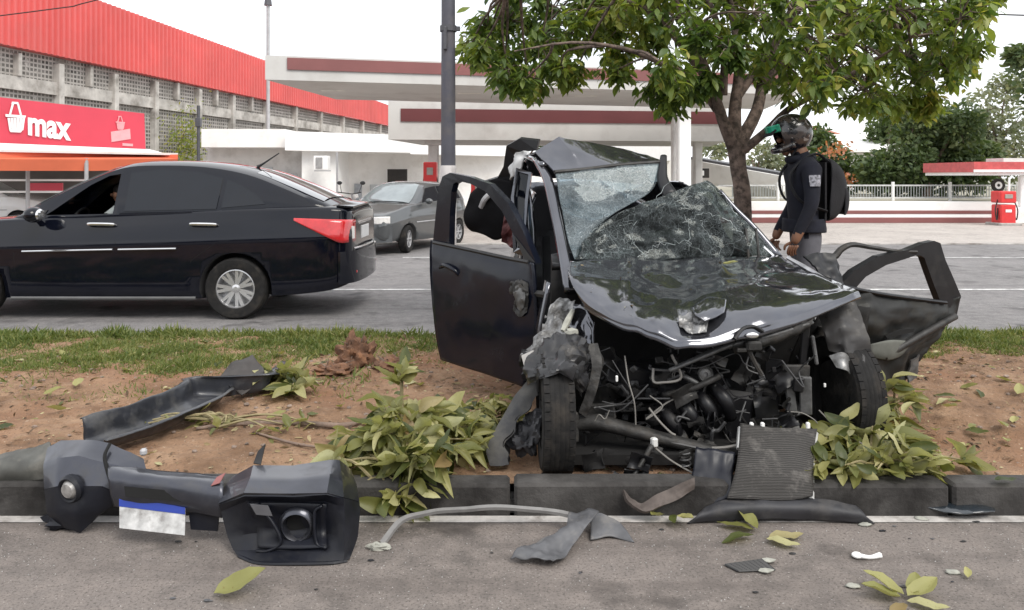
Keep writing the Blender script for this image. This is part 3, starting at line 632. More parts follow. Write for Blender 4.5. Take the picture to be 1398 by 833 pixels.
# background trees
def limb(b, p, d, ln, r, depth, rnd, tips, up=.25):
    pts = [V(p)]; dd = V(d).normalized(); n = 5
    for i in range(n):
        dd = (dd+V((rnd.gauss(0, .16), rnd.gauss(0, .16), rnd.gauss(0, .1)+up*.12))).normalized(); pts.append(pts[-1]+dd*ln/n)
    b.tube(pts, [r*(1-.45*i/n) for i in range(n+1)], 7); 
    if depth == 0: tips.append(pts[-1]); tips.append(pts[3]); return
    for k in range(rnd.choice((2, 3, 3))):
        ax_ = V((rnd.gauss(0, 1), rnd.gauss(0, 1), rnd.gauss(.2, .6))).normalized()
        limb(b, pts[-1-(k % 2)], (dd+ax_*.9).normalized(), ln*rnd.uniform(.6, .8), r*.5, depth-1, rnd, tips, up)
def bg_tree(name, label, px, d, z0, clumps, n, ls, mat, seed, dens=1.0):
    rnd = random.Random(seed); x = (px-CXP)*d/FPX
    t = thing(name, label, 'tree', (x, d, z0), group='trees beyond the fence'); u = d/FPX; b = MB(); it = []
    cs = [(Q(cx, cy, d+rnd.uniform(-1, 1)), r*u) for cx, cy, r in clumps]
    top = sum((c for c, r in cs), V((0, 0, 0)))/len(cs)
    b.tube([V((x, d, z0-.1)), V((x, d, z0)).lerp(top, .4), top], [.18, .14, .08], 8, 8)
    for c, r in cs:
        b.tube([V((x, d, z0)).lerp(top, .5), (c+top)/2+V((0, 0, -.2)), c], [.1, .06, .03], 6, 6)
        for j in range(5):
            q = V((rnd.gauss(0, 1), rnd.gauss(0, 1), rnd.gauss(0, 1))).normalized(); b.tube([c, c+q*r*.85], [.03, .012], 5)
    b.build('trunk', BARK, t, smooth=60)
    for k in range(n):
        c, r = rnd.choice(cs); q = V((rnd.gauss(0, 1), rnd.gauss(0, 1), rnd.gauss(0, .9))); q = q.normalized()*(rnd.random()**.45); p = c+q*r
        if noise.noise(p*1.3+V((seed, 0, 0))) < -.25*dens and rnd.random() < .8: continue
        it.append((aim(p, (q.x+rnd.gauss(0, .6), q.y+rnd.gauss(0, .6), rnd.gauss(-.3, .6)), ls*rnd.uniform(.6, 1.3), rnd.uniform(0, 6)), min(1, max(0, .45+.35*noise.noise(p*.9)+rnd.gauss(0, .18)))))
    cloud('crown', it, mat, t, w=1.6); return t
bg_tree('dense_tree', 'dense green tree standing behind the white fence', 1265, 33, .7, [(1235, 215, 36), (1270, 180, 42), (1300, 200, 38), (1250, 165, 35), (1290, 230, 36), (1325, 235, 30), (1220, 240, 32), (1262, 235, 40), (1200, 232, 28), (1310, 170, 30), (1338, 215, 26)], 16000, .24, BGA, 1)
bg_tree('dark_tree', 'dark bluish green tree rising above the house roof', 1210, 48, .05, [(1212, 175, 26), (1205, 205, 28), (1222, 150, 18)], 3500, .32, BGA, 2)
bg_tree('sparse_tree', 'tall sparse grey green tree above the small red canopy', 1365, 50, .05, [(1350, 150, 34), (1375, 120, 24), (1385, 170, 40), (1355, 190, 34), (1335, 175, 22), (1395, 210, 34), (1345, 215, 30), (1372, 225, 30), (1330, 205, 26)], 5200, .32, BGB, 3, .7)
bg_tree('leafy_tree', 'small leafy tree whose twigs reach in beside the cable', 1440, 30, .05, [(1425, 90, 45), (1392, 75, 14), (1440, 130, 40)], 1500, .3, BGA, 4)
bg_tree('bushy_tree', 'rounded green bush behind the rider', 1150, 36, .7, [(1130, 215, 26), (1165, 235, 26), (1195, 240, 24), (1120, 190, 20), (1145, 250, 24)], 4500, .26, BGA, 5)
bg_tree('pale_tree', 'pale loose tree seen between trunk and rider', 1040, 44, .05, [(1045, 210, 24), (1030, 235, 24), (1060, 225, 20), (975, 205, 18)], 1600, .3, BGB, 6, .6)
bg_tree('hedge_tree', 'dark hedge tree beyond the white fascia', 720, 62, .05, [(640, 190, 14), (670, 186, 14), (700, 188, 14), (735, 192, 14), (770, 195, 12)], 2200, .36, BGA, 7)
bg_tree('thin_tree', 'thin distant tree on the skyline above the house', 1170, 60, .05, [(1175, 195, 12), (1168, 205, 14)], 500, .34, BGB, 8, .5)
rf = random.Random(21); it = []
of = thing('flowering_bush', 'bush with orange red flowers behind the backpack', 'bush', tuple(V(((1150-CXP)*33/FPX, 33, .7))))
for k in range(300):
    c = rf.choice(((1140, 205, 11), (1152, 246, 10), (1130, 240, 8))); p = Q(c[0]+rf.gauss(0, c[2]), c[1]+rf.gauss(0, c[2]*.5), 33+rf.gauss(0, .4)); it.append((aim(p, (rf.gauss(0, 1), -1, rf.gauss(0, 1)), rf.uniform(.12, .22), rf.uniform(0, 6)), rf.random()))
cloud('flowers', it, leaf_mat('orange_flower', [(0, (.38, .13, .07)), (1, (.5, .24, .14))], False), of, w=1.6)
MB().tube([V(((1150-CXP)*33/FPX, 33, .65)), Q(1148, 235, 33)], .05, 6).build('stem', BARK, of)

# ------------------------------------------------------------------ the median tree
rt = random.Random(11); TX, TY = (1006-CXP)*7.0/FPX, 7.0
tree = thing('median_tree', 'broad leafy street tree with forked brown trunk growing behind the wreck', 'tree', (TX, TY, .10))
tb = MB()
TP = lambda px, py, d=7.0: Q(px, py, d)
tb.tube([V((TX+.05, TY, .05)), V((TX+.03, TY, .35)), TP(1014, 280), TP(1008, 230), TP(1005, 198)], [.13, .098, .076, .070, .082], 14, 16)
limbs = [([(1003, 205), (985, 160), (968, 112), (950, 60), (925, 5), (900, -60)], 7.0, -.35, .075), ([(1005, 200), (1003, 150), (1008, 95), (1000, 30), (985, -70), (975, -170)], 7.0, .1, .085),
         ([(1010, 200), (1032, 150), (1042, 100), (1070, 40), (1100, -40), (1120, -130)], 7.0, .35, .08), ([(1008, 210), (1045, 180), (1078, 150), (1120, 128), (1180, 90), (1250, 50)], 7.0, -.5, .055),
         ([(980, 150), (950, 110), (900, 84), (850, 66), (780, 58), (700, 70)], 6.95, -.6, .045), ([(1040, 110), (1100, 70), (1170, 40), (1240, 10), (1300, -20)], 7.1, -.3, .05),
         ([(965, 105), (900, 30), (830, -10), (760, -30), (690, -10)], 6.9, -.3, .05), ([(1003, 140), (1060, 60), (1120, -20), (1200, -80), (1260, -140)], 7.1, .5, .05),
         ([(960, 90), (890, 10), (820, -80), (760, -150)], 7.1, .5, .05), ([(985, 130), (990, 60), (960, -20), (900, -140), (860, -220)], 7.0, .0, .05)]
sk = []
for pts, d, dd, r in limbs:
    n = len(pts); P3 = [TP(px+rt.uniform(-3, 3), py, d+dd*(i/(n-1))*1.3) for i, (px, py) in enumerate(pts)]
    P3 = cr(P3, 16); tb.tube(P3, [r*.78*(1-.85*i/15) for i in range(16)], 9); sk += P3[3:]
clus = []                                              # where foliage masses hang: column, row, radius in photo pixels
vis = [(650, 75, 26), (665, 45, 24), (690, 95, 26), (700, 30, 30), (715, 115, 20), (735, 70, 34), (745, 20, 34), (770, 100, 24), (790, 55, 36), (800, 10, 36), (690, -5, 28), (840, 30, 38), (850, 85, 20), (880, 5, 40), (890, 60, 26), (905, 120, 26), (925, 95, 26), (918, 145, 14), (930, 30, 40), (960, 60, 26),
       (985, 20, 44), (1000, 75, 24), (1030, 35, 44), (1060, 85, 34), (1075, 20, 44), (1100, 120, 30), (1110, 60, 46), (1140, 100, 42), (1160, 30, 44), (1180, 130, 34), (1190, 80, 48), (1215, 25, 46), (1225, 140, 32), (1235, 95, 46), (1262, 45, 46), (1270, 135, 26), (1285, 95, 40), (1300, 30, 36), (1305, 70, 36), (1322, 20, 22), (1318, 95, 20), (955, 130, 12)]
for px, py, r in vis:
    for q in range(2 if px > 870 else 3): clus.append((TP(px+rt.gauss(0, 6), py-6+rt.gauss(0, 5), (7.0+rt.uniform(-1.15, 1.0)) if px > 870 else 7.0+rt.uniform(.0, 1.5)), r*7/FPX))
for k in range(110):                                   # the rest of the crown above the frame
    a = rt.uniform(0, 6.28); rr = math.sqrt(rt.random())*1.95; z = rt.uniform(3.0, 5.0); s = math.sqrt(max(.05, 1-((z-3.0)/2.4)**2))
    clus.append((V((TX+.55+math.cos(a)*rr*s, TY+.55+math.sin(a)*rr*.72*s, z)), rt.uniform(.16, .3)))
leaves = []; gaps = V((31.7, 5.1, 2.2))
for c, r in clus:
    near = min(sk, key=lambda p: (p-c).length); mid = (near+c)/2+V((rt.gauss(0, .05), rt.gauss(0, .05), .05))
    tb.tube([near, mid, c], [.016, .011, .006], 5, 7)
    for s in range(11):                                 # shoots, each ending in a drooping rosette
        q = V((rt.gauss(0, 1), rt.gauss(0, 1), rt.gauss(0, .8))).normalized()*r*rt.uniform(.45, 1.05); e = c+q
        tb.tube([c, c+q*.5+V((0, 0, .03)), e], [.006, .005, .003], 4)
        for l in range(rt.randint(9, 14)):
            a = rt.uniform(0, 6.28); p = e+V((rt.gauss(0, .03), rt.gauss(0, .03), rt.gauss(0, .035)))
            d = V((math.cos(a), math.sin(a), rt.uniform(-1.6, .1))); sz = rt.uniform(.075, .145)
            tint = min(1, max(0, .44+.6*noise.noise(c*1.1+gaps)+rt.gauss(0, .17)))
            leaves.append((aim(p, d, sz, rt.gauss(0, .5)), tint))
tb.build('trunk', M('tree_bark', (.19, .14, .115), .95, var=.35, vs=9, bmp=.9, bs=26, dirt=(.055, .042, .034), dlo=.42, dhi=.62, ds=16), tree, smooth=50)
def vis_key(it):
    p = it[0].translation; px = CXP+p.x*FPX/p.y; py = HZ-(p.z-CH)*FPX/p.y
    return p.y if 0 < py < 200 and 600 < px < 1390 else 99
leaves.sort(key=vis_key)
lms = [leaf_me('leaf', LEAF_TREE_O, w, bd) for w, bd in ((1.1, .12), (1.35, .2), (1.25, .05))]
for i, (m, tint) in enumerate(leaves[:300]):
    o = bpy.data.objects.new('leaf', lms[i % 3]); COL.objects.link(o); o.parent = tree; o.matrix_basis = Matrix.Translation(-tree.location) @ m
cloud('crown', leaves[300:], LEAF_TREE, tree, w=1.2)
print('tree leaves', len(leaves))

# ------------------------------------------------------------------ passing and parked cars
def paint(name, col, rough=.22, metal=.0, flake=.0): return M(name, col, rough, metal, 1.0, var=.06, vs=3, dirt=tuple(min(1, c*1.4+.02) for c in col), dlo=.55, dhi=.85, ds=4)
BLACKP = M('black_paint', (.004, .005, .010), .06, 0, 0, var=.1, vs=3, spec=.42)
GREYP = M('grey_paint', (.075, .080, .083), .3, .35, 1.0, var=.06, vs=2)
WHITEP = M('white_car_paint', (.75, .75, .75), .25, 0, 1.0, var=.03)
TYRE = M('tyre_rubber', (.014, .0135, .0135), .85, spec=.3, var=.3, vs=18, bmp=.3, bs=70, dirt=(.045, .039, .033), dlo=.5, dhi=.75, ds=9)
ALLOY = M('alloy', (.62, .62, .63), .3, .7, var=.08)
CHROME = M('chrome', (.75, .75, .76), .16, .9, var=.05)
TINT = M('tinted_glass', (.006, .008, .013), .04, 0, 0, var=.1, spec=.45)
SCREEN = M('reflective_windscreen', (.16, .19, .20), .08, 0, 1.0, var=.25, vs=2.5, spec=.8)
REDL = M('red_lens', (.60, .02, .025), .12, 0, 1.0, var=.15, vs=12); CLRL = M('clear_lens', (.72, .70, .68), .1, 0, 1.0, var=.1, vs=20)
PLASB = M('black_plastic', (.018, .018, .019), .55, var=.25, vs=10)
PLATEW = M('plate_white', (.66, .66, .66), .4, var=.05)
SEAM = M('panel_gap', (.004, .004, .004), .9)
def wheel(parent, loc, r, wd, rot=None, spokes=7, rimmat=None, name='wheel', local=True, twin=True, hub=True):
    m = Matrix.Translation(loc) @ (rot or Matrix.Identity(4)) @ Matrix.Rotation(R(-90), 4, 'X')      # lathe axis to +y: outer side is +z of the profile
    w_ = wd/2; rr = r*.66
    t = MB().lathe([(rr*.96, -w_*.9), (rr*1.05, -w_), (r*.93, -w_*.98), (r*.985, -w_*.8), (r, -w_*.5), (r, w_*.5), (r*.985, w_*.8), (r*.93, w_*.98), (rr*1.05, w_), (rr*.96, w_*.9)], 48, m)
    for g_ in (-.45, -.15, .15, .45): t.lathe([(r*1.002, w_*(g_-.16)), (r*1.008, w_*(g_-.12)), (r*1.008, w_*(g_+.12)), (r*1.002, w_*(g_+.16))], 48, m)
    ty = t.build('tyre', TYRE, parent, smooth=35); 
    ri = MB().lathe([(rr*.98, -w_*.85), (rr*.98, w_*.82), (rr*.9, w_*.86), (rr*.88, w_*.2), (rr*.86, -w_*.6), (0, -w_*.6)], 40, m)
    o = ri.build('rim', rimmat or ALLOY, parent, smooth=35)
    b = MB()
    for k in range(spokes):
        a = 2*math.pi*k/spokes
        for da in ((-.16, .16) if twin else (0,)):
            p = lambda q, rad, h: m @ V((rad*math.cos(q), rad*math.sin(q), h))
            i0, i1 = a+da*.15, a+da
            u = V((-math.sin(i1), math.cos(i1), 0))
            hw = rr*.075
            pts = [V((rr*.14*math.cos(i0), rr*.14*math.sin(i0), w_*.66)), V((rr*.9*math.cos(i1), rr*.9*math.sin(i1), w_*.78))]
            vs_ = []
            for q in pts:
                for sgn in (-1, 1):
                    for h in (0, -.03): vs_.append(m @ (q+u*hw*sgn+V((0, 0, h))))
            b.add(vs_, [(0, 2, 6, 4), (1, 5, 7, 3), (0, 4, 5, 1), (2, 3, 7, 6), (0, 1, 3, 2), (4, 6, 7, 5)])
    b.lathe([(0, w_*.5), (rr*.2, w_*.5), (rr*.2, w_*.7), (rr*.1, w_*.78), (0, w_*.78)], 16, m); b.build('spokes', rimmat or ALLOY, parent)
    return ty
SEC = [(0, 0, 0), (.84, 0, 0), (.94, 0, .035), (.968, .14, 0), (.985, .35, 0), (.998, .58, 0), (1.0, .655, 0), (.992, .69, 0), (.968, .80, 0), (.93, .93, 0), (.87, 1.0, .0), (.5, 1.0, .022), (0, 1.0, .03)]
def interp(st, x):
    for a, b in zip(st, st[1:]):
        if a[0] <= x <= b[0]:
            t = (x-a[0])/(b[0]-a[0]) if b[0] > a[0] else 0; return [p+(q-p)*t for p, q in zip(a, b)]
    return st[0] if x < st[0][0] else st[-1]
def section(st): x, zb_, zt_, w_ = st; h = zt_-zb_; return [(w_*a, zb_+h*f+o) for a, f, o in SEC]
def side_y(st, x, z):
    s = section(interp(st, x)); s = s[2:11]
    for (y0, z0), (y1, z1) in zip(s, s[1:]):
        if z0 <= z <= z1: return y0+(y1-y0)*(z-z0)/(z1-z0+1e-9)
    return s[0][0] if z < s[0][1] else s[-1][0]
def dens(st, n):
    pts = cr([V((s[0], s[1], s[2])) for s in st], n); wv = cr([V((s[0], s[3], 0)) for s in st], n)
    return [(p.x, p.y, p.z, q.y) for p, q in zip(pts, wv)]
def car_body(root, st, mat, wheels, wr, extra_cut=()):
    D = dens(st, 60); b = MB(); prev = None; rings = []
    for s in D:
        half = cr([V((0, y, z)) for y, z in section(s)], 37); ring = [V((s[0], p.y, p.z)) for p in half]+[V((s[0], -p.y, p.z)) for p in half[-2:0:-1]]; rings.append(ring)
    k = len(rings[0]); vs_ = [p for r_ in rings for p in r_]; fs_ = []
    for i in range(len(rings)-1):
        for j in range(k): fs_.append((i*k+j, i*k+(j+1) % k, (i+1)*k+(j+1) % k, (i+1)*k+j))
    fs_ += [tuple(range(k))[::-1], tuple((len(rings)-1)*k+j for j in range(k))]
    b.add(vs_, fs_); o = b.build('body', [mat, PLASB], root, smooth=1)
    cut = []
    for wx, wy in wheels:
        c = MB(); s = 1 if wy > 0 else -1
        c.lathe([(0, 0), (wr, 0), (wr, .5), (0, .5)], 40, Matrix.Translation((wx, s*.60, wr*.86)) @ Matrix.Rotation(R(-90*s), 4, 'X')); cut.append(c.build('cutter', PLASB))
    cut += list(extra_cut); boolean(o, cut)
    for p in o.data.polygons: p.use_smooth = True
    return o
def greenhouse(root, gs, wroof, mat, cut=()):            # gs: x, base z, top z, base half width
    D = dens(gs, 46); zmax = max(g_[2] for g_ in D); rings = []
    for x, z0, z1, wb in D:
        gy = lambda z: wb+(wroof-wb)*max(0, (z-z0))/(zmax-z0)
        e = min(.10, (z1-z0)*.6); yt = gy(z1-e)
        pr = [(wb*.98, z0-.06), (wb, z0), (gy(z0+(z1-z0-e)*.5), z0+(z1-z0-e)*.5), (yt, z1-e), (yt-.035, z1-e*.35), (yt-.13, z1), (yt*.45, z1+.022), (0, z1+.03)]
        rings.append([V((x, y, z)) for y, z in pr]+[V((x, -y, z)) for y, z in pr[-2::-1]])
    k = len(rings[0]); b = MB(); fs_ = [(i*k+j, i*k+j+1, (i+1)*k+j+1, (i+1)*k+j) for i in range(len(rings)-1) for j in range(k-1)]
    fs_ += [(i*k+k-1, i*k, (i+1)*k, (i+1)*k+k-1) for i in range(len(rings)-1)]
    fs_ += [tuple(range(k))[::-1], tuple((len(rings)-1)*k+j for j in range(k))]
    b.add([p for r_ in rings for p in r_], fs_); o = b.build('cabin', mat, root, smooth=40)
    if cut: boolean(o, list(cut))
    def gside(x, z):
        q = interp([tuple(d_) for d_ in D], x); return q[3]+(wroof-q[3])*max(0, (z-q[1]))/(zmax-q[1])
    return o, gside
def side_panel(root, name, xz, yf, off, mat, th=.006, s=1, n=1):
    b = MB(); b.poly([V((x, s*(yf(x, z)+off), z)) for x, z in xz], th*s); return b.build(name, mat, root)
def seam(root, xz, yf, s=1, r=.0035):
    b = MB(); b.tube([V((x, s*(yf(x, z)+.0005), z)) for x, z in xz], r, 4); return b.build('panel_gap', SEAM, root)
def frange(a, b, n): return [a+(b-a)*i/(n-1) for i in range(n)]

# black sedan: x forward, y to its left, origin under the rear axle
SX, SY = (326-CXP)*8.50/FPX, 8.48
sed = thing('sedan', 'shiny black saloon car driving past behind the grass', 'car', (SX, SY+.80, .05), math.pi, local=True)
st = [(-1.185, .44, 1.00, .60), (-1.17, .38, 1.10, .72), (-1.10, .33, 1.15, .81), (-.92, .28, 1.168, .87), (-.5, .24, 1.17, .905), (0, .22, 1.155, .915), (.8, .20, 1.12, .915), (1.8, .20, 1.075, .91), (2.5, .22, 1.04, .905), (2.95, .24, 1.0, .885), (3.35, .27, .90, .82), (3.58, .34, .76, .66), (3.63, .44, .66, .5)]
def wcut(xz, y0, y1):
    b = MB(); k = len(xz); b.add([V((x, y0, z)) for x, z in xz]+[V((x, y1, z)) for x, z in xz], [tuple(range(k)), tuple(range(2*k-1, k-1, -1))]+[((i+1) % k, i, i+k, (i+1) % k+k) for i in range(k)])
    return b.build('cutter', DARKIN)
fw = [(1.30, 1.10), (2.02, 1.085), (1.95, 1.13), (1.60, 1.40), (1.42, 1.50), (1.30, 1.52)]
car_body(sed, st, BLACKP, [(0, 1), (0, -1), (2.78, 1), (2.78, -1)], .375, [wcut([(.55, .62), (2.0, .62), (2.0, 1.2), (.55, 1.2)], -.70, .72)])
gs = [(-.98, 1.15, 1.17, .70), (-.80, 1.15, 1.25, .76), (-.45, 1.14, 1.40, .80), (-.05, 1.13, 1.545, .825), (.4, 1.11, 1.625, .84), (.9, 1.10, 1.645, .845), (1.3, 1.09, 1.615, .845), (1.7, 1.07, 1.45, .84), (2.1, 1.05, 1.24, .82), (2.4, 1.04, 1.06, .76)]
cab, gside = greenhouse(sed, gs, .60, BLACKP, [wcut(fw, .35, 1.2), wcut([(.6, 1.0), (2.0, 1.0), (1.6, 1.36), (1.35, 1.5), (.6, 1.5)], -.66, .66)])
bys = lambda x, z: side_y(st, x, z)
side_panel(sed, 'rear_door_window', [(.22, 1.15), (1.18, 1.125), (1.19, 1.53), (.85, 1.565), (.45, 1.535), (.20, 1.47)], gside, .004, TINT)
side_panel(sed, 'quarter_window', [(-.28, 1.20), (.17, 1.16), (.15, 1.455), (-.02, 1.39), (-.18, 1.30)], gside, .004, TINT)
side_panel(sed, 'mirror_triangle', [(2.03, 1.085), (2.28, 1.07), (2.0, 1.14)], gside, .004, PLASB)
for s in (-1,):
    side_panel(sed, 'side_window', [(.22, 1.15), (2.0, 1.10), (1.5, 1.50), (.85, 1.56), (.45, 1.53), (.20, 1.46)], gside, .004, TINT, s=-1)
def screen(root, name, gs, wroof, x0, x1, f0, f1, mat, off=.006, n=10):      # glass laid over the sloping end of a cabin
    D = dens(gs, 46); zmax = max(q[2] for q in D); rows = []
    for x in frange(x0, x1, n):
        q = interp([tuple(d_) for d_ in D], x); wb = q[3]; e = min(.10, (q[2]-q[1])*.6); yt = wb+(wroof-wb)*max(0, (q[2]-e-q[1]))/(zmax-q[1])
        f = f0+(f1-f0)*(x-x0)/(x1-x0); sl = (interp([tuple(d_) for d_ in D], min(x+.03, D[-1][0]))[2]-interp([tuple(d_) for d_ in D], max(x-.03, D[0][0]))[2])/.06
        nrm = V((-sl, 0, 1)).normalized()*off; w_ = (yt-.10)*f
        rows.append([V((x, y*w_, q[2]+.03*(1-abs(y)**2*.8)-(0.012 if abs(y) > .9 else 0)))+nrm for y in frange(-1, 1, 9)])
    b = MB(); b.sheet(rows, 18, n*2, thick=.005); return b.build(name, mat, root, smooth=40)
screen(sed, 'rear_window', gs, .60, -.86, -.12, .98, .92, M('sky_lit_glass', (.02, .022, .026), .05, 0, 1.0, var=.1, spec=1.0)); screen(sed, 'windscreen', gs, .60, 1.42, 2.30, .92, .98, SCREEN)
for xs_ in ([(1.235, .30), (1.24, .8), (1.245, 1.09)], [(.56, .26), (.45, .62), (.20, .80), (.16, 1.02), (.19, 1.13)], [(2.28, .34), (2.30, .7), (2.27, 1.03)], [(.5, .27), (2.25, .27)]):
    seam(sed, [(x, z) for x, z in xs_], bys)
for x, nm in ((1.40, 'front'), (.33, 'rear')):
    b = MB(); y = bys(x, .99); b.tube([V((x-.13, y+.012, .985)), V((x-.11, y+.04, .992)), V((x+.10, y+.04, .996)), V((x+.13, y+.012, .99))], [.018, .024, .024, .017], 8, 10, .8); h = b.build('door_handle', CHROME, sed)
    b = MB(); b.ball(V((x, y-.004, .965)), .05, 10, 6, 1.2, .2, .55); b.build('handle_cup', SEAM, h)
for x0, x1, z0, z1 in ((.60, 1.20, .745, .735), (1.26, 2.2, .735, .715)):
    b = MB(); xs2 = frange(x0, x1, 10); b.tube([V((x, bys(x, z0)+.006, z0+(z1-z0)*(x-x0)/(x1-x0))) for x in xs2], .024, 8, 0, .45); b.build('door_moulding', CHROME, sed)
b = MB(); xs2 = frange(.42, 2.35, 10); b.tube([V((x, bys(x, .25)+.004, .222)) for x in xs2], .02, 6); b.build('sill_trim', M('sill_trim', (.1, .1, .1), .4), sed)
# mirror, tail lamps, rear plate, spoiler, aerial, bumper
m_ = MB(); m_.ball(V((2.02, 1.02, 1.10)), .12, 14, 10, .75, 1.0, .68); mo = m_.build('wing_mirror', BLACKP, sed, smooth=1); MB().box((2.1, .90, 1.05), (.06, .12, .04), bev=.01).build('mirror_arm', PLASB, mo); MB().ball((1.955, 1.02, 1.10), .095, 12, 8, .35, .9, .62).build('mirror_glass', CHROME, mo)
def lamp_patch(name, xz, mat, par, off=.006):
    D2 = [(x, z) for x, z in xz]; rows = 10
    return side_panel(par, name, xz, bys, off, mat, .012)
tl = MB(); rows = []
for t in frange(0, 1, 9):                               # lens wraps from the flank round the corner
    x = -.60-.52*t; zt_ = 1.055-.02*t; zb_ = 1.03-.235*min(1, t*1.1); y = lambda z: side_y(dens(st, 60), x, z)
    rows.append([V((x-.004, y(z)+.009, z)) for z in frange(zb_, zt_, 5)])
for t in (1, ):
    rows.append([V((-1.188, .60, z)) for z in frange(.80, 1.03, 5)])
tl.sheet(rows, 8, 20, thick=.012); tlo = tl.build('tail_lamp', REDL, sed, smooth=1)
MB().sheet([[V((-1.10, side_y(dens(st, 60), -1.08, z)+.012-.02*0, z)) for z in frange(.83, .98, 4)], [V((-1.19, .64, z)) for z in frange(.83, .96, 4)]], 6, 6, thick=.008).build('clear_lens', CLRL, tlo)
tl2 = MB().sheet([[V((-1.10, -.76, z)) for z in frange(.9, 1.1, 4)], [V((-1.165, -.58, z)) for z in frange(.92, 1.08, 4)]], 6, 6, thick=.012).build('tail_lamp', REDL, sed, smooth=1)
MB().box((-1.185, 0, .87), (.02, .44, .14), bev=.004).build('number_plate', PLATEW, sed)
MB().box((-1.18, 0, .985), (.03, .75, .035), bev=.008).build('boot_chrome_strip', CHROME, sed)
MB().box((-1.165, 0, .88), (.02, .80, .26), bev=.008).build('plate_recess', PLASB, sed)
MB().sheet([[V((-1.19, -.70, 1.155)), V((-1.22, 0, 1.175)), V((-1.19, .70, 1.155))], [V((-1.02, -.74, 1.168)), V((-1.02, 0, 1.20)), V((-1.02, .74, 1.168))]], 14, 6, thick=.02).build('boot_spoiler', BLACKP, sed, smooth=40)
MB().tube([V((-1.18, -.62, .72)), V((-1.222, -.3, .72)), V((-1.23, 0, .72)), V((-1.222, .3, .72)), V((-1.18, .62, .72))], .014, 6, 24).build('bumper_trim', CHROME, sed)
MB().sheet([[V((-1.06, -.80, z)), V((-1.175, -.62, z)), V((-1.215, -.3, z)), V((-1.222, 0, z)), V((-1.215, .3, z)), V((-1.175, .62, z)), V((-1.06, .835, z))] for z in (.36, .42, .56, .66, .70)], 30, 10, thick=.03).build('rear_bumper', BLACKP, sed, smooth=40)
for y in (-.62, .60): MB().box((-1.20, y*.9, .47), (.03, .14, .04), bev=.01).build('reflector', REDL, sed)
MB().tube([V((.05, 0, 1.60)), V((-.02, 0, 1.64)), V((-.20, 0, 1.76))], [.022, .012, .006], 6, 8).build('aerial', PLASB, sed)
for wx in (0, 2.78):
    for s in (1, -1):
        p = thing('wheel', '', ''); 
        for k_ in ('label', 'category'): del p[k_]
        p.parent = sed; p['_local'] = 1; p.location = (wx, s*.80, .322)
        wheel(p, (0, 0, 0), .322, .205, None if s > 0 else Matrix.Rotation(math.pi, 4, 'Z'), 7, ALLOY)
MB().box((1.2, 0, .62), (1.4, 1.3, .04)).build('cabin_floor', DARKIN, sed)
for y in (.34, -.34):
    s_ = MB(); s_.box((1.42, y, .70), (.5, .48, .16), bev=.05); s_.box((1.17, y, .96), (.14, .46, .50), Matrix.Rotation(R(-12), 3, 'Y'), .05); s_.box((1.10, y, 1.28), (.09, .26, .16), bev=.04); s_.build('seat', M('seat_cloth', (.10, .09, .085), .9), sed, smooth=40)
st_w = MB(); mm = Matrix.Translation((1.92, .36, .98)) @ Matrix.Rotation(R(65), 4, 'Y'); st_w.tube([mm @ V((.18*math.cos(a), .18*math.sin(a), 0)) for a in frange(0, 2*math.pi, 25)], .014, 6); st_w.build('steering_wheel', PLASB, sed)
MB().box((2.12, 0, .94), (.3, 1.3, .2), bev=.05).build('dashboard', PLASB, sed)

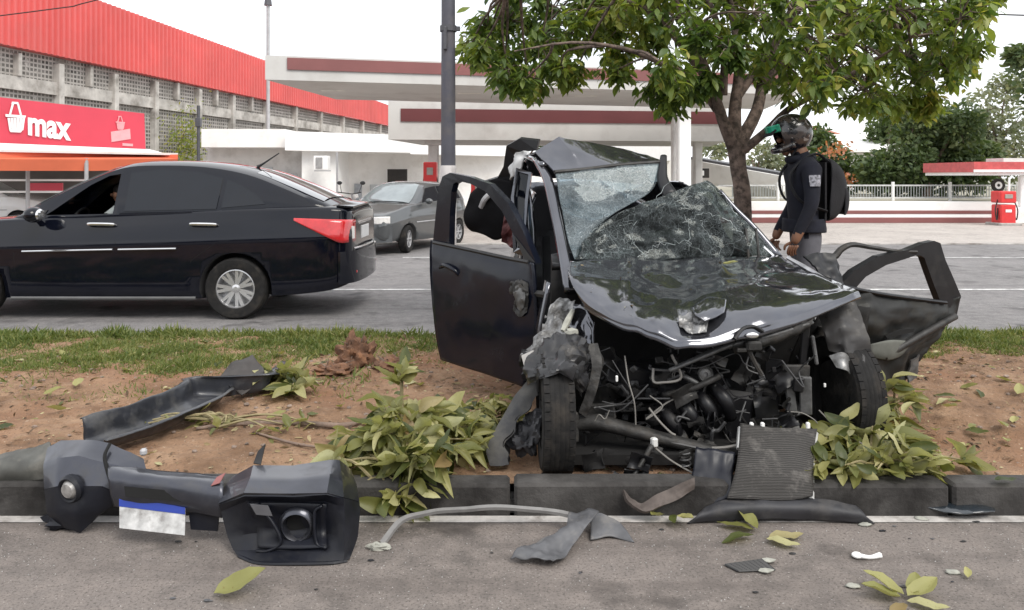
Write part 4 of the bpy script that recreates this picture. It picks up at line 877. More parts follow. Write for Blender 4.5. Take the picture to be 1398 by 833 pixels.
# grey hatchback in the forecourt, seen from its front corner
def small_hatch(label, loc, rz, mat, screenmat, grp=None):
    h = thing('hatchback', label, 'car', loc, rz, group=grp, local=True)
    s2 = [(-.58, .40, .92, .52), (-.52, .30, .98, .68), (-.3, .25, 1.0, .765), (.2, .22, .98, .79), (1.2, .20, .955, .795), (2.0, .22, .925, .79), (2.35, .24, .87, .775), (2.7, .25, .80, .745), (2.93, .28, .72, .68), (3.0, .36, .62, .58)]
    car_body(h, s2, mat, [(0, 1), (0, -1), (2.22, 1), (2.22, -1)], .31)
    g2 = [(-.5, .95, 1.0, .66), (-.38, .96, 1.18, .69), (-.2, .96, 1.30, .71), (.2, .95, 1.345, .72), (.8, .94, 1.355, .72), (1.2, .93, 1.32, .72), (1.5, .92, 1.17, .71), (1.8, .91, .99, .69), (1.95, .91, .92, .66)]
    c, gy = greenhouse(h, g2, .53, mat)
    for s in (1, -1):
        side_panel(h, 'side_window', [(.75, .975), (1.55, .95), (1.42, 1.09), (1.22, 1.24), (.78, 1.275)], gy, .004, TINT, s=s); side_panel(h, 'side_window', [(-.22, 1.0), (.70, .98), (.72, 1.275), (.2, 1.27), (-.12, 1.2)], gy, .004, TINT, s=s)
        b = MB(); b.ball((1.52, s*.84, .98), .085, 10, 8, .6, 1, .7); b.build('wing_mirror', mat, h, smooth=1)
        b = MB(); b.sheet([[V((2.90, s*.42, z)) for z in (.60, .66, .72)], [V((2.985-.03, s*.52, z)) for z in (.59, .66, .725)], [V((2.80, s*.715, z)) for z in (.60, .67, .73)]], 8, 12, thick=.03); o = b.build('headlight', CLRL, h, smooth=1); o.location.x = .045
        seam(h, [(.74, .28), (.74, .95)], lambda x, z: side_y(s2, x, z), s); seam(h, [(1.72, .3), (1.74, .90)], lambda x, z: side_y(s2, x, z), s)
        b = MB(); b.tube([V((x, s*(side_y(s2, x, .6)+.004), .58)) for x in frange(.3, 1.95, 9)], .014, 6); b.build('side_moulding', GREY, h)
        for wx in (0, 2.22):
            p = bpy.data.objects.new('wheel', None); COL.objects.link(p); p['_local'] = 1; p.parent = h; p.location = (wx, s*.70, .268); p.rotation_euler.z = (0 if s > 0 else math.pi)+(R(12) if wx else 0)
            wheel(p, (0, 0, 0), .268, .165, None, 6, GREY, twin=False)
    screen(h, 'windscreen', g2, .53, 1.24, 1.88, .93, 1.0, screenmat)
    MB().box((3.0, 0, .655), (.05, .62, .09), bev=.02).build('grille', PLASB, h); MB().lathe([(0, 0), (.05, 0), (.05, .02), (0, .02)], 16, Matrix.Translation((3.02, 0, .66)) @ Matrix.Rotation(R(90), 4, 'Y')).build('badge', CHROME, h)
    MB().sheet([[V((2.80, -.74, z)), V((2.99, -.5, z)), V((3.05, 0, z)), V((2.99, .5, z)), V((2.80, .74, z))] for z in (.24, .3, .45, .56)], 22, 8, thick=.04).build('front_bumper', M('bumper_grey', (.075, .08, .085), .5), h, smooth=40)
    MB().box((3.06, 0, .62), (.02, .40, .13), bev=.004).build('number_plate', PLATEW, h)
    return h
p = onz(528, 345, .054)
small_hatch('old metallic grey hatchback stopped on the forecourt facing the road', (p.x+.55, p.y+2.35, .054), R(-112), GREYP, SCREEN)
p = onz(-40, 318, .054)
small_hatch('white hatchback parked before the shop front, mostly hidden', (p.x-1.4, p.y+1, .054), R(8), WHITEP, SCREEN)

# parked motorcycle, only its handlebar shows over the saloon's boot
mc = thing('motorcycle', 'dark motorcycle parked by the white wall with its mirrors showing', 'motorcycle', (*g(470, 21.5), .054), R(70), local=True)
for x in (-.62, .62):
    mm = Matrix.Translation((x, 0, .29)) @ Matrix.Rotation(R(90), 4, 'X'); MB().lathe([(.20, -.04), (.28, -.045), (.29, 0), (.28, .045), (.20, .04)], 28, mm).build('tyre', TYRE, mc); MB().lathe([(0, -.02), (.2, -.03), (.2, .03), (0, .02)], 20, mm).build('rim', GREY, mc)
MB().ball((.12, 0, .78), .2, 14, 10, 1.3, .7, .7).build('tank', MAROON, mc, smooth=1); MB().sheet([[V((-.6, -.12, .80)), V((-.6, .12, .80))], [V((-.2, -.13, .74)), V((-.2, .13, .74))], [V((.0, -.1, .77)), V((.0, .1, .77))]], 6, 10, thick=.08).build('seat', PLASB, mc); MB().box((.02, 0, .42), (.42, .28, .34), bev=.05).build('engine', DGREY, mc)
MB().tube([V((.62, 0, .29)), V((.45, 0, .8)), V((.38, 0, 1.0))], .03, 8).build('fork', GREY, mc); MB().tube([V((.25, -.36, 1.05)), V((.36, -.15, 1.02)), V((.38, 0, 1.0)), V((.36, .15, 1.02)), V((.25, .36, 1.05))], .016, 6, 14).build('handlebar', PLASB, mc)
for s in (-1, 1): b = MB(); b.tube([V((.3, s*.27, 1.04)), V((.34, s*.34, 1.26))], .009, 5); b.ball((.34, s*.36, 1.30), .075, 10, 8, .35, 1.1, .7); b.build('mirror', PLASB, mc)
MB().ball((.55, 0, .92), .1, 10, 8).build('headlight', CLRL, mc); MB().tube([V((-.05, .12, .2)), V((-.2, .3, .06)), V((-.22, .36, .0))], .012, 5).build('kickstand', GREY, mc)

# ------------------------------------------------------------------ people
def skin(name, J, E, mats, parent, root, levels=2, matf=None):
    names = list(J); ix = {n: i for i, n in enumerate(names)}
    me = bpy.data.meshes.new(name); me.from_pydata([J[n][0] for n in names], [(ix[a], ix[b]) for a, b in E], [])
    o = bpy.data.objects.new(name, me); COL.objects.link(o)
    md = o.modifiers.new('skin', 'SKIN'); md.use_smooth_shade = True
    sv = me.skin_vertices[0].data
    for n in names:
        r = J[n][1]; sv[ix[n]].radius = (r, r) if not hasattr(r, '__len__') else r; sv[ix[n]].use_root = (n == root)
    sb = o.modifiers.new('sub', 'SUBSURF'); sb.levels = levels; sb.render_levels = levels
    dg = bpy.context.evaluated_depsgraph_get(); m2 = bpy.data.meshes.new_from_object(o.evaluated_get(dg)); bpy.data.objects.remove(o); m2.name = name
    m2.materials.clear()
    for m in mats: m2.materials.append(m)
    for p in m2.polygons:
        p.use_smooth = True; p.material_index = matf(p.center) if matf else 0
    return link(m2, parent, name)
SKIN = M('skin', (.23, .115, .07), .55, var=.1, vs=10); NAVY = M('navy_jacket', (.006, .007, .015), .9, var=.3, vs=9, bmp=.35, bs=16, dirt=(.013, .014, .024), dlo=.5, dhi=.8, ds=5)
TROUS = M('grey_trousers', (.105, .105, .12), .9, var=.2, vs=7, bmp=.3, bs=20); PACK = M('backpack_cloth', (.010, .010, .013), .8, var=.3, vs=6, bmp=.3, bs=40)
SHOE = M('shoe', (.03, .028, .026), .6)
RD = 6.55; RX = (1090-CXP)*RD/FPX; RZ = soil_z(RX, RD)
rider = thing('person', 'person in navy jacket, grey trousers and camouflage helmet carrying a black backpack, head bowed', 'person', (RX, RD, RZ))
S = 1.03
def rp(x, y, z): return (RX+x*S, RD+y*S, RZ+z*S)        # faces minus x; near arm has minus y
J = {'pel': (rp(.05, 0, .98), (.16, .115)), 'bel': (rp(.03, 0, 1.12), (.155, .12)), 'che': (rp(.03, 0, 1.32), (.185, .135)), 'upc': (rp(.045, 0, 1.46), (.155, .11)), 'nec': (rp(.02, 0, 1.57), .065), 'hea': (rp(-.05, 0, 1.66), .085), 'hdt': (rp(-.06, 0, 1.76), .085)}
E = [('pel', 'bel'), ('bel', 'che'), ('che', 'upc'), ('upc', 'nec'), ('nec', 'hea'), ('hea', 'hdt')]
for s, k in ((-1, 'n'), (1, 'f')):
    J.update({k+'sh': (rp(.03, s*.19, 1.45), .082), k+'el': (rp(.02 if k == 'n' else .06, s*.245, 1.18), .06), k+'wr': (rp(-.09, s*.225, .94), .042), k+'pa': (rp(-.115, s*.22, .87), .036),
              k+'hi': (rp(.06, s*.10, .92), .105), k+'kn': (rp(.03+.03*s, s*.11, .52), .07), k+'an': (rp(.09+.04*s, s*.12, .10), .048), k+'to': (rp(-.10+.04*s, s*.13, .045), .042)})
    E += [('upc', k+'sh'), (k+'sh', k+'el'), (k+'el', k+'wr'), (k+'wr', k+'pa'), ('pel', k+'hi'), (k+'hi', k+'kn'), (k+'kn', k+'an'), (k+'an', k+'to')]
def rmat(c):
    z = (c.z-RZ)/S; x = (c.x-RX)/S; y = abs(c.y-RD)/S
    if z > 1.58: return 1
    if z < .96 and x < -.045 and y > .16: return 1
    if z < .10: return 3
    return 0 if z > .985 or (y > .165 and z > .91 and x < .03) else 2
skin('body', J, E, [NAVY, SKIN, TROUS, SHOE], rider, 'pel', 2, rmat)
for s in (-1, 1):
    hands = MB()                                       # fingers, slightly curled, and a thumb from the side of the palm
    for i in range(4):
        x = -.135+.018*i; l = (.85, 1, .95, .75)[i]; hands.tube([rp(x, s*.215, .865), rp(x-.015, s*.205, .83), rp(x-.012, s*.185, .83-.035*l), rp(x-.0, s*.170, .83-.05*l)], [.010, .0095, .009, .007], 7, 8)
    hands.tube([rp(-.125, s*.20, .885), rp(-.165, s*.185, .86), rp(-.17, s*.175, .825)], [.012, .011, .008], 7, 7); o = hands.build('hand_fingers', SKIN, rider, smooth=1); o['kind'] = 'stuff'
fb = MB(); fb.ball(rp(-.150, 0, 1.675), .018, 8, 6, 1.3, .8, 1.2); fb.ball(rp(-.128, 0, 1.615), .02, 8, 6, .7, 1.4, .4); fb.ball(rp(-.10, 0, 1.585), .035, 8, 6); fb.build('face', SKIN, rider, smooth=1)
def camo():
    m, t, B, N, L = nodes('helmet_shell'); tcn = N('TexCoord').outputs['Object']
    c = mix(N, L, thr(N, L, noi(N, L, tcn, 13, 3), .50, .54), (.010, .010, .014), (.055, .042, .038)); c = mix(N, L, thr(N, L, noi(N, L, tcn, 19, 2), .64, .66), c, (.26, .24, .23))
    L(c, B.inputs['Base Color']); B.inputs['Roughness'].default_value = .25; B.inputs['Coat Weight'].default_value = .7; return m
hz = (-.065, 0, 1.735)
def hp(x, y, z):                                        # helmet space, head bowed forward
    q = Matrix.Rotation(R(-16), 3, 'Y') @ V((x, y, z)); return V(rp(hz[0]+q.x, hz[1]+q.y, hz[2]+q.z))
b = MB(); n, m_ = 28, 18; vs_ = []; fs_ = []
for i in range(m_+1):
    th = math.pi*i/m_*.80
    for j in range(n):
        ph = 2*math.pi*j/n; x, y, z = math.sin(th)*math.cos(ph), math.sin(th)*math.sin(ph), math.cos(th)
        vs_.append(hp(x*.165*(1.06 if x > 0 else 1.0), y*.135, z*.148+(.0 if z > 0 else z*.02)))
for i in range(m_):
    for j in range(n):
        ph = 2*math.pi*(j+.5)/n; th = math.pi*(i+.5)/m_*.80
        if math.cos(ph) < -.55 and 1.15 < th < 1.95: continue      # visor opening
        fs_.append((i*n+j, (i+1)*n+j, (i+1)*n+(j+1) % n, i*n+(j+1) % n))
b.add(vs_, fs_); b.build('helmet_shell', camo(), rider, smooth=1)
VIS = M('green_visor', (.03, .42, .25), .12, .2, .6, var=.45, vs=9)
MB().sheet([[hp(-.168*math.cos(a)-.012, .139*math.sin(a), z) for a in frange(-1.0, 1.0, 7)] for z in (.035, .065, .095)], 18, 8, thick=.004).build('raised_visor', VIS, rider, smooth=1)
MB().sheet([[hp(-.21+abs(y)*.35, y, .02) for y in frange(-.10, .10, 5)], [hp(-.155+abs(y)*.2, y, .055) for y in frange(-.11, .11, 5)]], 12, 5, thick=.008).build('helmet_peak', PACK, rider, smooth=1)
MB().tube([hp(-.03, -.118, -.09), hp(-.12, -.085, -.105), hp(-.165, 0, -.105), hp(-.12, .085, -.105), hp(-.03, .118, -.09)], .026, 8, 16).build('chin_bar', camo(), rider, smooth=1)
MB().tube([rp(-.03, -.075, 1.62), rp(-.075, -.05, 1.545), rp(-.07, .0, 1.53), rp(-.075, .05, 1.545), rp(-.03, .075, 1.62)], .008, 5, 12).build('chin_strap', PACK, rider)
b = MB(); b.sheet([[rp(.03-.045, -.262-.004, 1.40), rp(.03, -.272, 1.40), rp(.03+.04, -.262, 1.40)], [rp(.03-.045, -.272, 1.355), rp(.03, -.284, 1.355), rp(.03+.04, -.272, 1.355)], [rp(.03-.04, -.278, 1.315), rp(.03, -.288, 1.315), rp(.03+.035, -.278, 1.315)]], 8, 8, thick=.004); b.build('sleeve_patch', M('sleeve_patch', (.22, .22, .25), .8, var=.8, vs=60), rider)
# jacket collar and hem, backpack with straps
MB().tube([rp(.06, -.085, 1.53), rp(-.05, -.06, 1.525), rp(-.075, 0, 1.52), rp(-.05, .06, 1.525), rp(.06, .085, 1.53), rp(.11, 0, 1.54), rp(.06, -.085, 1.53)], .03, 8, 24).build('collar', NAVY, rider, smooth=1)
hem = []
for z, k in ((1.06, 1.0), (1.0, 1.03), (.955, 1.04)): hem.append([rp(.045+.150*k*math.cos(a), .185*k*math.sin(a), z) for a in frange(0, 2*math.pi, 17)])
MB().sheet(hem, 34, 8, amp=.012, freq=9, thick=.006).build('jacket_hem', NAVY, rider, smooth=1)
bp = thing('backpack', 'black cloth backpack worn on the back of the person in the helmet', 'backpack', rp(.28, 0, 1.0))
prof = [(1.04, .05), (1.07, .10), (1.15, .155), (1.25, .175), (1.36, .165), (1.45, .125), (1.51, .06), (1.53, .02)]
rows = []
for z, dp in prof: rows.append([rp(.20-.02+(dp*max(.0, math.cos(a)) if abs(a) < 1.58 else 0)+.05*(z-1.0), .155*math.sin(a)*(min(1, dp/.08)), z) for a in frange(-1.9, 1.9, 11)])
MB().sheet(rows, 30, 26, amp=.008, freq=7, thick=.02).build('bag', PACK, bp, smooth=1)
MB().sheet([[rp(.17, y, z) for y in (-.14, 0, .14)] for z in (1.05, 1.3, 1.5)], 8, 12, thick=.015).build('back_panel', PACK, bp)
rows = []
for z, dp in ((1.09, .05), (1.14, .085), (1.24, .095), (1.30, .07)): rows.append([rp(.315+dp*math.cos(a)*.8, .11*math.sin(a), z) for a in frange(-1.4, 1.4, 7)])
MB().sheet(rows, 14, 12, thick=.01).build('front_pocket', PACK, bp, smooth=1)
for s in (-1, 1): MB().tube([rp(.20, s*.10, 1.50), rp(.09, s*.125, 1.565), rp(-.045, s*.125, 1.49), rp(-.11, s*.12, 1.36), rp(-.04, s*.165, 1.20), rp(.17, s*.14, 1.12)], .020, 6, 24, .5).build('strap', PACK, bp)

# driver of the black saloon, behind the open window
dv = thing('person', 'driver sitting at the open window of the black saloon', 'person', (SX-1.47, SY+.45, .75))
def dp(x, y, z): return (SX-x-.42, SY+.80-y-.02, .05+z-.13)          # saloon space to world
J = {'pel': (dp(1.05, .36, .90), .13), 'che': (dp(.98, .36, 1.12), (.15, .11)), 'upc': (dp(.97, .36, 1.25), (.12, .09)), 'nec': (dp(1.0, .36, 1.33), .055), 'hea': (dp(1.03, .37, 1.41), .085), 'top': (dp(1.02, .37, 1.48), .075)}
E = [('pel', 'che'), ('che', 'upc'), ('upc', 'nec'), ('nec', 'hea'), ('hea', 'top')]
for s, k in ((1, 'a'), (-1, 'b')):
    J.update({k+'sh': (dp(1.0, .36+s*.17, 1.23), .07), k+'el': (dp(1.24, .36+s*.22, 1.05), .05), k+'ha': (dp(1.55, .36+s*.12, 1.14), .035)}); E += [('upc', k+'sh'), (k+'sh', k+'el'), (k+'el', k+'ha')]
SHIRT = M('pale_shirt', (.30, .33, .33), .9, var=.2)
skin('body', J, E, [SHIRT, SKIN], dv, 'pel', 2, lambda c: 1 if c.z > 1.23 or c.x < dp(1.27, 0, 0)[0] else 0)
MB().ball(dp(1.0, .37, 1.475), .092, 14, 10, 1.0, .9, .75).build('hair', M('dark_hair', (.012, .010, .009), .7), dv, smooth=1)
b = MB(); b.ball(dp(1.115, .37, 1.42), .018, 8, 6); b.ball(dp(1.03, .455, 1.42), .022, 8, 6, 1, .5, 1.3); b.build('face', SKIN, dv)

# ------------------------------------------------------------------ the wrecked car
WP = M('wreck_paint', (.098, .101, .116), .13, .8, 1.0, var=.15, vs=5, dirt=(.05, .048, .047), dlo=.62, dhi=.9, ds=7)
WD = M('wreck_paint_dark_reflection', (.006, .0075, .014), .16, 0, .08, spec=.3, var=.2, vs=4, dirt=(.016, .017, .022), dlo=.55, dhi=.85, ds=5)  # door's copy of the wreck paint, its dark reflections put into the colour
BARE = M('bare_crumpled_metal', (.24, .24, .24), .45, .55, var=.3, vs=9, dirt=(.08, .075, .07), dlo=.45, dhi=.65, ds=12, bmp=.2, bs=30)
GRIME = M('grimy_metal', (.034, .033, .032), .55, .35, var=.5, vs=14, bmp=.4, bs=40, dirt=(.065, .056, .047), dlo=.52, dhi=.75, ds=11)
ALU = M('cast_aluminium', (.13, .13, .13), .5, .6, var=.35, vs=18, bmp=.3, bs=40)
EBLK = M('engine_plastic', (.008, .008, .0095), .40, spec=.4, var=.35, vs=12, dirt=(.026, .024, .022), dlo=.55, dhi=.8, ds=9)
UBLK = M('underbody', (.006, .0055, .0055), .9, var=.4)
WIREW = M('pale_wire', (.20, .19, .175), .6, var=.2); WIREB = M('dark_wire', (.05, .05, .052), .5, var=.3)
FOAM = M('white_foam', (.34, .34, .30), .95, var=.25, vs=14, bmp=.5, bs=30); BAG = M('airbag_cloth', (.50, .50, .50), .9, var=.1, bmp=.4, bs=12)
GREENG = M('sound_deadening', (.11, .113, .10), .9, var=.25, vs=8)
def smashed(name, tint, dens_, sc, crackw, frost, gloss=.25):
    m, t, B, N, L = nodes(name); tcn = N('TexCoord').outputs['Object']; o = t.nodes['Material Output']
    nd = N('TexNoise'); nd.inputs['Scale'].default_value = 5; nd.inputs['Detail'].default_value = 3; L(tcn, nd.inputs['Vector'])
    vm = N('VectorMath'); vm.operation = 'MULTIPLY_ADD'; vm.inputs[1].default_value = (.12, .12, .12); L(nd.outputs['Color'], vm.inputs[0]); L(tcn, vm.inputs[2])
    tot = None
    for s, w_, f in ((sc, crackw, .4), (sc*2.6, crackw*1.3, .55), (sc*6, crackw*1.9, .6), (sc*14, crackw*2.6, .5)):
        v = N('TexVoronoi'); v.feature = 'DISTANCE_TO_EDGE'; v.inputs['Scale'].default_value = s; L(vm.outputs[0], v.inputs['Vector'])
        mr = N('MapRange'); mr.inputs[1].default_value = w_*2.2; mr.inputs[2].default_value = w_*.5; mr.inputs[3].default_value = 0; mr.inputs[4].default_value = f; L(v.outputs['Distance'], mr.inputs[0])
        if True:
            k = N('Math'); k.operation = 'MULTIPLY'; L(mr.outputs[0], k.inputs[0]); L(thr(N, L, noi(N, L, tcn, 3.3+s*.13, 4), .60-dens_*.3, .80-dens_*.25), k.inputs[1]); cur = k.outputs[0]
        else: cur = mr.outputs[0]
        if tot is None: tot = cur
        else: a = N('Math'); a.operation = 'MAXIMUM'; L(tot, a.inputs[0]); L(cur, a.inputs[1]); tot = a.outputs[0]
    fr = N('Math'); fr.operation = 'MAXIMUM'; L(tot, fr.inputs[0]); fz = N('Math'); fz.operation = 'MULTIPLY'; fz.inputs[1].default_value = frost; L(thr(N, L, noi(N, L, tcn, 6, 6, .7), .3, .7), fz.inputs[0]); L(fz.outputs[0], fr.inputs[1])
    tr = N('BsdfTransparent'); tr.inputs[0].default_value = (*tint, 1); gl = N('BsdfGlossy'); gl.inputs['Roughness'].default_value = .08; gl.inputs[0].default_value = (.8, .85, .85, 1)
    lw = N('LayerWeight'); lw.inputs[0].default_value = gloss; m1 = N('MixShader'); L(lw.outputs['Fresnel'], m1.inputs[0]); L(tr.outputs[0], m1.inputs[1]); L(gl.outputs[0], m1.inputs[2])
    B.inputs['Base Color'].default_value = (.46, .52, .54, 1); B.inputs['Roughness'].default_value = .35
    m2 = N('MixShader'); L(fr.outputs[0], m2.inputs[0]); L(m1.outputs[0], m2.inputs[1]); L(B.outputs[0], m2.inputs[2]); L(m2.outputs[0], o.inputs[0]); return m
GLA = smashed('crazed_glass', (.38, .46, .51), .95, 8, .0048, .22); GLB = smashed('smashed_glass', (.30, .335, .32), .68, 9, .0045, .05, .2)

FX, FY = .97, 4.10; fr_ = V((.998, .07, 0)); fb_ = V((-.07, .998, 0))
def C(l, b, z): p = V((FX, FY, 0))+fr_*l+fb_*b; return V((p.x, p.y, z))
wk = thing('wrecked_car', 'crushed black hatchback with open bent doors and smashed windscreen on the median', 'car', (FX, 5.4, .11))
def part(nm, b, mat, smooth=False, par=None): return b.build(nm, mat, par or wk, smooth)

# bonnet, buckled, with a torn flap and a notch for the badge
hood = [[(778, 357, 4.60), (830, 357, 4.71), (890, 356, 4.80), (950, 355, 4.87), (1010, 352, 4.93), (1064, 350, 4.98)],
        [(775, 370, 4.44), (830, 378, 4.46), (890, 383, 4.50), (950, 382, 4.56), (1020, 376, 4.64), (1100, 371, 4.72)],
        [(778, 384, 4.30), (832, 402, 4.20), (890, 413, 4.15), (950, 411, 4.18), (1035, 400, 4.30), (1140, 388, 4.50)],
        [(788, 400, 4.22), (838, 426, 4.05), (895, 442, 3.96), (955, 441, 3.955), (1050, 424, 4.07), (1160, 397, 4.35)],
        [(800, 416, 4.17), (843, 444, 3.985), (900, 464, 3.885), (965, 469, 3.855), (1060, 448, 3.98), (1176, 405, 4.26)]]
G3 = lambda g_: [[Q(*p) for p in r] for r in g_]
b = MB(); b.sheet(G3(hood), 60, 44, amp=.020, freq=4.6, seed=2, thick=.010, fine=.0018)
nv_ = 44*60; hv = [V(v) for v in b.v]
for i, v in enumerate(hv):                              # ridge lines, dent and curled lip
    u = (i % nv_ % 60)/59; t = (i % nv_//60)/43
    v.z += .020*math.exp(-((u-.30)/.035)**2)*(1-t*.4)-.022*math.exp(-((u-.47-.1*(1-t))/.05)**2)*t
    v.z += .016*math.exp(-((u-.70)/.03)**2)*(1-.5*t)-.03*math.exp(-((u-.56)/.07)**2-((t-.80)/.14)**2)
    if t > .95: v.z -= .018*(t-.95)/.05; v.y += .006
b.v = [tuple(v) for v in hv]
hd = part('bonnet', b, WP, 1)
part('torn_flap', MB().sheet(G3([[(944, 420, 4.02), (966, 407, 4.10), (991, 411, 4.10)], [(950, 432, 3.93), (968, 424, 3.97), (990, 420, 4.02)], [(962, 440, 3.90), (974, 436, 3.93), (988, 428, 3.98)]]), 16, 14, amp=.012, freq=9, seed=4, thick=.005), WP, 1, hd)
part('crumpled_edge', MB().sheet(G3([[(926, 434, 4.00), (945, 428, 4.03), (968, 434, 3.985)], [(928, 446, 3.945), (946, 443, 3.955), (966, 446, 3.93)], [(938, 454, 3.905), (950, 456, 3.90), (964, 453, 3.90)]]), 22, 18, amp=.014, freq=30, seed=5, thick=.003, fine=.004), BARE, 25, hd)
rh = random.Random(17); cb = MB()
for k in range(420):
    v = V(hv[rh.randrange(60*4, 60*30)]); r = rh.choice((.002, .003, .004)); v += V((rh.uniform(-.01, .01), rh.uniform(-.01, .01), .002)); cb.add([v+V((-r, 0, 0)), v+V((r, 0, 0)), v+V((0, r, 0)), v+V((0, 0, r*1.4))], [(0, 1, 3), (1, 2, 3), (2, 0, 3)])
o = cb.build('glass_crumbs', GL, hd, fix=False); o['kind'] = 'stuff'
lb_ = []
for k in range(60):
    v = V(hv[rh.randrange(60*3, 60*30)]); lb_.append((aim(v+V((0, 0, .006)), (rh.gauss(0, 1), rh.gauss(0, 1), .1), rh.uniform(.012, .035), rh.gauss(0, .4)), rh.random()))
cloud('leaf_scraps', lb_, LIT, hd)
part('torn_edge', MB().tube([Q(890, 394, 4.42), Q(915, 412, 4.28), Q(935, 430, 4.08), Q(960, 452, 3.95)], [.004, .008, .012, .008], 6, 14), BARE, False, hd)
part('badge_notch', MB().tube([Q(1003, 463, 3.88), Q(1014, 449, 3.91), Q(1030, 446, 3.94), Q(1042, 453, 3.95)], .009, 6, 12), EBLK, False, hd)
part('badge', MB().ball(Q(1027, 458, 3.91), .026, 12, 8, 1.3, .4, .6), CHROME, 1, hd)
for pts in ([(975, 388, 4.62), (1010, 380, 4.70), (1032, 395, 4.52)], [(1005, 402, 4.45), (1035, 383, 4.64), (1050, 398, 4.5)], [(860, 372, 4.66), (890, 392, 4.48), (905, 400, 4.40)]):
    part('scratch', MB().tube([Q(*p)+V((0, 0, .012)) for p in pts], .0035, 4, 10), BARE, False, hd)

# roof crushed into a tent, rails and pillars
roof = [[(757, 234, 5.12), (800, 229, 5.18), (850, 223, 5.24), (905, 220, 5.30)],
        [(730, 207, 5.30), (763, 187, 5.30), (830, 199, 5.46), (880, 210, 5.56)],
        [(714, 214, 5.80), (760, 206, 5.75), (830, 212, 5.80), (880, 222, 5.86)],
        [(700, 236, 6.45), (750, 241, 6.55), (820, 244, 6.55), (890, 252, 6.45)]]
part('roof', MB().sheet(G3(roof), lin=12, amp=.009, freq=5, seed=9, thick=.012, fine=.0012), WP, 22)
part('windscreen_header', MB().tube([Q(757, 235, 5.11), Q(800, 231, 5.17), Q(850, 225, 5.23), Q(905, 221, 5.29)], .018, 8, 16, .7), GRIME)
part('pillar', MB().tube([Q(733, 218, 5.33), Q(748, 246, 5.12), Q(759, 295, 4.92), Q(769, 345, 4.72), Q(779, 398, 4.52)], [.030, .034, .034, .036, .042], 10, 24, .75), WP, 1)
part('roof_rail', MB().tube([Q(742, 226, 5.20), Q(728, 217, 5.45), Q(716, 216, 5.85), Q(705, 232, 6.4)], .022, 8, 16), WP, 1)
part('pillar', MB().tube([Q(712, 222, 5.82), C(-.73, 1.70, 1.1), C(-.76, 1.70, .35)], [.035, .05, .055], 8, 10, .7), WP, 1)
part('pillar', MB().tube([Q(1064, 353, 5.02), Q(1030, 312, 5.12), Q(1003, 285, 5.18), Q(982, 260, 5.22)], [.028, .022, .02, .016], 8, 14), WP, 1)
part('broken_pillar', MB().tube([Q(906, 213, 5.32), Q(905, 226, 5.25), Q(905, 246, 5.16), Q(916, 268, 5.06)], [.022, .027, .036, .05], 10, 14, .6), EBLK, 1)
part('quarter_frame', MB().ring([Q(706, 230, 5.72), Q(727, 236, 5.70), Q(722, 275, 5.68), Q(716, 350, 5.6), Q(702, 345, 5.66), Q(699, 270, 5.70)], [Q(709, 235, 5.72), Q(723, 239, 5.70), Q(718, 275, 5.68), Q(712, 340, 5.6), Q(706, 338, 5.66), Q(703, 270, 5.70)], .03), WP)
part('quarter_glass', MB().poly([Q(708, 233, 5.735), Q(725, 237, 5.715), Q(720, 275, 5.69), Q(714, 342, 5.62), Q(704, 340, 5.68), Q(701, 270, 5.72)], .004), TINT)
part('curtain_airbag', MB().sheet(G3([[(714, 206, 5.80), (722, 208, 5.75), (718, 222, 5.72)], [(704, 214, 5.88), (708, 222, 5.80), (706, 236, 5.78)], [(697, 232, 5.95), (699, 240, 5.9), (697, 246, 5.9)]]), 10, 14, amp=.03, freq=14, seed=1, thick=.012), BAG, 1)
# rear door bent up behind the pole side
b = MB(); b.strip([Q(738, 190, 5.95), Q(712, 187, 6.0), Q(694, 197, 6.05), Q(690, 225, 6.1), Q(682, 240, 6.15), Q(662, 246, 6.2)], [Q(735, 203, 5.95), Q(716, 205, 6.0), Q(707, 212, 6.05), Q(703, 238, 6.1), Q(698, 270, 6.15), Q(684, 290, 6.2)], -.05)
part('rear_door_frame', b, EBLK, False); part('rear_door', MB().sheet(G3([[(658, 264, 6.20), (668, 252, 6.17), (684, 246, 6.12), (704, 250, 6.06)], [(645, 276, 6.22), (664, 270, 6.16), (684, 268, 6.10), (706, 268, 6.04)], [(638, 296, 6.22), (660, 298, 6.16), (682, 300, 6.10), (705, 296, 6.04)], [(650, 308, 6.22), (664, 318, 6.16), (682, 326, 6.12), (702, 316, 6.06)]]), 20, 18, amp=.02, freq=7, seed=2, thick=.06), M('black_trim', (.004, .004, .005), .9, var=.3, spec=.15), 1)
part('grab_handle', MB().tube([Q(657, 283, 6.10), Q(662, 272, 6.06), Q(672, 264, 6.06), Q(680, 268, 6.1)], .022, 8, 12), GREY)
part('door_striker', MB().sheet(G3([[(690, 282, 5.95), (712, 300, 5.9)], [(686, 330, 5.95), (712, 345, 5.9)]]), 10, 10, amp=.05, freq=14, thick=.01), M('dark_red_trim', (.13, .04, .04), .6, var=.5, vs=14))
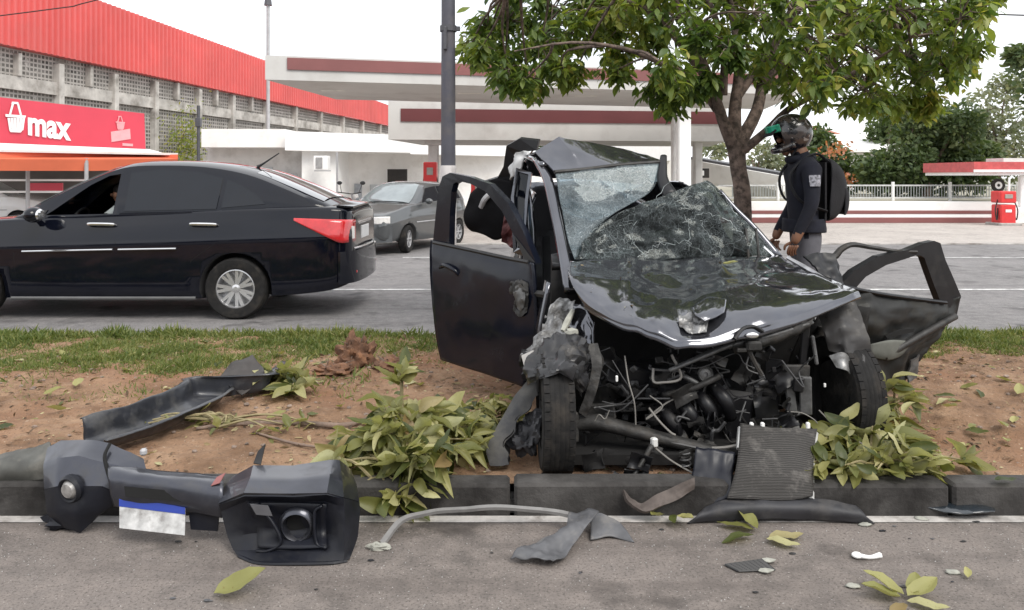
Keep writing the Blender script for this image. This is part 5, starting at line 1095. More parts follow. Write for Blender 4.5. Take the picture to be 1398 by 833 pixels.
# windscreen: crazed left half still in its frame, the rest fallen inwards
part('windscreen', MB().sheet(G3([[(758, 236, 5.11), (800, 231, 5.16), (850, 226, 5.22), (902, 224, 5.28)], [(766, 285, 4.93), (800, 278, 5.02), (845, 268, 5.10), (888, 262, 5.16)], [(776, 330, 4.76), (790, 322, 4.80), (806, 312, 4.86), (825, 300, 4.94)], [(784, 356, 4.66), (787, 350, 4.70), (791, 345, 4.73), (796, 338, 4.77)]]), 34, 34, amp=.012, freq=6, seed=3, thick=.004), GLA, 1)
part('fallen_windscreen', MB().sheet(G3([[(794, 332, 4.72), (830, 300, 4.88), (870, 282, 4.96), (905, 268, 5.00), (940, 254, 5.06), (966, 246, 5.10)],
    [(792, 342, 4.70), (835, 322, 4.84), (880, 305, 4.92), (925, 288, 4.98), (965, 272, 5.06), (990, 268, 5.10)],
    [(788, 350, 4.68), (838, 342, 4.80), (890, 330, 4.88), (945, 318, 4.96), (992, 308, 5.02), (1020, 305, 5.06)],
    [(784, 357, 4.65), (840, 357, 4.76), (900, 355, 4.86), (960, 352, 4.93), (1015, 350, 4.98), (1058, 351, 5.02)]]), 50, 40, amp=.055, freq=5.0, seed=7, thick=.004, fine=.009), GLB, 1)
CRK = M('glass_edge', (.45, .50, .50), .3, var=.2, vs=30)
rw = random.Random(4)
for pts in ([(782, 335), (800, 322), (835, 300), (872, 283), (895, 272), (918, 240), (925, 226)], [(798, 318), (830, 318), (862, 305), (905, 286), (925, 275), (960, 262)], [(850, 312), (868, 335), (885, 352)], [(930, 280), (942, 310), (940, 342)], [(962, 248), (985, 266), (1006, 292)], [(930, 305), (965, 290), (990, 300), (1015, 318)], [(870, 350), (900, 335), (935, 328), (960, 345)], [(955, 300), (975, 330), (985, 350)]):
    fine_ = polyl([V((px, py, 0)) for px, py in pts], len(pts)*7)
    part('glass_crack', MB().tube([Q(q.x+rw.gauss(0, 1.6), q.y+rw.gauss(0, 1.6), 4.95+(q.x-900)*.0006-(q.y-300)*.0018-.02+rw.gauss(0, .004)) for q in fine_], [rw.choice((.0005, .0009, .0014)) for q in fine_], 4), CRK)
for px in (1018, 1032): part('wiper_arm', MB().tube([Q(px, 312, 5.03), Q(px+2, 330, 5.0), Q(px+4, 352, 4.97)], .009, 6, 8), GRIME)
part('edge_trim', MB().tube([Q(1004, 292, 5.10), Q(1030, 325, 5.04), Q(1052, 346, 5.0), Q(1062, 356, 4.97)], .011, 6, 14), CHROME)
# cabin: dark tub, dash, seats, airbag
b = MB(); b.sheet([[C(-.74, .45, .95), C(-.76, 1.2, .98), C(-.74, 1.72, 1.0)], [C(-.80, .45, .6), C(-.82, 1.2, .6), C(-.80, 1.72, .6)], [C(-.78, .45, .22), C(-.80, 1.2, .20), C(-.78, 1.72, .22)]], 14, 12, thick=.02, hole=lambda i, j: i < .62 and .06 < j < .94); part('sill_side', b, WP, 1)
part('side_panel', MB().sheet([[C(-.70, 1.72, 1.42), C(-.68, 2.4, 1.45), C(-.62, 3.1, 1.3)], [C(-.78, 1.74, 1.0), C(-.78, 2.4, 1.02), C(-.72, 3.16, 1.0)], [C(-.80, 1.74, .6), C(-.80, 2.4, .66), C(-.76, 3.2, .6)], [C(-.78, 1.74, .25), C(-.78, 2.4, .3), C(-.74, 3.15, .3)]], 16, 14, amp=.03, freq=4, thick=.012), WP, 1)
part('side_panel', MB().sheet([[C(.62, 1.0, 1.0), C(.60, 1.9, 1.2), C(.60, 3.0, 1.15)], [C(.72, 1.0, .7), C(.70, 2.0, .72), C(.68, 3.1, .8)], [C(.70, .9, .25), C(.72, 2.0, .25), C(.70, 3.1, .3)]], 18, 14, amp=.06, freq=4, thick=.012), WP, 1)
part('tailgate', MB().sheet([[C(-.60, 3.05, 1.5), C(0, 3.1, 1.5), C(.58, 3.0, 1.2)], [C(-.74, 3.2, 1.0), C(0, 3.28, 1.0), C(.68, 3.15, .9)], [C(-.72, 3.15, .3), C(0, 3.22, .3), C(.68, 3.1, .3)]], 14, 12, amp=.03, freq=4, thick=.015), WP, 1)
part('floor_pan', MB().box(C(0, 1.9, .24), (1.46, 2.6, .06), rotz(.07)), UBLK)
part('firewall', MB().sheet([[C(-.70, .62, 1.0), C(0, .72, 1.0), C(.92, .86, .90)], [C(-.72, .55, .6), C(0, .62, .6), C(.95, .80, .6)], [C(-.70, .55, .12), C(0, .6, .12), C(.92, .78, .12)]], 16, 14, amp=.03, freq=5, thick=.02), UBLK)
part('dashboard', MB().sheet([[C(-.68, .72, 1.02), C(0, .80, 1.03), C(.62, .88, 1.0)], [C(-.66, .98, 1.05), C(0, 1.05, 1.06), C(.60, 1.1, 1.0)], [C(-.66, 1.02, .75), C(0, 1.1, .75), C(.6, 1.12, .75)]], 16, 12, amp=.03, freq=6, thick=.03), EBLK, 1)
part('crushed_roof_side', MB().sheet([[C(.28, 1.3, 1.52), C(.45, 1.35, 1.38), C(.62, 1.3, 1.12)], [C(.25, 2.0, 1.5), C(.45, 2.0, 1.36), C(.62, 2.0, 1.1)], [C(.2, 2.9, 1.42), C(.45, 2.9, 1.3), C(.6, 2.95, 1.1)]], 14, 14, amp=.05, freq=5, thick=.012), WP, 1)
for l in (-.38, .34):
    s_ = MB(); s_.box(C(l, 1.55, .48), (.48, .5, .16), rotz(.07), .05); s_.box(C(l, 1.88, .82), (.46, .14, .66), rotz(.07) @ Matrix.Rotation(R(-14), 3, 'X'), .05); s_.box(C(l, 1.98, 1.24), (.25, .09, .17), rotz(.07), .04); part('seat', s_, M('wreck_seat', (.05, .05, .052), .95, var=.2), 40)
part('airbag', MB().ball(Q(915, 326, 5.06), .13, 16, 10, 1.3, .8, .38, .5, 3, 2), M('grey_airbag', (.22, .235, .22), .9, var=.2, bmp=.5, bs=20), 1)
mm = Matrix.Translation(C(.33, 1.12, .98)) @ Matrix.Rotation(R(62), 4, 'X'); part('steering_wheel', MB().tube([mm @ V((.18*math.cos(a), .18*math.sin(a), 0)) for a in frange(0, 2*math.pi, 25)], .014, 6), EBLK)

# near door (outer skin to the camera): hinge at the front pillar, free end to the left
DD = lambda px: 5.5-(px-592)*.0052
dq = lambda px, py, o=0: Q(px, py, DD(px)+o)
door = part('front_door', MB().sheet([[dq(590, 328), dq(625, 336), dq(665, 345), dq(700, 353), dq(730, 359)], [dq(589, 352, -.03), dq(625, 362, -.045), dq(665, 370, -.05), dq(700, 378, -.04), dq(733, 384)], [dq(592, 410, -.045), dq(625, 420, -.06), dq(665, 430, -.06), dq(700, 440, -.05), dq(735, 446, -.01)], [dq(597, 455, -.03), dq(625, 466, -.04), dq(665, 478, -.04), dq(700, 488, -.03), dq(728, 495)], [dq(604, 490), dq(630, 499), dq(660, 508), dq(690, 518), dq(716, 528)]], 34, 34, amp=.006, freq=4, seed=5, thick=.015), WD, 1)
part('window_frame', MB().strip([dq(591, 331), dq(595, 290), dq(599, 256), dq(604, 241), dq(614, 236), dq(640, 241), dq(668, 251), dq(694, 278), dq(714, 316), dq(732, 360)], [dq(613, 336), dq(614, 295), dq(616, 262), dq(619, 251), dq(626, 247), dq(642, 251), dq(662, 261), dq(685, 288), dq(702, 322), dq(717, 357)], -.05), WD, False, door)
part('belt_seal', MB().tube([dq(592, 331, -.02), dq(640, 341, -.03), dq(690, 352, -.025), dq(722, 358, -.02)], .013, 6, 12), PLASB, False, door)
h = MB(); h.tube([dq(601, 366, -.05), dq(606, 362, -.085), dq(620, 369, -.09), dq(627, 377, -.055)], [.012, .016, .015, .010], 8, 12); hh = part('door_handle', h, WD, 1, door)
part('inner_trim', MB().sheet([[dq(594, 335, .05), dq(660, 350, .06), dq(722, 362, .05)], [dq(594, 420, .07), dq(660, 440, .10), dq(725, 450, .06)], [dq(606, 486, .05), dq(660, 504, .06), dq(714, 520, .05)]], 12, 12, amp=.02, freq=6, thick=.02), EBLK, 1, door)
part('mirror_mount', MB().sheet([[dq(696, 388, -.05), dq(706, 380, -.055), dq(720, 386, -.05)], [dq(699, 405, -.055), dq(708, 402, -.075), dq(722, 408, -.055)], [dq(704, 424, -.05), dq(712, 432, -.055), dq(720, 426, -.045)]], 16, 16, amp=.022, freq=26, seed=3, thick=.006, fine=.006), GRIME, 30, door)
part('mirror_socket', MB().sheet([[dq(702, 392, -.078), dq(710, 388, -.08), dq(716, 394, -.076)], [dq(703, 408, -.082), dq(710, 410, -.09), dq(717, 410, -.08)], [dq(707, 420, -.078), dq(711, 424, -.08), dq(715, 420, -.074)]], 10, 10, amp=.01, freq=30, thick=.004), ALU, 30, door)

part('hinge', MB().tube([dq(727, 400, .02), Q(745, 402, 4.66)], .02, 6), GRIME, False, door); part('hinge', MB().tube([dq(722, 480, .02), Q(742, 482, 4.66)], .02, 6), GRIME, False, door)
part('window_corner', MB().poly([dq(702, 322, -.01), dq(717, 357, -.01), dq(729, 358, -.01)], .02), PLASB, False, door)

# far door, frame bent, skin torn open
ED = lambda px: 4.80+(px-1120)*.0022
eq = lambda px, py, o=0: Q(px, py, ED(px)+o)
door2 = part('front_door', MB().sheet([[eq(1118, 378), eq(1165, 394), eq(1225, 404), eq(1285, 412), eq(1308, 405)], [eq(1128, 410, -.03), eq(1170, 425, -.05), eq(1225, 432, -.06), eq(1280, 432, -.05), eq(1304, 428, -.01)], [eq(1140, 445, -.02), eq(1175, 462, -.04), eq(1222, 465, -.03), eq(1262, 458, -.03), eq(1290, 448)], [eq(1160, 480), eq(1182, 495, -.03), eq(1215, 498, -.03), eq(1242, 488, -.02), eq(1266, 476)], [eq(1176, 512), eq(1190, 526), eq(1213, 528), eq(1234, 520), eq(1246, 508)]], 36, 34, amp=.045, freq=7, seed=6, thick=.014, fine=.006), M('torn_door_skin', (.014, .0145, .014), .6, 0, .1, var=.4, vs=7, spec=.35, dirt=(.040, .038, .033), dlo=.5, dhi=.72, ds=6), 1)
part('window_frame', MB().strip([eq(1146, 391), eq(1166, 370), eq(1200, 350), eq(1240, 341), eq(1262, 332), eq(1276, 329), eq(1284, 332), eq(1291, 355), eq(1302, 380), eq(1312, 404), eq(1306, 432)], [eq(1166, 396), eq(1182, 378), eq(1210, 362), eq(1238, 353), eq(1250, 349), eq(1257, 349), eq(1262, 352), eq(1269, 372), eq(1277, 394), eq(1284, 412), eq(1284, 430)], -.05), EBLK, False, door2)
part('belt_rail', MB().tube([eq(1150, 391, -.03), eq(1200, 401, -.04), eq(1250, 408, -.04), eq(1290, 413, -.02)], .022, 8, 14, .6), EBLK, False, door2)
part('insulation_patch', MB().sheet([[eq(1188, 470, -.09), eq(1215, 464, -.10), eq(1244, 466, -.09)], [eq(1188, 480, -.09), eq(1213, 482, -.11), eq(1235, 478, -.09)], [eq(1195, 488, -.08), eq(1212, 491, -.09), eq(1226, 486, -.08)]], 14, 10, amp=.008, freq=10, thick=.008), GREENG, 1, door2)
part('intrusion_bar', MB().tube([eq(1206, 488, -.08), eq(1240, 468, -.10), eq(1275, 448, -.09), eq(1304, 432, -.05)], .022, 8, 14), GRIME, 1, door2)
part('slot_opening', MB().sheet([[eq(1207, 458, -.085), eq(1228, 450, -.095), eq(1247, 448, -.085)], [eq(1210, 462, -.085), eq(1228, 457, -.095), eq(1245, 453, -.085)]], 10, 4, thick=.01), SEAM, False, door2)
part('lower_hinge', MB().sheet([[eq(1243, 492, -.04), eq(1256, 484, -.02)], [eq(1238, 522, -.03), eq(1250, 515, -.01)]], 6, 8, amp=.02, freq=15, thick=.01), ALU, 40, door2)
part('torn_weatherstrip', MB().tube([Q(1108, 352, 4.95), Q(1136, 352, 4.98), Q(1149, 340, 5.0), Q(1165, 334, 5.03), Q(1190, 338, 5.06), Q(1225, 343, 5.07), Q(1252, 344, 5.08)], [.012, .022, .02, .017, .014, .012, .01], 7, 24), GRIME)
part('pillar_stub', MB().sheet(G3([[(1096, 352, 4.92), (1118, 345, 4.94), (1138, 348, 4.96)], [(1108, 362, 4.86), (1128, 364, 4.88), (1148, 376, 4.9)], [(1118, 374, 4.82), (1136, 384, 4.84), (1152, 392, 4.84)]]), 12, 12, amp=.03, freq=14, thick=.012), EBLK, 40)
part('scuttle_edge', MB().tube([Q(1075, 352, 4.94), Q(1100, 366, 4.84), Q(1130, 384, 4.68), Q(1158, 398, 4.46)], [.012, .016, .014, .01], 6, 12), M('scraped_edge', (.42, .42, .44), .35, .5, var=.3, vs=14))

# near front corner: torn wing, lamp wreckage, arch liner
part('torn_wing', MB().sheet(G3([[(764, 408, 4.46), (774, 409, 4.45), (786, 414, 4.42)], [(744, 436, 4.36), (762, 434, 4.33), (780, 432, 4.34)], [(733, 456, 4.28), (756, 452, 4.24), (778, 446, 4.26)], [(714, 480, 4.24), (744, 468, 4.18), (772, 458, 4.20)], [(710, 496, 4.22), (730, 484, 4.16), (752, 472, 4.18)]]), 22, 26, amp=.05, freq=15, seed=8, thick=.006, fine=.010), BARE, 30)
part('foam_block', MB().ball(Q(781, 456, 4.14), .038, 10, 8, .9, .7, .7, .6, 3, 1), FOAM, 40); part('foam_strip', MB().tube([Q(782, 424, 4.28), Q(774, 440, 4.2), Q(768, 452, 4.16)], [.012, .018, .012], 7, 8), FOAM)
part('broken_headlight', MB().ball(Q(725, 497, 4.20), .065, 12, 9, .9, .8, 1.25, .7, 2.5, 5), EBLK, 40); part('lamp_shard', MB().poly([Q(712, 485, 4.15), Q(728, 478, 4.13), Q(734, 488, 4.13), Q(716, 500, 4.15)], .006), CLRL)
part('wing_stay', MB().tube([Q(738, 490, 4.16), Q(755, 480, 4.12), Q(772, 470, 4.12)], .007, 6, 8), ALU)
part('inner_wing', MB().sheet(G3([[(775, 415, 4.48), (800, 418, 4.40), (812, 440, 4.32)], [(768, 470, 4.42), (790, 470, 4.34), (812, 490, 4.30)], [(760, 505, 4.40), (785, 520, 4.32), (806, 545, 4.30)]]), 16, 16, amp=.03, freq=8, seed=11, thick=.01), WP, 1)
part('bent_bracket', MB().sheet(G3([[(800, 470, 4.16), (812, 474, 4.14)], [(816, 492, 4.10), (824, 490, 4.10)], [(810, 510, 4.08), (818, 512, 4.08)], [(796, 530, 4.06), (804, 534, 4.06)]]), 6, 16, amp=.01, freq=12, thick=.01), GRIME, 40)
DUST = M('dusty_plastic', (.050, .050, .053), .7, var=.3, vs=7, dirt=(.12, .115, .105), dlo=.45, dhi=.7, ds=7)
arc_o = cr([Q(754, 490, 4.30), Q(726, 512, 4.25), Q(700, 545, 4.17), Q(680, 580, 4.09), Q(664, 612, 4.01), Q(669, 636, 3.96)], 22); arc_i = cr([Q(762, 512, 4.24), Q(744, 534, 4.19), Q(720, 558, 4.12), Q(702, 586, 4.05), (Q(690, 612, 3.99)), Q(698, 634, 3.95)], 22)
arc_i = [p.lerp(q, .12*math.sin(k*1.3)) for k, (p, q) in enumerate(zip(arc_i, arc_o))]
part('wheel_arch_liner', MB().sheet([arc_o, [(a+b_)/2-V((0, .012, 0)) for a, b_ in zip(arc_o, arc_i)], arc_i], 40, 10, amp=.010, freq=10, seed=12, thick=.004, fine=.003), DUST, 35)
part('arch_flange', MB().sheet([arc_i, [p+V((.005, .10, -.01)) for p in arc_i]], 40, 6, amp=.012, freq=10, seed=3, thick=.004), UBLK, 35)
part('crumpled_liner', MB().sheet(G3([[(716, 572, 4.20), (730, 562, 4.16), (744, 556, 4.14)], [(700, 592, 4.14), (718, 588, 4.08), (738, 586, 4.08)], [(694, 606, 4.12), (712, 612, 4.02), (734, 610, 4.05)], [(706, 616, 4.14), (720, 621, 4.08), (732, 618, 4.10)]]), 26, 24, amp=.06, freq=16, seed=13, thick=.004, fine=.012), M('torn_liner', (.055, .055, .06), .55, var=.4, vs=10), 25)
part('inner_wing', MB().sheet(G3([[(1118, 425, 4.60), (1150, 415, 4.66), (1190, 420, 4.8)], [(1080, 480, 4.66), (1130, 480, 4.70), (1180, 480, 4.8)], [(1080, 560, 4.62), (1130, 560, 4.70), (1175, 545, 4.8)], [(1085, 610, 4.5), (1130, 605, 4.6), (1170, 590, 4.7)]]), 16, 16, amp=.04, freq=7, seed=31, thick=.01), UBLK, 1)
def wwheel(loc, r, wd, yaw, lean=0):
    p = bpy.data.objects.new('wheel', None); COL.objects.link(p); p.parent = wk; p.matrix_parent_inverse = Matrix.Translation(-wk.location); p['_local'] = 1; p.location = loc; p.rotation_euler = (0, lean, yaw)
    wheel(p, (0, 0, 0), r, wd, None, 6, GRIME, twin=False)
    b = MB()                                            # tread blocks
    for k in range(44):
        a = 2*math.pi*k/44
        for y, wy in ((-.058, .026), (.058, .026)):
            b.box(V((math.cos(a)*(r+.001), y+.0, math.sin(a)*(r+.001))), (.005, wy, r*.125), Matrix.Rotation(-a+(.18 if y > 0 else -.18)*0, 3, 'Y'), 0)
    tb_ = b.build('tread_blocks', TYRE, p); tb_['kind'] = 'stuff'
wwheel((.212, 3.99, .385), .29, .155, R(92), R(3)); wwheel((1.775, 4.34, .39), .29, .155, R(-80), R(-4)); wwheel(tuple(C(-.70, 2.42, .40)), .285, .17, R(94)); wwheel(tuple(C(.66, 2.42, .40)), .285, .17, R(-86))

# engine bay
part('lower_crossmember', MB().tube([Q(783, 580, 4.02), Q(810, 576, 4.00), Q(840, 582, 3.98), Q(900, 598, 3.96), Q(960, 612, 3.95), Q(1005, 622, 3.95)], [.045, .048, .045, .040, .034, .028], 10, 26, .8), GRIME, 1)
part('crossmember_flange', MB().box(Q(784, 582, 4.0), (.035, .06, .15), rotz(.2), .008), GRIME)
part('subframe', MB().sheet(G3([[(790, 610, 4.1), (880, 620, 4.1), (1000, 625, 4.12), (1110, 600, 4.25)], [(795, 650, 3.98), (880, 655, 3.98), (1000, 655, 3.98), (1110, 625, 4.15)]]), 24, 10, amp=.04, freq=6, thick=.02), UBLK, 1)
part('undertray', MB().box((.95, 4.25, .175), (1.3, .7, .05)), UBLK)
tie = MB(); tie.tube([Q(914, 506, 3.98), Q(960, 486, 3.98), Q(1000, 470, 4.0), Q(1050, 458, 4.02), Q(1108, 440, 4.12)], [.018, .022, .024, .024, .018], 8, 24, .6); part('bonnet_slam_panel', tie, ALU, 1)
part('slam_panel_edge', MB().sheet(G3([[(1000, 462, 4.0), (1050, 452, 4.02), (1110, 432, 4.12)], [(1000, 474, 3.98), (1050, 466, 4.0), (1106, 444, 4.1)], [(1002, 480, 4.02), (1050, 470, 4.05), (1100, 450, 4.14)]]), 22, 10, amp=.012, freq=14, seed=3, thick=.006), GRIME, 40)
la = MB(); la.box(Q(1028, 472, 3.96), (.08, .05, .05), rotz(.1), .01); la.tube([Q(1022, 478, 3.96), Q(1030, 495, 3.97), Q(1040, 512, 3.98)], .012, 6, 8); la.box(Q(1012, 478, 3.95), (.05, .03, .02), bev=.005); part('bonnet_latch', la, GRIME)
eb = MB(); eb.box(Q(950, 570, 4.30), (.52, .34, .40), rotz(.06) @ Matrix.Rotation(R(8), 3, 'Y'), .03); eb.box(Q(930, 520, 4.36), (.46, .3, .14), rotz(.06) @ Matrix.Rotation(R(10), 3, 'Y'), .03); part('engine_block', eb, EBLK)
for i, (px, py) in enumerate(((912, 578), (936, 566), (960, 556), (984, 548))):
    part('intake_runner', MB().tube([Q(px-16, py-26, 4.22), Q(px-4, py-14, 4.10), Q(px+8, py+2, 4.06), Q(px+14, py+22, 4.10)], [.028, .034, .036, .03], 10, 14), EBLK, 1)
    part('bolt', MB().ball(Q(px-7, py-20, 4.10), .012, 8, 6), ALU)
mm = Matrix.Translation(Q(963, 511, 4.06)) @ Matrix.Rotation(R(80), 4, 'X'); part('pulley', MB().lathe([(0, 0), (.012, 0), (.012, .012), (.028, .006), (.036, .016), (.040, .0), (.036, -.02), (0, -.02)], 24, mm), ALU, 40)
part('coolant_pipe', MB().tube([Q(905, 540, 4.08), Q(940, 532, 4.05), Q(965, 522, 4.04), Q(985, 512, 4.06)], .016, 8, 14), GRIME, 1); part('fuel_rail', MB().tube([Q(930, 512, 4.08), Q(942, 518, 4.06), Q(956, 526, 4.06)], .014, 8, 8), ALU, 1)
part('battery', MB().box(Q(868, 520, 4.28), (.20, .16, .17), rotz(.2) @ Matrix.Rotation(R(12), 3, 'Y'), .012), EBLK); part('battery_tray', MB().box(Q(868, 552, 4.26), (.24, .2, .02), rotz(.2), .005), GRIME)
part('strut_tower', MB().lathe([(0, .1), (.05, .1), (.06, .06), (.10, .03), (.11, -.25), (0, -.25)], 20, Matrix.Translation(Q(826, 500, 4.42))), GRIME, 40); part('strut_tower', MB().lathe([(0, .1), (.05, .1), (.06, .06), (.10, .03), (.11, -.25), (0, -.25)], 20, Matrix.Translation(Q(1130, 470, 4.6))), GRIME, 40)
for px, py, w_, h_, d, m in ((1080, 546, 12, 34, 4.12, ALU), (1100, 540, 16, 52, 4.10, ALU), (1086, 510, 40, 24, 4.16, GRIME), (1090, 525, 14, 20, 4.08, EBLK), (1055, 520, 22, 60, 4.24, EBLK), (820, 562, 40, 22, 4.08, GRIME), (1098, 475, 10, 60, 4.2, EBLK), (1112, 478, 5, 40, 4.16, ALU)):
    part('bracket_plate', MB().box(Q(px, py, d), (w_*d/FPX, .03, h_*d/FPX), rotz(rw.uniform(-.4, .4)) @ Matrix.Rotation(rw.uniform(-.15, .15), 3, 'Y'), .006), m)
b = MB()
for k in range(150):                                    # small broken fittings
    px, py = rw.uniform(800, 1110), rw.uniform(470, 612); d = 4.05+rw.uniform(0, .3)
    if py < 500 and px < 900: continue
    b.cur = rw.choice((0, 0, 0, 0, 1, 1, 2)); s = rw.uniform(.012, .05); q = Matrix.Rotation(rw.uniform(-1, 1), 3, 'Y') @ Matrix.Rotation(rw.uniform(-1, 1), 3, 'X')
    if rw.random() < .5: b.box(Q(px, py, d), (s, s*.7, s*rw.uniform(.5, 1.6)), q, s*.12)
    else: p0 = Q(px, py, d); b.tube([p0, p0+V((rw.gauss(0, .05), rw.gauss(0, .03), rw.gauss(0, .04)))], s*.25, 8)
o = b.build('engine_fittings', [EBLK, GRIME, ALU], wk); o['kind'] = 'stuff'
for i in range(26):
    px, py = rw.uniform(810, 1090), rw.uniform(490, 600); d = 4.0+rw.uniform(0, .2); L_ = rw.uniform(25, 90)
    pts = [Q(px, py, d)]
    for q in range(3): px += rw.gauss(0, L_*.35); py += rw.gauss(6, L_*.25); pts.append(Q(min(1115, max(795, px)), min(620, max(478, py)), d+rw.uniform(-.04, .06)))
    part('hose', MB().tube(pts, rw.choice((.004, .005, .006, .009)), 6, 20), rw.choice((WIREB, WIREB, EBLK, WIREB, GRIME)))
for pts, r, m in (([(836, 492, 4.02), (850, 515, 4.0), (862, 535, 3.98), (856, 545, 3.98), (842, 552, 4.0), (822, 548, 4.02)], .004, WIREB), ([(853, 486, 4.04), (858, 520, 3.98), (866, 550, 3.95), (868, 580, 3.94)], .005, WIREW), ([(815, 556, 4.02), (840, 562, 3.98), (858, 552, 3.96), (885, 525, 4.0)], .005, WIREB), ([(812, 575, 3.96), (818, 566, 3.95), (826, 572, 3.94), (832, 560, 3.94)], .004, WIREW),
                  ([(886, 557, 3.94), (900, 575, 3.92), (915, 590, 3.92), (922, 594, 3.92)], .007, WIREW), ([(1118, 560, 4.12), (1140, 582, 4.06), (1160, 597, 4.02), (1186, 610, 3.98)], .005, WIREW), ([(1075, 562, 4.04), (1095, 564, 4.02), (1110, 572, 4.02), (1116, 578, 4.02)], .004, WIREW), ([(895, 612, 3.9), (915, 628, 3.86), (935, 640, 3.84), (950, 648, 3.82)], .006, WIREW), ([(972, 612, 3.92), (990, 611, 3.9), (1006, 608, 3.88)], .010, WIREW), ([(1018, 548, 4.02), (1014, 560, 4.0), (1010, 575, 4.0)], .005, ALU), ([(900, 600, 3.93), (955, 612, 3.92), (975, 613, 3.92)], .010, WIREB)):
    part('wire', MB().tube([Q(*p) for p in pts], r*.75, 6, 22), m)
part('connector', MB().box(Q(893, 604, 3.90), (.032, .03, .045), rotz(.3), .006), M('white_plastic', (.62, .62, .60), .5, var=.15)); part('connector', MB().box(Q(842, 517, 3.97), (.012, .012, .03), bev=.003), WHITE2); part('connector', MB().box(Q(1188, 524, 4.2), (.03, .02, .035), rotz(.3), .004), WHITE2); part('connector', MB().box(Q(1126, 526, 4.18), (.012, .01, .02), bev=.002), WHITE2)
part('coil_spring', MB().tube([Q(936, 630, 3.86)+V((.025*math.cos(a*1.0), .025*math.sin(a), -.035+a*.0045)) for a in frange(0, 18, 60)], .004, 5), ALU)
part('broken_link', MB().tube([Q(890, 608, 3.88), Q(876, 632, 3.84), Q(862, 655, 3.80), Q(856, 668, 3.78)], [.014, .012, .010, .010], 8, 12), GRIME, 1)
part('bent_bumper_beam', MB().sheet(G3([[(848, 672, 3.66), (862, 684, 3.64), (878, 690, 3.63), (900, 676, 3.64), (925, 662, 3.66), (946, 652, 3.68)], [(852, 684, 3.62), (866, 696, 3.60), (880, 702, 3.59), (900, 694, 3.60), (925, 682, 3.63), (946, 668, 3.66)]]), 30, 8, amp=.02, freq=12, seed=2, thick=.014), M('rusty_beam', (.085, .068, .06), .65, .2, var=.4, vs=10, dirt=(.06, .05, .045), dlo=.45, dhi=.7, ds=9), 40)
part('splash_cloth', MB().sheet(G3([[(950, 612, 3.86), (975, 616, 3.84), (1004, 618, 3.82)], [(946, 650, 3.78), (972, 652, 3.74), (1000, 650, 3.74)], [(942, 688, 3.70), (968, 692, 3.66), (994, 682, 3.68)]]), 18, 18, amp=.04, freq=8, seed=5, thick=.006), M('blue_black_plastic', (.006, .007, .013), .45, var=.2), 1)
# far front corner: crushed wing plates and wheel house
part('crushed_wing', MB().sheet(G3([[(1116, 428, 4.36), (1140, 418, 4.34), (1168, 412, 4.34)], [(1128, 455, 4.26), (1152, 452, 4.20), (1180, 452, 4.24)], [(1135, 478, 4.24), (1160, 488, 4.16), (1188, 486, 4.22)]]), 18, 18, amp=.035, freq=9, seed=14, thick=.008), M('scuffed_panel', (.040, .038, .038), .6, .1, .1, var=.35, vs=6, dirt=(.075, .07, .063), dlo=.5, dhi=.75, ds=6), 40)
part('crushed_wing', MB().sheet(G3([[(1166, 478, 4.22), (1180, 484, 4.16), (1192, 492, 4.2)], [(1160, 505, 4.18), (1176, 510, 4.12), (1192, 516, 4.18)], [(1160, 528, 4.16), (1174, 534, 4.12), (1188, 536, 4.16)]]), 14, 14, amp=.025, freq=11, seed=15, thick=.008), M('scuffed_panel', (.065, .062, .062)), 40)
part('torn_bracket', MB().sheet(G3([[(1132, 486, 4.18), (1150, 482, 4.16), (1162, 494, 4.16)], [(1142, 502, 4.14), (1154, 506, 4.12), (1160, 512, 4.14)]]), 10, 10, amp=.02, freq=20, thick=.006), BARE, 40)
part('wheel_house', MB().sheet(G3([[(1112, 470, 4.5), (1135, 462, 4.55), (1165, 470, 4.6)], [(1108, 530, 4.45), (1130, 530, 4.5), (1160, 535, 4.6)], [(1110, 600, 4.4), (1130, 602, 4.5), (1160, 602, 4.6)]]), 12, 12, amp=.03, freq=6, thick=.02), UBLK, 1)

# mangled metal over the near wheel, loose dark wreckage in and under the engine bay
part('mangled_wing', MB().sheet(G3([[(742, 462, 4.10), (762, 455, 4.05), (786, 462, 4.02), (806, 474, 4.08)], [(728, 488, 4.00), (754, 484, 3.88), (780, 482, 3.86), (802, 498, 3.98)], [(718, 512, 3.96), (746, 506, 3.80), (776, 503, 3.78), (800, 520, 3.94)], [(716, 528, 4.0), (744, 516, 3.80), (772, 512, 3.78), (792, 540, 3.98)]]), 30, 26, amp=.045, freq=13, seed=41, thick=.004, fine=.010), M('mangled_black_metal', (.020, .020, .022), .4, .2, .2, var=.5, vs=10, dirt=(.075, .07, .065), dlo=.52, dhi=.7, ds=12), 28)
part('dangling_strip', MB().sheet(G3([[(800, 470, 4.05), (816, 468, 4.05)], [(808, 500, 4.0), (822, 498, 4.0)], [(800, 535, 3.98), (812, 540, 3.98)], [(790, 562, 3.98), (800, 570, 3.98)]]), 8, 24, amp=.02, freq=14, seed=5, thick=.004), GRIME, 30)
rk = random.Random(77)
for k in range(46):                                     # bent sheet scraps of many sizes
    px, py = rk.uniform(800, 1105), rk.uniform(478, 620); d = 4.02+rk.uniform(-.02, .28)*(1 if py < 600 else .3); w_, h_ = rk.uniform(10, 34), rk.uniform(8, 30); a = rk.uniform(-.6, .6)
    gx = lambda i, j: Q(px+math.cos(a)*(i-1)*w_/2-math.sin(a)*(j-1)*h_/2, py+math.sin(a)*(i-1)*w_/2+math.cos(a)*(j-1)*h_/2, d+rk.uniform(-.03, .03))
    part('bent_scrap', MB().sheet([[gx(i, j) for i in range(3)] for j in range(3)], 7, 7, amp=.012, freq=20, seed=k, thick=.005), rk.choice((EBLK, EBLK, UBLK, UBLK, GRIME, GRIME)), 30)
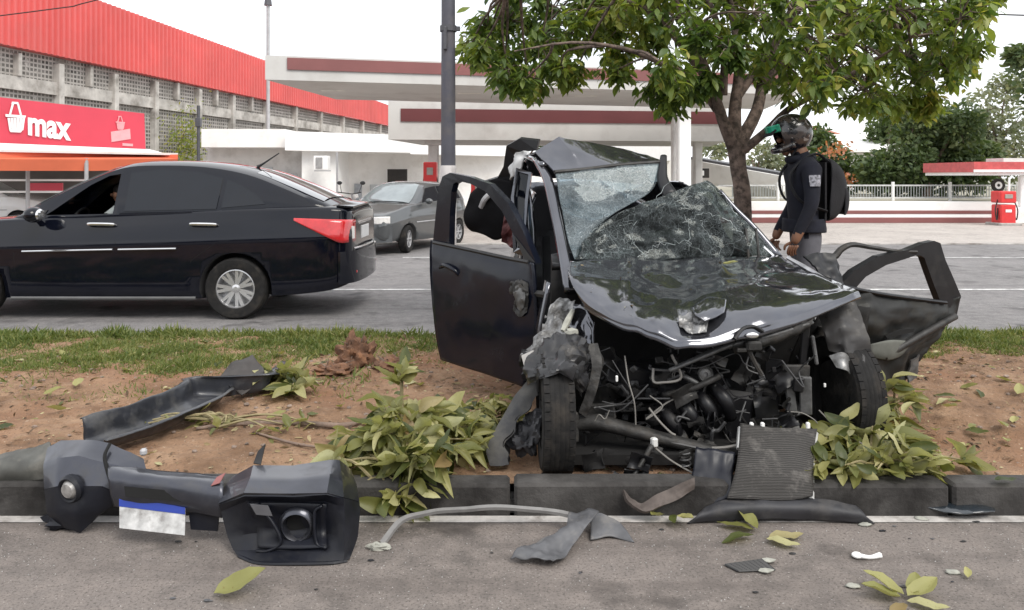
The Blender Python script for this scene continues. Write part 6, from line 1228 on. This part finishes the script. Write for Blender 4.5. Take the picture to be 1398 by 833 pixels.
for k in range(16):                                     # pieces hanging down to the kerb
    px, py = rk.uniform(792, 1000), rk.uniform(618, 672); d = 3.82+rk.uniform(0, .14); w_, h_ = rk.uniform(14, 44), rk.uniform(10, 26); a = rk.uniform(-.5, .5)
    gx = lambda i, j: Q(px+math.cos(a)*(i-1)*w_/2-math.sin(a)*(j-1)*h_/2, py+math.sin(a)*(i-1)*w_/2+math.cos(a)*(j-1)*h_/2, d+rk.uniform(-.03, .03))
    part('hanging_scrap', MB().sheet([[gx(i, j) for i in range(3)] for j in range(3)], 8, 8, amp=.014, freq=18, seed=k+50, thick=.005), rk.choice((EBLK, UBLK, EBLK, GRIME)), 30)
for k in range(22):
    px, py = rk.uniform(810, 1090), rk.uniform(490, 610); pts = []; d = 3.99+rk.uniform(0, .15)
    for q in range(5): pts.append(Q(px, py, d)); px += rk.gauss(0, 26); py += rk.gauss(4, 14); px = min(1105, max(800, px)); py = min(640, max(482, py)); d += rk.uniform(-.03, .03)
    part('cable', MB().tube(pts, rk.choice((.0025, .003, .004, .007)), 5, 26), rk.choice((WIREB, EBLK, EBLK, WIREB, WIREW)))

# ------------------------------------------------------------------ debris on road and median
BSH = M('bumper_skin', (.058, .061, .076), .30, .75, .5, var=.2, vs=6, dirt=(.10, .098, .096), dlo=.52, dhi=.82, ds=6)
BTX = M('bumper_texture', (.007, .008, .013), .42, spec=.35, var=.3, vs=10, dirt=(.022, .022, .024), dlo=.5, dhi=.8, ds=7)
bu = thing('front_bumper', 'torn off dark front bumper lying on the asphalt with a hanging number plate', 'bumper', tuple(onz(300, 757, 0)))
def bpart(nm, b, m, sm=False, par=None): return b.build(nm, m, par or bu, sm)
Rr = [[(318, 652, 3.50), (346, 637, 3.50), (400, 638, 3.50), (450, 630, 3.50), (462, 630, 3.52), (478, 642, 3.64)],
      [(306, 668, 3.42), (342, 655, 3.36), (400, 656, 3.34), (450, 652, 3.34), (466, 654, 3.38), (485, 662, 3.52)],
      [(300, 688, 3.36), (334, 675, 3.27), (400, 676, 3.25), (446, 674, 3.25), (468, 680, 3.28), (489, 686, 3.42)],
      [(303, 698, 3.37), (338, 682, 3.31), (400, 683, 3.31), (444, 683, 3.30), (469, 692, 3.28), (490, 700, 3.40)],
      [(312, 734, 3.33), (342, 728, 3.32), (400, 724, 3.33), (444, 728, 3.32), (470, 730, 3.25), (487, 732, 3.36)],
      [(320, 752, 3.30), (346, 752, 3.28), (400, 754, 3.27), (446, 752, 3.26), (470, 754, 3.24), (480, 752, 3.30)],
      [(324, 758, 3.28), (350, 769, 3.22), (400, 770.5, 3.21), (446, 769, 3.22), (468, 768, 3.225), (477, 764, 3.25)]]
shell = bpart('corner_shell', MB().sheet(G3(Rr[:3]), lin=5, amp=.003, freq=6, seed=1, thick=.006), BSH, 28); bpart('lower_shell', MB().sheet(G3(Rr[2:]), lin=5, amp=.003, freq=6, seed=1, thick=.006), BTX, 28, shell)
for pts in ([(352, 688, 3.29), (372, 712, 3.28), (384, 740, 3.275), (366, 752, 3.27), (350, 752, 3.27)], [(440, 690, 3.28), (430, 700, 3.28), (432, 740, 3.27), (446, 748, 3.25)]):
    bpart('recess_rib', MB().tube([Q(*p) for p in pts], .012, 6, 14, .6), BTX, 1, shell)
bpart('recess_panel', MB().sheet(G3([[(338, 686, 3.30), (395, 686, 3.30), (446, 688, 3.29)], [(350, 722, 3.315), (400, 722, 3.325), (446, 724, 3.31)], [(352, 748, 3.27), (400, 750, 3.26), (446, 748, 3.25)]]), 12, 12, thick=.004), BTX, 1, shell)
mm = Matrix.Translation(Q(406, 717, 3.30)) @ Matrix.Rotation(R(97), 4, 'X')
fo = bpart('fog_lamp_ring', MB().lathe([(.048, -.03), (.052, .012), (.058, .022), (.066, .018), (.076, .0), (.07, -.02)], 36, mm), BSH, 40, shell); bpart('fog_lamp_hole', MB().lathe([(0, -.015), (.048, -.015), (.049, -.02), (0, -.02)], 28, mm), SEAM, False, shell)
bpart('lower_lip', MB().tube([Q(326, 759, 3.275), Q(352, 769, 3.215), Q(400, 770, 3.205), Q(450, 769, 3.21), Q(474, 766, 3.235)], .008, 6, 20), BTX, False, shell)
bpart('tow_cover', MB().poly([Q(342, 688, 3.27), Q(366, 690, 3.27), Q(372, 704, 3.275), Q(350, 702, 3.275)], .004), M('clear_grey', (.12, .12, .13), .3), False, shell)
bar = bpart('centre_bar', MB().sheet(G3([[(146, 632, 3.56), (190, 640, 3.54), (240, 646, 3.52), (305, 652, 3.50)], [(148, 648, 3.46), (190, 652, 3.44), (240, 657, 3.42), (305, 664, 3.40)], [(152, 676, 3.44), (190, 678, 3.42), (240, 682, 3.40), (304, 690, 3.37)], [(156, 690, 3.46), (190, 692, 3.44), (240, 695, 3.42), (304, 706, 3.39)]]), 34, 22, amp=.006, freq=7, seed=2, thick=.006), BSH, 1)
bpart('grille_bar', MB().sheet(G3([[(258, 690, 3.43), (300, 698, 3.41)], [(262, 722, 3.42), (298, 724, 3.41)]]), 8, 8, thick=.01), BTX, False, bar)
bpart('red_scrape', MB().sheet(G3([[(296, 652, 3.43), (308, 646, 3.45)], [(288, 664, 3.395), (300, 660, 3.40)]]), 5, 5, thick=.003), REDSTRIPE, False, bar)
bpart('centre_recess', MB().sheet(G3([[(170, 664, 3.425), (215, 668, 3.41), (258, 672, 3.40)], [(172, 678, 3.41), (215, 682, 3.40), (258, 686, 3.39)]]), 8, 5, thick=.004), SEAM, False, bar)
PLB = M('plate_blue', (.01, .035, .27), .5, var=.1); PLW = M('plate_face', (.46, .46, .455), .45, var=.3, vs=22, dirt=(.22, .21, .205), dlo=.5, dhi=.7, ds=16)
pq = lambda px, py: Q(px, py, 3.375+(728-py)*.0012-(px-163)*.0002)
npl = bpart('number_plate', MB().poly([pq(163, 677), pq(163, 721), pq(252, 731), pq(253, 688)], .004), PLW); bpart('blue_band', MB().poly([pq(163, 677)-V((0, .003, 0)), pq(163, 691)-V((0, .003, 0)), pq(253, 702)-V((0, .003, 0)), pq(253, 688)-V((0, .003, 0))], .002), PLB, False, npl)
Lr = [[(66, 612, 3.70), (84, 602, 3.70), (110, 601, 3.68), (150, 606, 3.64), (196, 628, 3.60)], [(62, 636, 3.60), (82, 626, 3.57), (108, 624, 3.55), (150, 634, 3.52), (200, 646, 3.54)], [(63, 668, 3.55), (80, 664, 3.50), (106, 664, 3.49), (140, 664, 3.48), (160, 672, 3.50)], [(66, 698, 3.53), (80, 700, 3.49), (108, 700, 3.47), (132, 694, 3.48), (152, 690, 3.50)], [(76, 712, 3.545), (92, 720, 3.50), (110, 727, 3.49), (124, 714, 3.49), (134, 702, 3.50)]]
lsh = bpart('corner_shell', MB().sheet(G3(Lr[:3]), lin=5, amp=.008, freq=7, seed=3, thick=.006), BSH, 28); bpart('lower_shell', MB().sheet(G3(Lr[2:]), lin=5, amp=.008, freq=7, seed=3, thick=.006), BTX, 28, lsh)
mm = Matrix.Translation(Q(96, 668, 3.485)) @ Matrix.Rotation(R(96), 4, 'X') @ Matrix.Rotation(R(-18), 4, 'Y'); bpart('fog_lamp_ring', MB().lathe([(.040, -.01), (.044, .012), (.052, .016), (.062, .004), (.06, -.02)], 30, mm), BTX, 40, lsh); bpart('fog_lamp_lens', MB().lathe([(0, .025), (.03, .02), (.041, .005), (0, -.005)], 24, mm), M('dusty_lens', (.30, .29, .28), .3, .3, .5, var=.5, vs=30), 40, lsh)
bpart('split_edge', MB().tube([Q(150, 606, 3.60), Q(143, 622, 3.54), Q(146, 640, 3.50), Q(152, 660, 3.47)], .008, 6, 12), SEAM, False, lsh); bpart('foam_clip', MB().box(Q(196, 617, 3.62), (.03, .03, .03), rotz(.4), .008), GREY, False, lsh)
bpart('mount_tab', MB().sheet(G3([[(346, 632, 3.52), (356, 634, 3.52)], [(352, 616, 3.56), (362, 606, 3.58)]]), 4, 6, thick=.008), EBLK, False, shell)
bpart('torn_corner', MB().ball(Q(82, 712, 3.55), .06, 12, 8, 1.2, .7, .6, .8, 4, 3), BTX, 40, lsh)

def debris(nm, b, mat, lab, cat, sm=1, grp=None):
    o = b.build(nm, mat, None, sm)
    return tag(o, lab, cat, grp)
tr = thing('inner_wing_panel', 'long dark trough shaped car panel lying across the soil behind the bumper', 'car part', (-1.8, 4.6, .13))
path = cr([onz(px, py, .14) for px, py in ((140, 622), (188, 608), (238, 590), (284, 568), (318, 545), (338, 524))], 26); TRW = [(-.03, .150), (.0, .155), (.018, .10), (.03, .035), (.10, .012), (.17, .018), (.20, .05), (.215, .085), (.235, .080)]
gr = []
for i, p in enumerate(path):
    t = (path[min(i+1, 25)]-path[max(i-1, 0)]).normalized(); n = V((t.y, -t.x, 0)); k = i/25; w_ = 1.0+.12*k; h_ = 1.0-.25*k*k
    if n.y > 0: n = -n
    gr.append([p+n*((a-.20)*w_)+V((0, 0, z*h_+.03*k)) for a, z in TRW])
for e, up in () and ((.05, .03), (.075, .07)): gr.append([q.lerp(gr[25][4], .60 if up > .05 else .22)+t*e+V((0, 0, up*.7*(1-abs(i-4)/6))) for i, q in enumerate(gr[25])])
MB().sheet(gr, 34, 60, amp=.012, freq=7, seed=21, thick=.006, fine=.002).build('panel', M('weathered_panel', (.026, .028, .035), .38, .1, .3, var=.4, vs=6, dirt=(.10, .098, .096), dlo=.5, dhi=.75, ds=5), tr, 1)
MB().sheet(G3([[(296, 520, 5.22), (320, 494, 5.40), (345, 488, 5.46)], [(316, 532, 5.10), (340, 514, 5.28), (358, 500, 5.34)], [(330, 540, 5.02), (350, 526, 5.12), (362, 510, 5.24)]]), 18, 14, amp=.02, freq=12, seed=6, thick=.006).build('end_flange', M('brown_black_plastic', (.045, .040, .038), .7, var=.4, vs=9), tr, 1)
debris('bumper_beam', MB().sheet(G3([[(-40, 632, 3.80), (0, 622, 3.82), (40, 616, 3.82), (70, 606, 3.82)], [(-40, 645, 3.72), (0, 640, 3.72), (40, 635, 3.72), (70, 628, 3.72)], [(-40, 668, 3.72), (0, 662, 3.72), (40, 656, 3.72), (68, 652, 3.72)]]), 30, 18, amp=.015, freq=9, seed=4, thick=.012), M('olive_grey_plastic', (.07, .07, .063), .6, var=.4, vs=8, dirt=(.17, .16, .14), dlo=.48, dhi=.7, ds=6), 'grey bent bumper beam poking out behind the torn bumper', 'car part')
at_ = thing('arch_trim', 'curled grey wheel arch trim lying on asphalt in front of the kerb', 'car part', tuple(onz(730, 730, 0)))
MB().sheet(G3([[(520, 742, 3.40), (545, 712, 3.49), (575, 702, 3.52), (620, 696, 3.54), (690, 693, 3.56), (750, 698, 3.56), (790, 706, 3.54)], [(524, 748, 3.375), (549, 716, 3.47), (577, 706, 3.50), (620, 700, 3.52), (690, 697, 3.54), (750, 702, 3.54), (786, 710, 3.50)]]), 50, 4, amp=.004, freq=8, thick=.014).build('hoop', M('pale_plastic', (.19, .185, .18), .55, var=.3, vs=9), at_, 40)
TRM = M('grey_plastic', (.085, .086, .092), .5, var=.3, vs=8, dirt=(.18, .17, .16), dlo=.5, dhi=.72, ds=9)
MB().sheet(G3([[(776, 704, 3.50), (798, 699, 3.53), (818, 702, 3.51)], [(770, 722, 3.40), (786, 714, 3.42), (800, 720, 3.42)], [(738, 738, 3.33), (764, 736, 3.33), (784, 744, 3.32)], [(712, 750, 3.27), (742, 750, 3.26), (770, 760, 3.22)], [(697, 762, 3.22), (724, 764, 3.20), (754, 769, 3.18)]]), 26, 34, amp=.022, freq=14, seed=6, thick=.005, fine=.004).build('torn_leg', TRM, at_, 1)
MB().sheet(G3([[(796, 700, 3.55), (812, 698, 3.56), (828, 704, 3.54)], [(806, 714, 3.50), (826, 710, 3.52), (848, 716, 3.50)], [(806, 738, 3.41), (834, 734, 3.44), (866, 741, 3.40)]]), 18, 16, amp=.012, freq=10, seed=7, thick=.006).build('short_leg', TRM, at_, 1)
MB().ball(onz(516, 746, .012), .03, 10, 8, 1.5, .7, .5, .6, 4, 1).build('white_end', FOAM, at_)
debris('lower_splitter', MB().sheet(G3([[(962, 694, 3.63), (1000, 682, 3.65), (1060, 679, 3.66), (1125, 683, 3.65), (1168, 692, 3.62)], [(952, 704, 3.585), (1000, 694, 3.59), (1060, 692, 3.59), (1130, 696, 3.59), (1180, 703, 3.58)], [(938, 714, 3.585), (1000, 709, 3.60), (1060, 708, 3.60), (1135, 710, 3.60), (1194, 714, 3.58)]]), 44, 14, amp=.008, freq=9, seed=8, thick=.008), M('splitter_plastic', (.028, .028, .032), .6, var=.3, vs=7, dirt=(.085, .08, .077), dlo=.5, dhi=.75, ds=8), 'long flat black splitter strip lying at the kerb below the radiator', 'car part')
ra = thing('radiator', 'bent dark radiator core standing against the wreck on the kerb', 'radiator', tuple(Q(1050, 678, 3.66)))
def rad_m():
    m, t, B, N, L = nodes('radiator_core'); tcn = N('TexCoord').outputs['Object']; wv = N('TexWave'); wv.bands_direction = 'Z'; wv.inputs['Scale'].default_value = 55; wv.inputs['Distortion'].default_value = 1.5; L(tcn, wv.inputs['Vector'])
    c = mix(N, L, wv.outputs['Fac'], (.020, .019, .018), (.075, .070, .066)); c = mix(N, L, thr(N, L, noi(N, L, tcn, 10, 5, .7), .52, .72), c, (.15, .14, .13)); L(c, B.inputs['Base Color']); B.inputs['Roughness'].default_value = .7; B.inputs['Metallic'].default_value = .3; bump(N, L, B, wv.outputs['Fac'], .5, .004); return m
RG = [[(1010, 583, 3.92), (1045, 588, 3.90), (1080, 590, 3.90), (1112, 590, 3.92)], [(1008, 612, 3.84), (1045, 616, 3.82), (1080, 616, 3.82), (1108, 616, 3.84)], [(1004, 642, 3.73), (1040, 646, 3.71), (1078, 644, 3.71), (1106, 644, 3.74)], [(992, 682, 3.65), (1038, 684, 3.64), (1076, 684, 3.64), (1106, 680, 3.66)]]
MB().sheet(G3(RG), 26, 30, amp=.012, freq=6, seed=5, thick=.03).build('core', rad_m(), ra, 1)
for k in (0, 3): MB().tube([Q(*RG[i][k])-V((0, .012, 0)) for i in range(4 if k else 2)], .014, 6, 14).build('side_tank', M('bright_aluminium', (.50, .50, .49), .45, .3, var=.2, vs=20), ra)
MB().tube([Q(1010, 582, 3.91), Q(1060, 588, 3.89), Q(1112, 590, 3.91)], .016, 6, 12).build('top_tank', GRIME, ra)
for px in (1026, 1041, 1103): MB().box(Q(px, 581, 3.9), (.018, .02, .03), bev=.004).build('filler_clip', WHITE2, ra)
debris('wing_shard', MB().sheet(G3([[(1246, 678, 3.76), (1280, 680, 3.78), (1320, 680, 3.76), (1352, 692, 3.70)], [(1256, 690, 3.68), (1290, 690, 3.68), (1325, 692, 3.66), (1358, 697, 3.65)], [(1290, 700, 3.64), (1310, 702, 3.62), (1335, 702, 3.61), (1358, 701, 3.62)]]), 24, 14, amp=.008, freq=10, seed=9, thick=.006), M('blue_black_shard', (.016, .022, .028), .2, 0, 1.0, var=.2), 'glossy blue black body shard lying over the gutter beside kerb stone', 'car part')
gf = thing('grille_fragment', 'flat black mesh grille fragment with white flecks lying on asphalt', 'car part', tuple(onz(1030, 772, 0)))
b = MB(); p0, p1, p2, p3 = onz(990, 771, .006), onz(1008, 780, .006), onz(1058, 778, .006), onz(1040, 764, .02)
for i in range(9):
    t = i/8; b.tube([p0.lerp(p1, t), p3.lerp(p2, t)], .004, 4); b.tube([p0.lerp(p3, t), p1.lerp(p2, t)], .004, 4)
b.poly([p0, p1, p2, p3], .003); b.build('mesh', PLASB, gf)
for px, py in ((1049, 765), (1046, 779)): MB().ball(onz(px, py, .012), .022, 8, 6, 1.4, .7, .3, .4, 4).build('white_fleck', FOAM, gf)
ws = MB(); ws.ball(onz(1170, 758, .012), .022, 10, 8, 1, 1, .5); ws.tube([onz(1174, 759, .014), onz(1188, 761, .010), onz(1202, 758, .012)], [.010, .008, .012], 6, 8); debris('white_plastic_clip', ws, WHITE2, 'small white spoon shaped plastic clip on the asphalt', 'fragment')
for px, py, lab in ((1165, 800, 'pale flat chip on asphalt beside the fallen green sprig'), (1302, 781, 'white chip on asphalt near the single round leaf'), (1258, 708, 'white chip in the gutter below the blue black shard'), (1182, 716, 'white chip at the end of the splitter strip')):
    debris('white_chip', MB().ball(onz(px, py, .006), .022, 8, 6, 1.3, .8, .3, .6, 4, px), FOAM, lab, 'fragment')
rs_ = random.Random(9)
for k in range(22):
    px, py = rs_.uniform(60, 1380), rs_.uniform(712, 826); p = onz(px, py, .004)
    debris('plastic_splinter', MB().ball(p, rs_.uniform(.004, .011), 7, 5, 1.6, .7, .4, .7, 4, k), rs_.choice((PLASB, PLASB, BTX, TRM)), 'tiny dark plastic splinter scattered on the near asphalt', 'fragment', False, 'plastic splinters on the asphalt')

# root clods, stick
def clod_mesh(c, r, sz, seed):
    b = MB().ball(c, r, 40, 28, 1.2, .9, sz, .5, 2.5, seed)
    b.v = [tuple(V(v)+(V(v)-c)*(.35*noise.noise(V(v)*22)+.25*noise.noise(V(v)*55))) for v in b.v]; return b
def clod(px, py, d, r, sz, lab, seed):
    p = Q(px, py, d); z = soil_z(p.x, p.y); t = thing('root_clod', lab, 'clod', (p.x, p.y, z)); c = V((p.x, p.y, z+r*sz*.5))
    clod_mesh(c, r, sz, seed).build('earth', M('red_earth', (.15, .080, .050), .95, var=.5, vs=14, bmp=1, bs=30, dirt=(.26, .13, .07), dlo=.5, dhi=.65, ds=12), t, 50)
    q = random.Random(seed)
    for k in range(16):
        a = q.uniform(0, 6.28); e = c+V((math.cos(a)*r*1.1, math.sin(a)*r*.9, q.uniform(-.2, 1.2)*r*sz)); MB().tube([c, (c+e)/2+V((0, 0, .02)), e+V((q.gauss(0, .02), q.gauss(0, .02), q.gauss(0, .03)))], [.007, .005, .002], 5, 7).build('root', BARK, t)
clod(486, 495, 6.05, .105, 1.35, 'reddish brown upturned root clod standing on the soil', 3); clod(534, 500, 5.9, .10, .6, 'low reddish earth clod beside the tall root clod', 8); clod(455, 512, 5.75, .10, .5, 'small dark earth clod under the pale sprig', 12)
def sp(px, py, dz=.012): 
    p = onz(px, py, .13); return V((p.x, p.y, soil_z(p.x, p.y)+dz))
st_ = MB().tube([sp(268, 588), sp(320, 582), sp(400, 583), sp(470, 584), sp(505, 572), sp(530, 560)], [.010, .014, .015, .016, .011, .007], 8, 24).build('fallen_stick', BARK, None, 1); tag(st_, 'long thin brown stick lying on the soil', 'stick')
st_ = MB().tube([sp(350, 598), sp(400, 606), sp(450, 612)], [.006, .008, .004], 6, 12).build('fallen_stick', BARK, None, 1); tag(st_, 'short brown twig lying below the long stick', 'stick')

# ------------------------------------------------------------------ fallen branches and leaves
FP = [leaf_fine('leaf', LEAF_PALE, w_, bd, fd, sd_) for w_, bd, fd, sd_ in ((1.25, .22, 1.2, 1), (1.45, -.25, 1.6, 2))]
FM = [leaf_fine('leaf', LEAF_FALL, w_, bd, fd, sd_) for w_, bd, fd, sd_ in ((1.25, .18, .9, 3), (1.45, .40, 1.5, 4), (1.1, .05, .5, 5), (1.35, -.18, 1.2, 6), (1.0, .6, 2.2, 7), (1.3, .28, -.8, 8))]
def place_leaf(root, m, i):
    o = bpy.data.objects.new('leaf', FM[i % 6]); COL.objects.link(o); o.parent = root; o.matrix_basis = Matrix.Translation(-root.location) @ m; return o
def branch(lab, cx, cy, rx, ry, hgt, nst, seed, size=(.10, .17), grp=None, nl=(7, 11), droop=.1):
    q = random.Random(seed); z0 = soil_z(cx, max(KY+.2, cy)); t = thing('fallen_branch', lab, 'branch', (cx, cy, z0), group=grp); b = MB(); n = 0
    for s in range(nst):
        a = q.uniform(0, 6.28); rr = math.sqrt(q.random()); ex, ey = cx+math.cos(a)*rx*rr, cy+math.sin(a)*ry*rr
        gz = soil_z(ex, ey) if ey > KY+.13 else (.15 if ey > KY else .02)
        e = V((ex, ey, gz+.03+hgt*(1-rr*.75)*q.uniform(.25, 1))); r0 = V((cx+q.gauss(0, .05), cy+q.gauss(0, .05)+.05, z0+.03))
        b.tube([r0, (r0+e)/2+V((0, 0, .04)), e], [.008, .006, .003], 5, 8)
        out_ = V((ex-cx, ey-cy, .05)).normalized()
        for k in range(q.randint(*nl)):
            aa = q.uniform(0, 6.28); d = (V((math.cos(aa), math.sin(aa), q.gauss(-.05, .45)))+out_*.7).normalized(); p = e-out_*q.uniform(0, .08)+V((q.gauss(0, .012), q.gauss(0, .012), q.gauss(0, .015)))
            sz = q.uniform(*size); tip = p+d*sz; g_ = (soil_z(tip.x, tip.y) if tip.y > KY+.13 else (.15 if tip.y > KY else .0))
            if tip.z < g_+.008: d = (V((tip.x, tip.y, g_+.012))-p).normalized()
            place_leaf(t, aim(p, d, sz, q.gauss(0, .7)), q.randint(0, 5)); n += 1
    b.build('twigs', TWIG, t); return n
nb = branch('large pile of olive green leafy branches tumbled over the kerb beside the tyre', -.50, 4.02, .38, .38, .38, 36, 1)
nb += branch('bruised darker leafy branch heap lying between pile and arch liner', -.22, 4.48, .36, .32, .22, 26, 2, (.06, .12))
nb += branch('long leaved olive branch hanging over the kerb face onto the gutter', -.58, 3.80, .28, .20, .16, 17, 21, (.11, .18), None, (6, 9))
nb += branch('flattened pale leaves spilling over the kerb near the blue black shard', 1.78, 3.78, .40, .12, .12, 15, 22, (.09, .15), None, (5, 8))
nb += branch('upright bright green sprig sticking out of the leaf pile', -.62, 4.42, .14, .10, .42, 5, 3, (.11, .16))
nb += branch('wide heap of pale olive leaves spread along the kerb by the far wheel', 1.80, 4.0, .46, .24, .24, 30, 4)
nb += branch('leafy branch standing under the bent far door', 2.16, 4.62, .17, .2, .34, 10, 5, (.09, .15))
nb += branch('pale wilting leafy sprig lying beside the trough panel', -1.43, 5.25, .20, .20, .20, 9, 6, (.11, .18))
nb += branch('thin scatter of leaves below the long trough panel', -1.65, 4.5, .55, .25, .03, 13, 7, (.06, .10), None, (3, 5))
nb += branch('leaf litter heap caught behind the torn bumper corner', -2.32, 3.82, .22, .1, .08, 6, 8, (.06, .10), None, (4, 6))
print('branch leaves', nb)
def loose(px, py, ang, size, i, lab, grp, lift=.012, z=None, tilt=.1):
    z = 0 if z is None else z; p = onz(px, py, z+lift); d = V((math.cos(ang), math.sin(ang), tilt*.5)); o = bpy.data.objects.new('fallen_leaf', FP[i % 2] if i % 2 else FM[i % 4]); COL.objects.link(o); o.matrix_basis = aim(p, d, size, tilt); tag(o, lab, 'leaf', grp); return o
loose(292, 812, .35, .19, 1, 'long yellowish leaf lying alone on asphalt below the bumper', None, .012, None, .3); loose(1322, 789, 1.2, .06, 1, 'small round pale leaf lying alone on the asphalt', None)
for px, py, a, s in ((905, 702, -2.3, .10), (918, 702, -1.7, .10), (925, 704, -1.1, .11)): loose(px, py, a, s, int(px), 'pale green leaf of the threesome in front of the bent beam', 'leaf threesome on the road edge', .03)
for px, py, a, s in ((1030, 722, 2.7, .16), (1035, 722, 2.0, .15), (1028, 730, -2.9, .15), (1050, 733, .15, .16), (1046, 735, -.5, .14)): loose(px, py, a, s, int(px), 'olive leaf in the clump on asphalt before the splitter', 'leaf clump before the splitter', .02)
for px, py, a, s in ((1235, 812, 2.4, .15), (1230, 815, 3.0, .14), (1240, 815, .4, .15), (1238, 820, -.4, .14), (1232, 822, -2.2, .14), (1245, 812, 1.0, .12)): loose(px, py, a, s, int(px*7+py), 'dull green leaf of the sprig lying on the near asphalt', 'leaf sprig on the near asphalt', .018)
loose(998, 352, 1.2, .11, 1, 'pale green leaf stuck on the bonnet below the smashed glass', None).matrix_basis = aim(Q(986, 360, 4.74), (.9, -.35, -.05), .09, .1)
qq = random.Random(31)
for k in range(64):
    px, py = qq.choice(((qq.uniform(330, 600), qq.uniform(470, 600)), (qq.uniform(1270, 1398), qq.uniform(500, 640)), (qq.uniform(0, 330), qq.uniform(460, 590))))
    p = onz(px, py, .12); z = soil_z(p.x, p.y); o = loose(px, py, qq.uniform(0, 6.28), qq.uniform(.07, .14), k, 'curled pale dry leaf lying loose on the median soil', 'loose leaves on the soil', .015, z, qq.uniform(-.4, .4))
loose(1358, 655, .1, .11, 2, 'dark olive leaf lying on top of the kerb stone', None, .02, .15)
for o in bpy.data.objects:
    if '_local' in o: del o['_local']
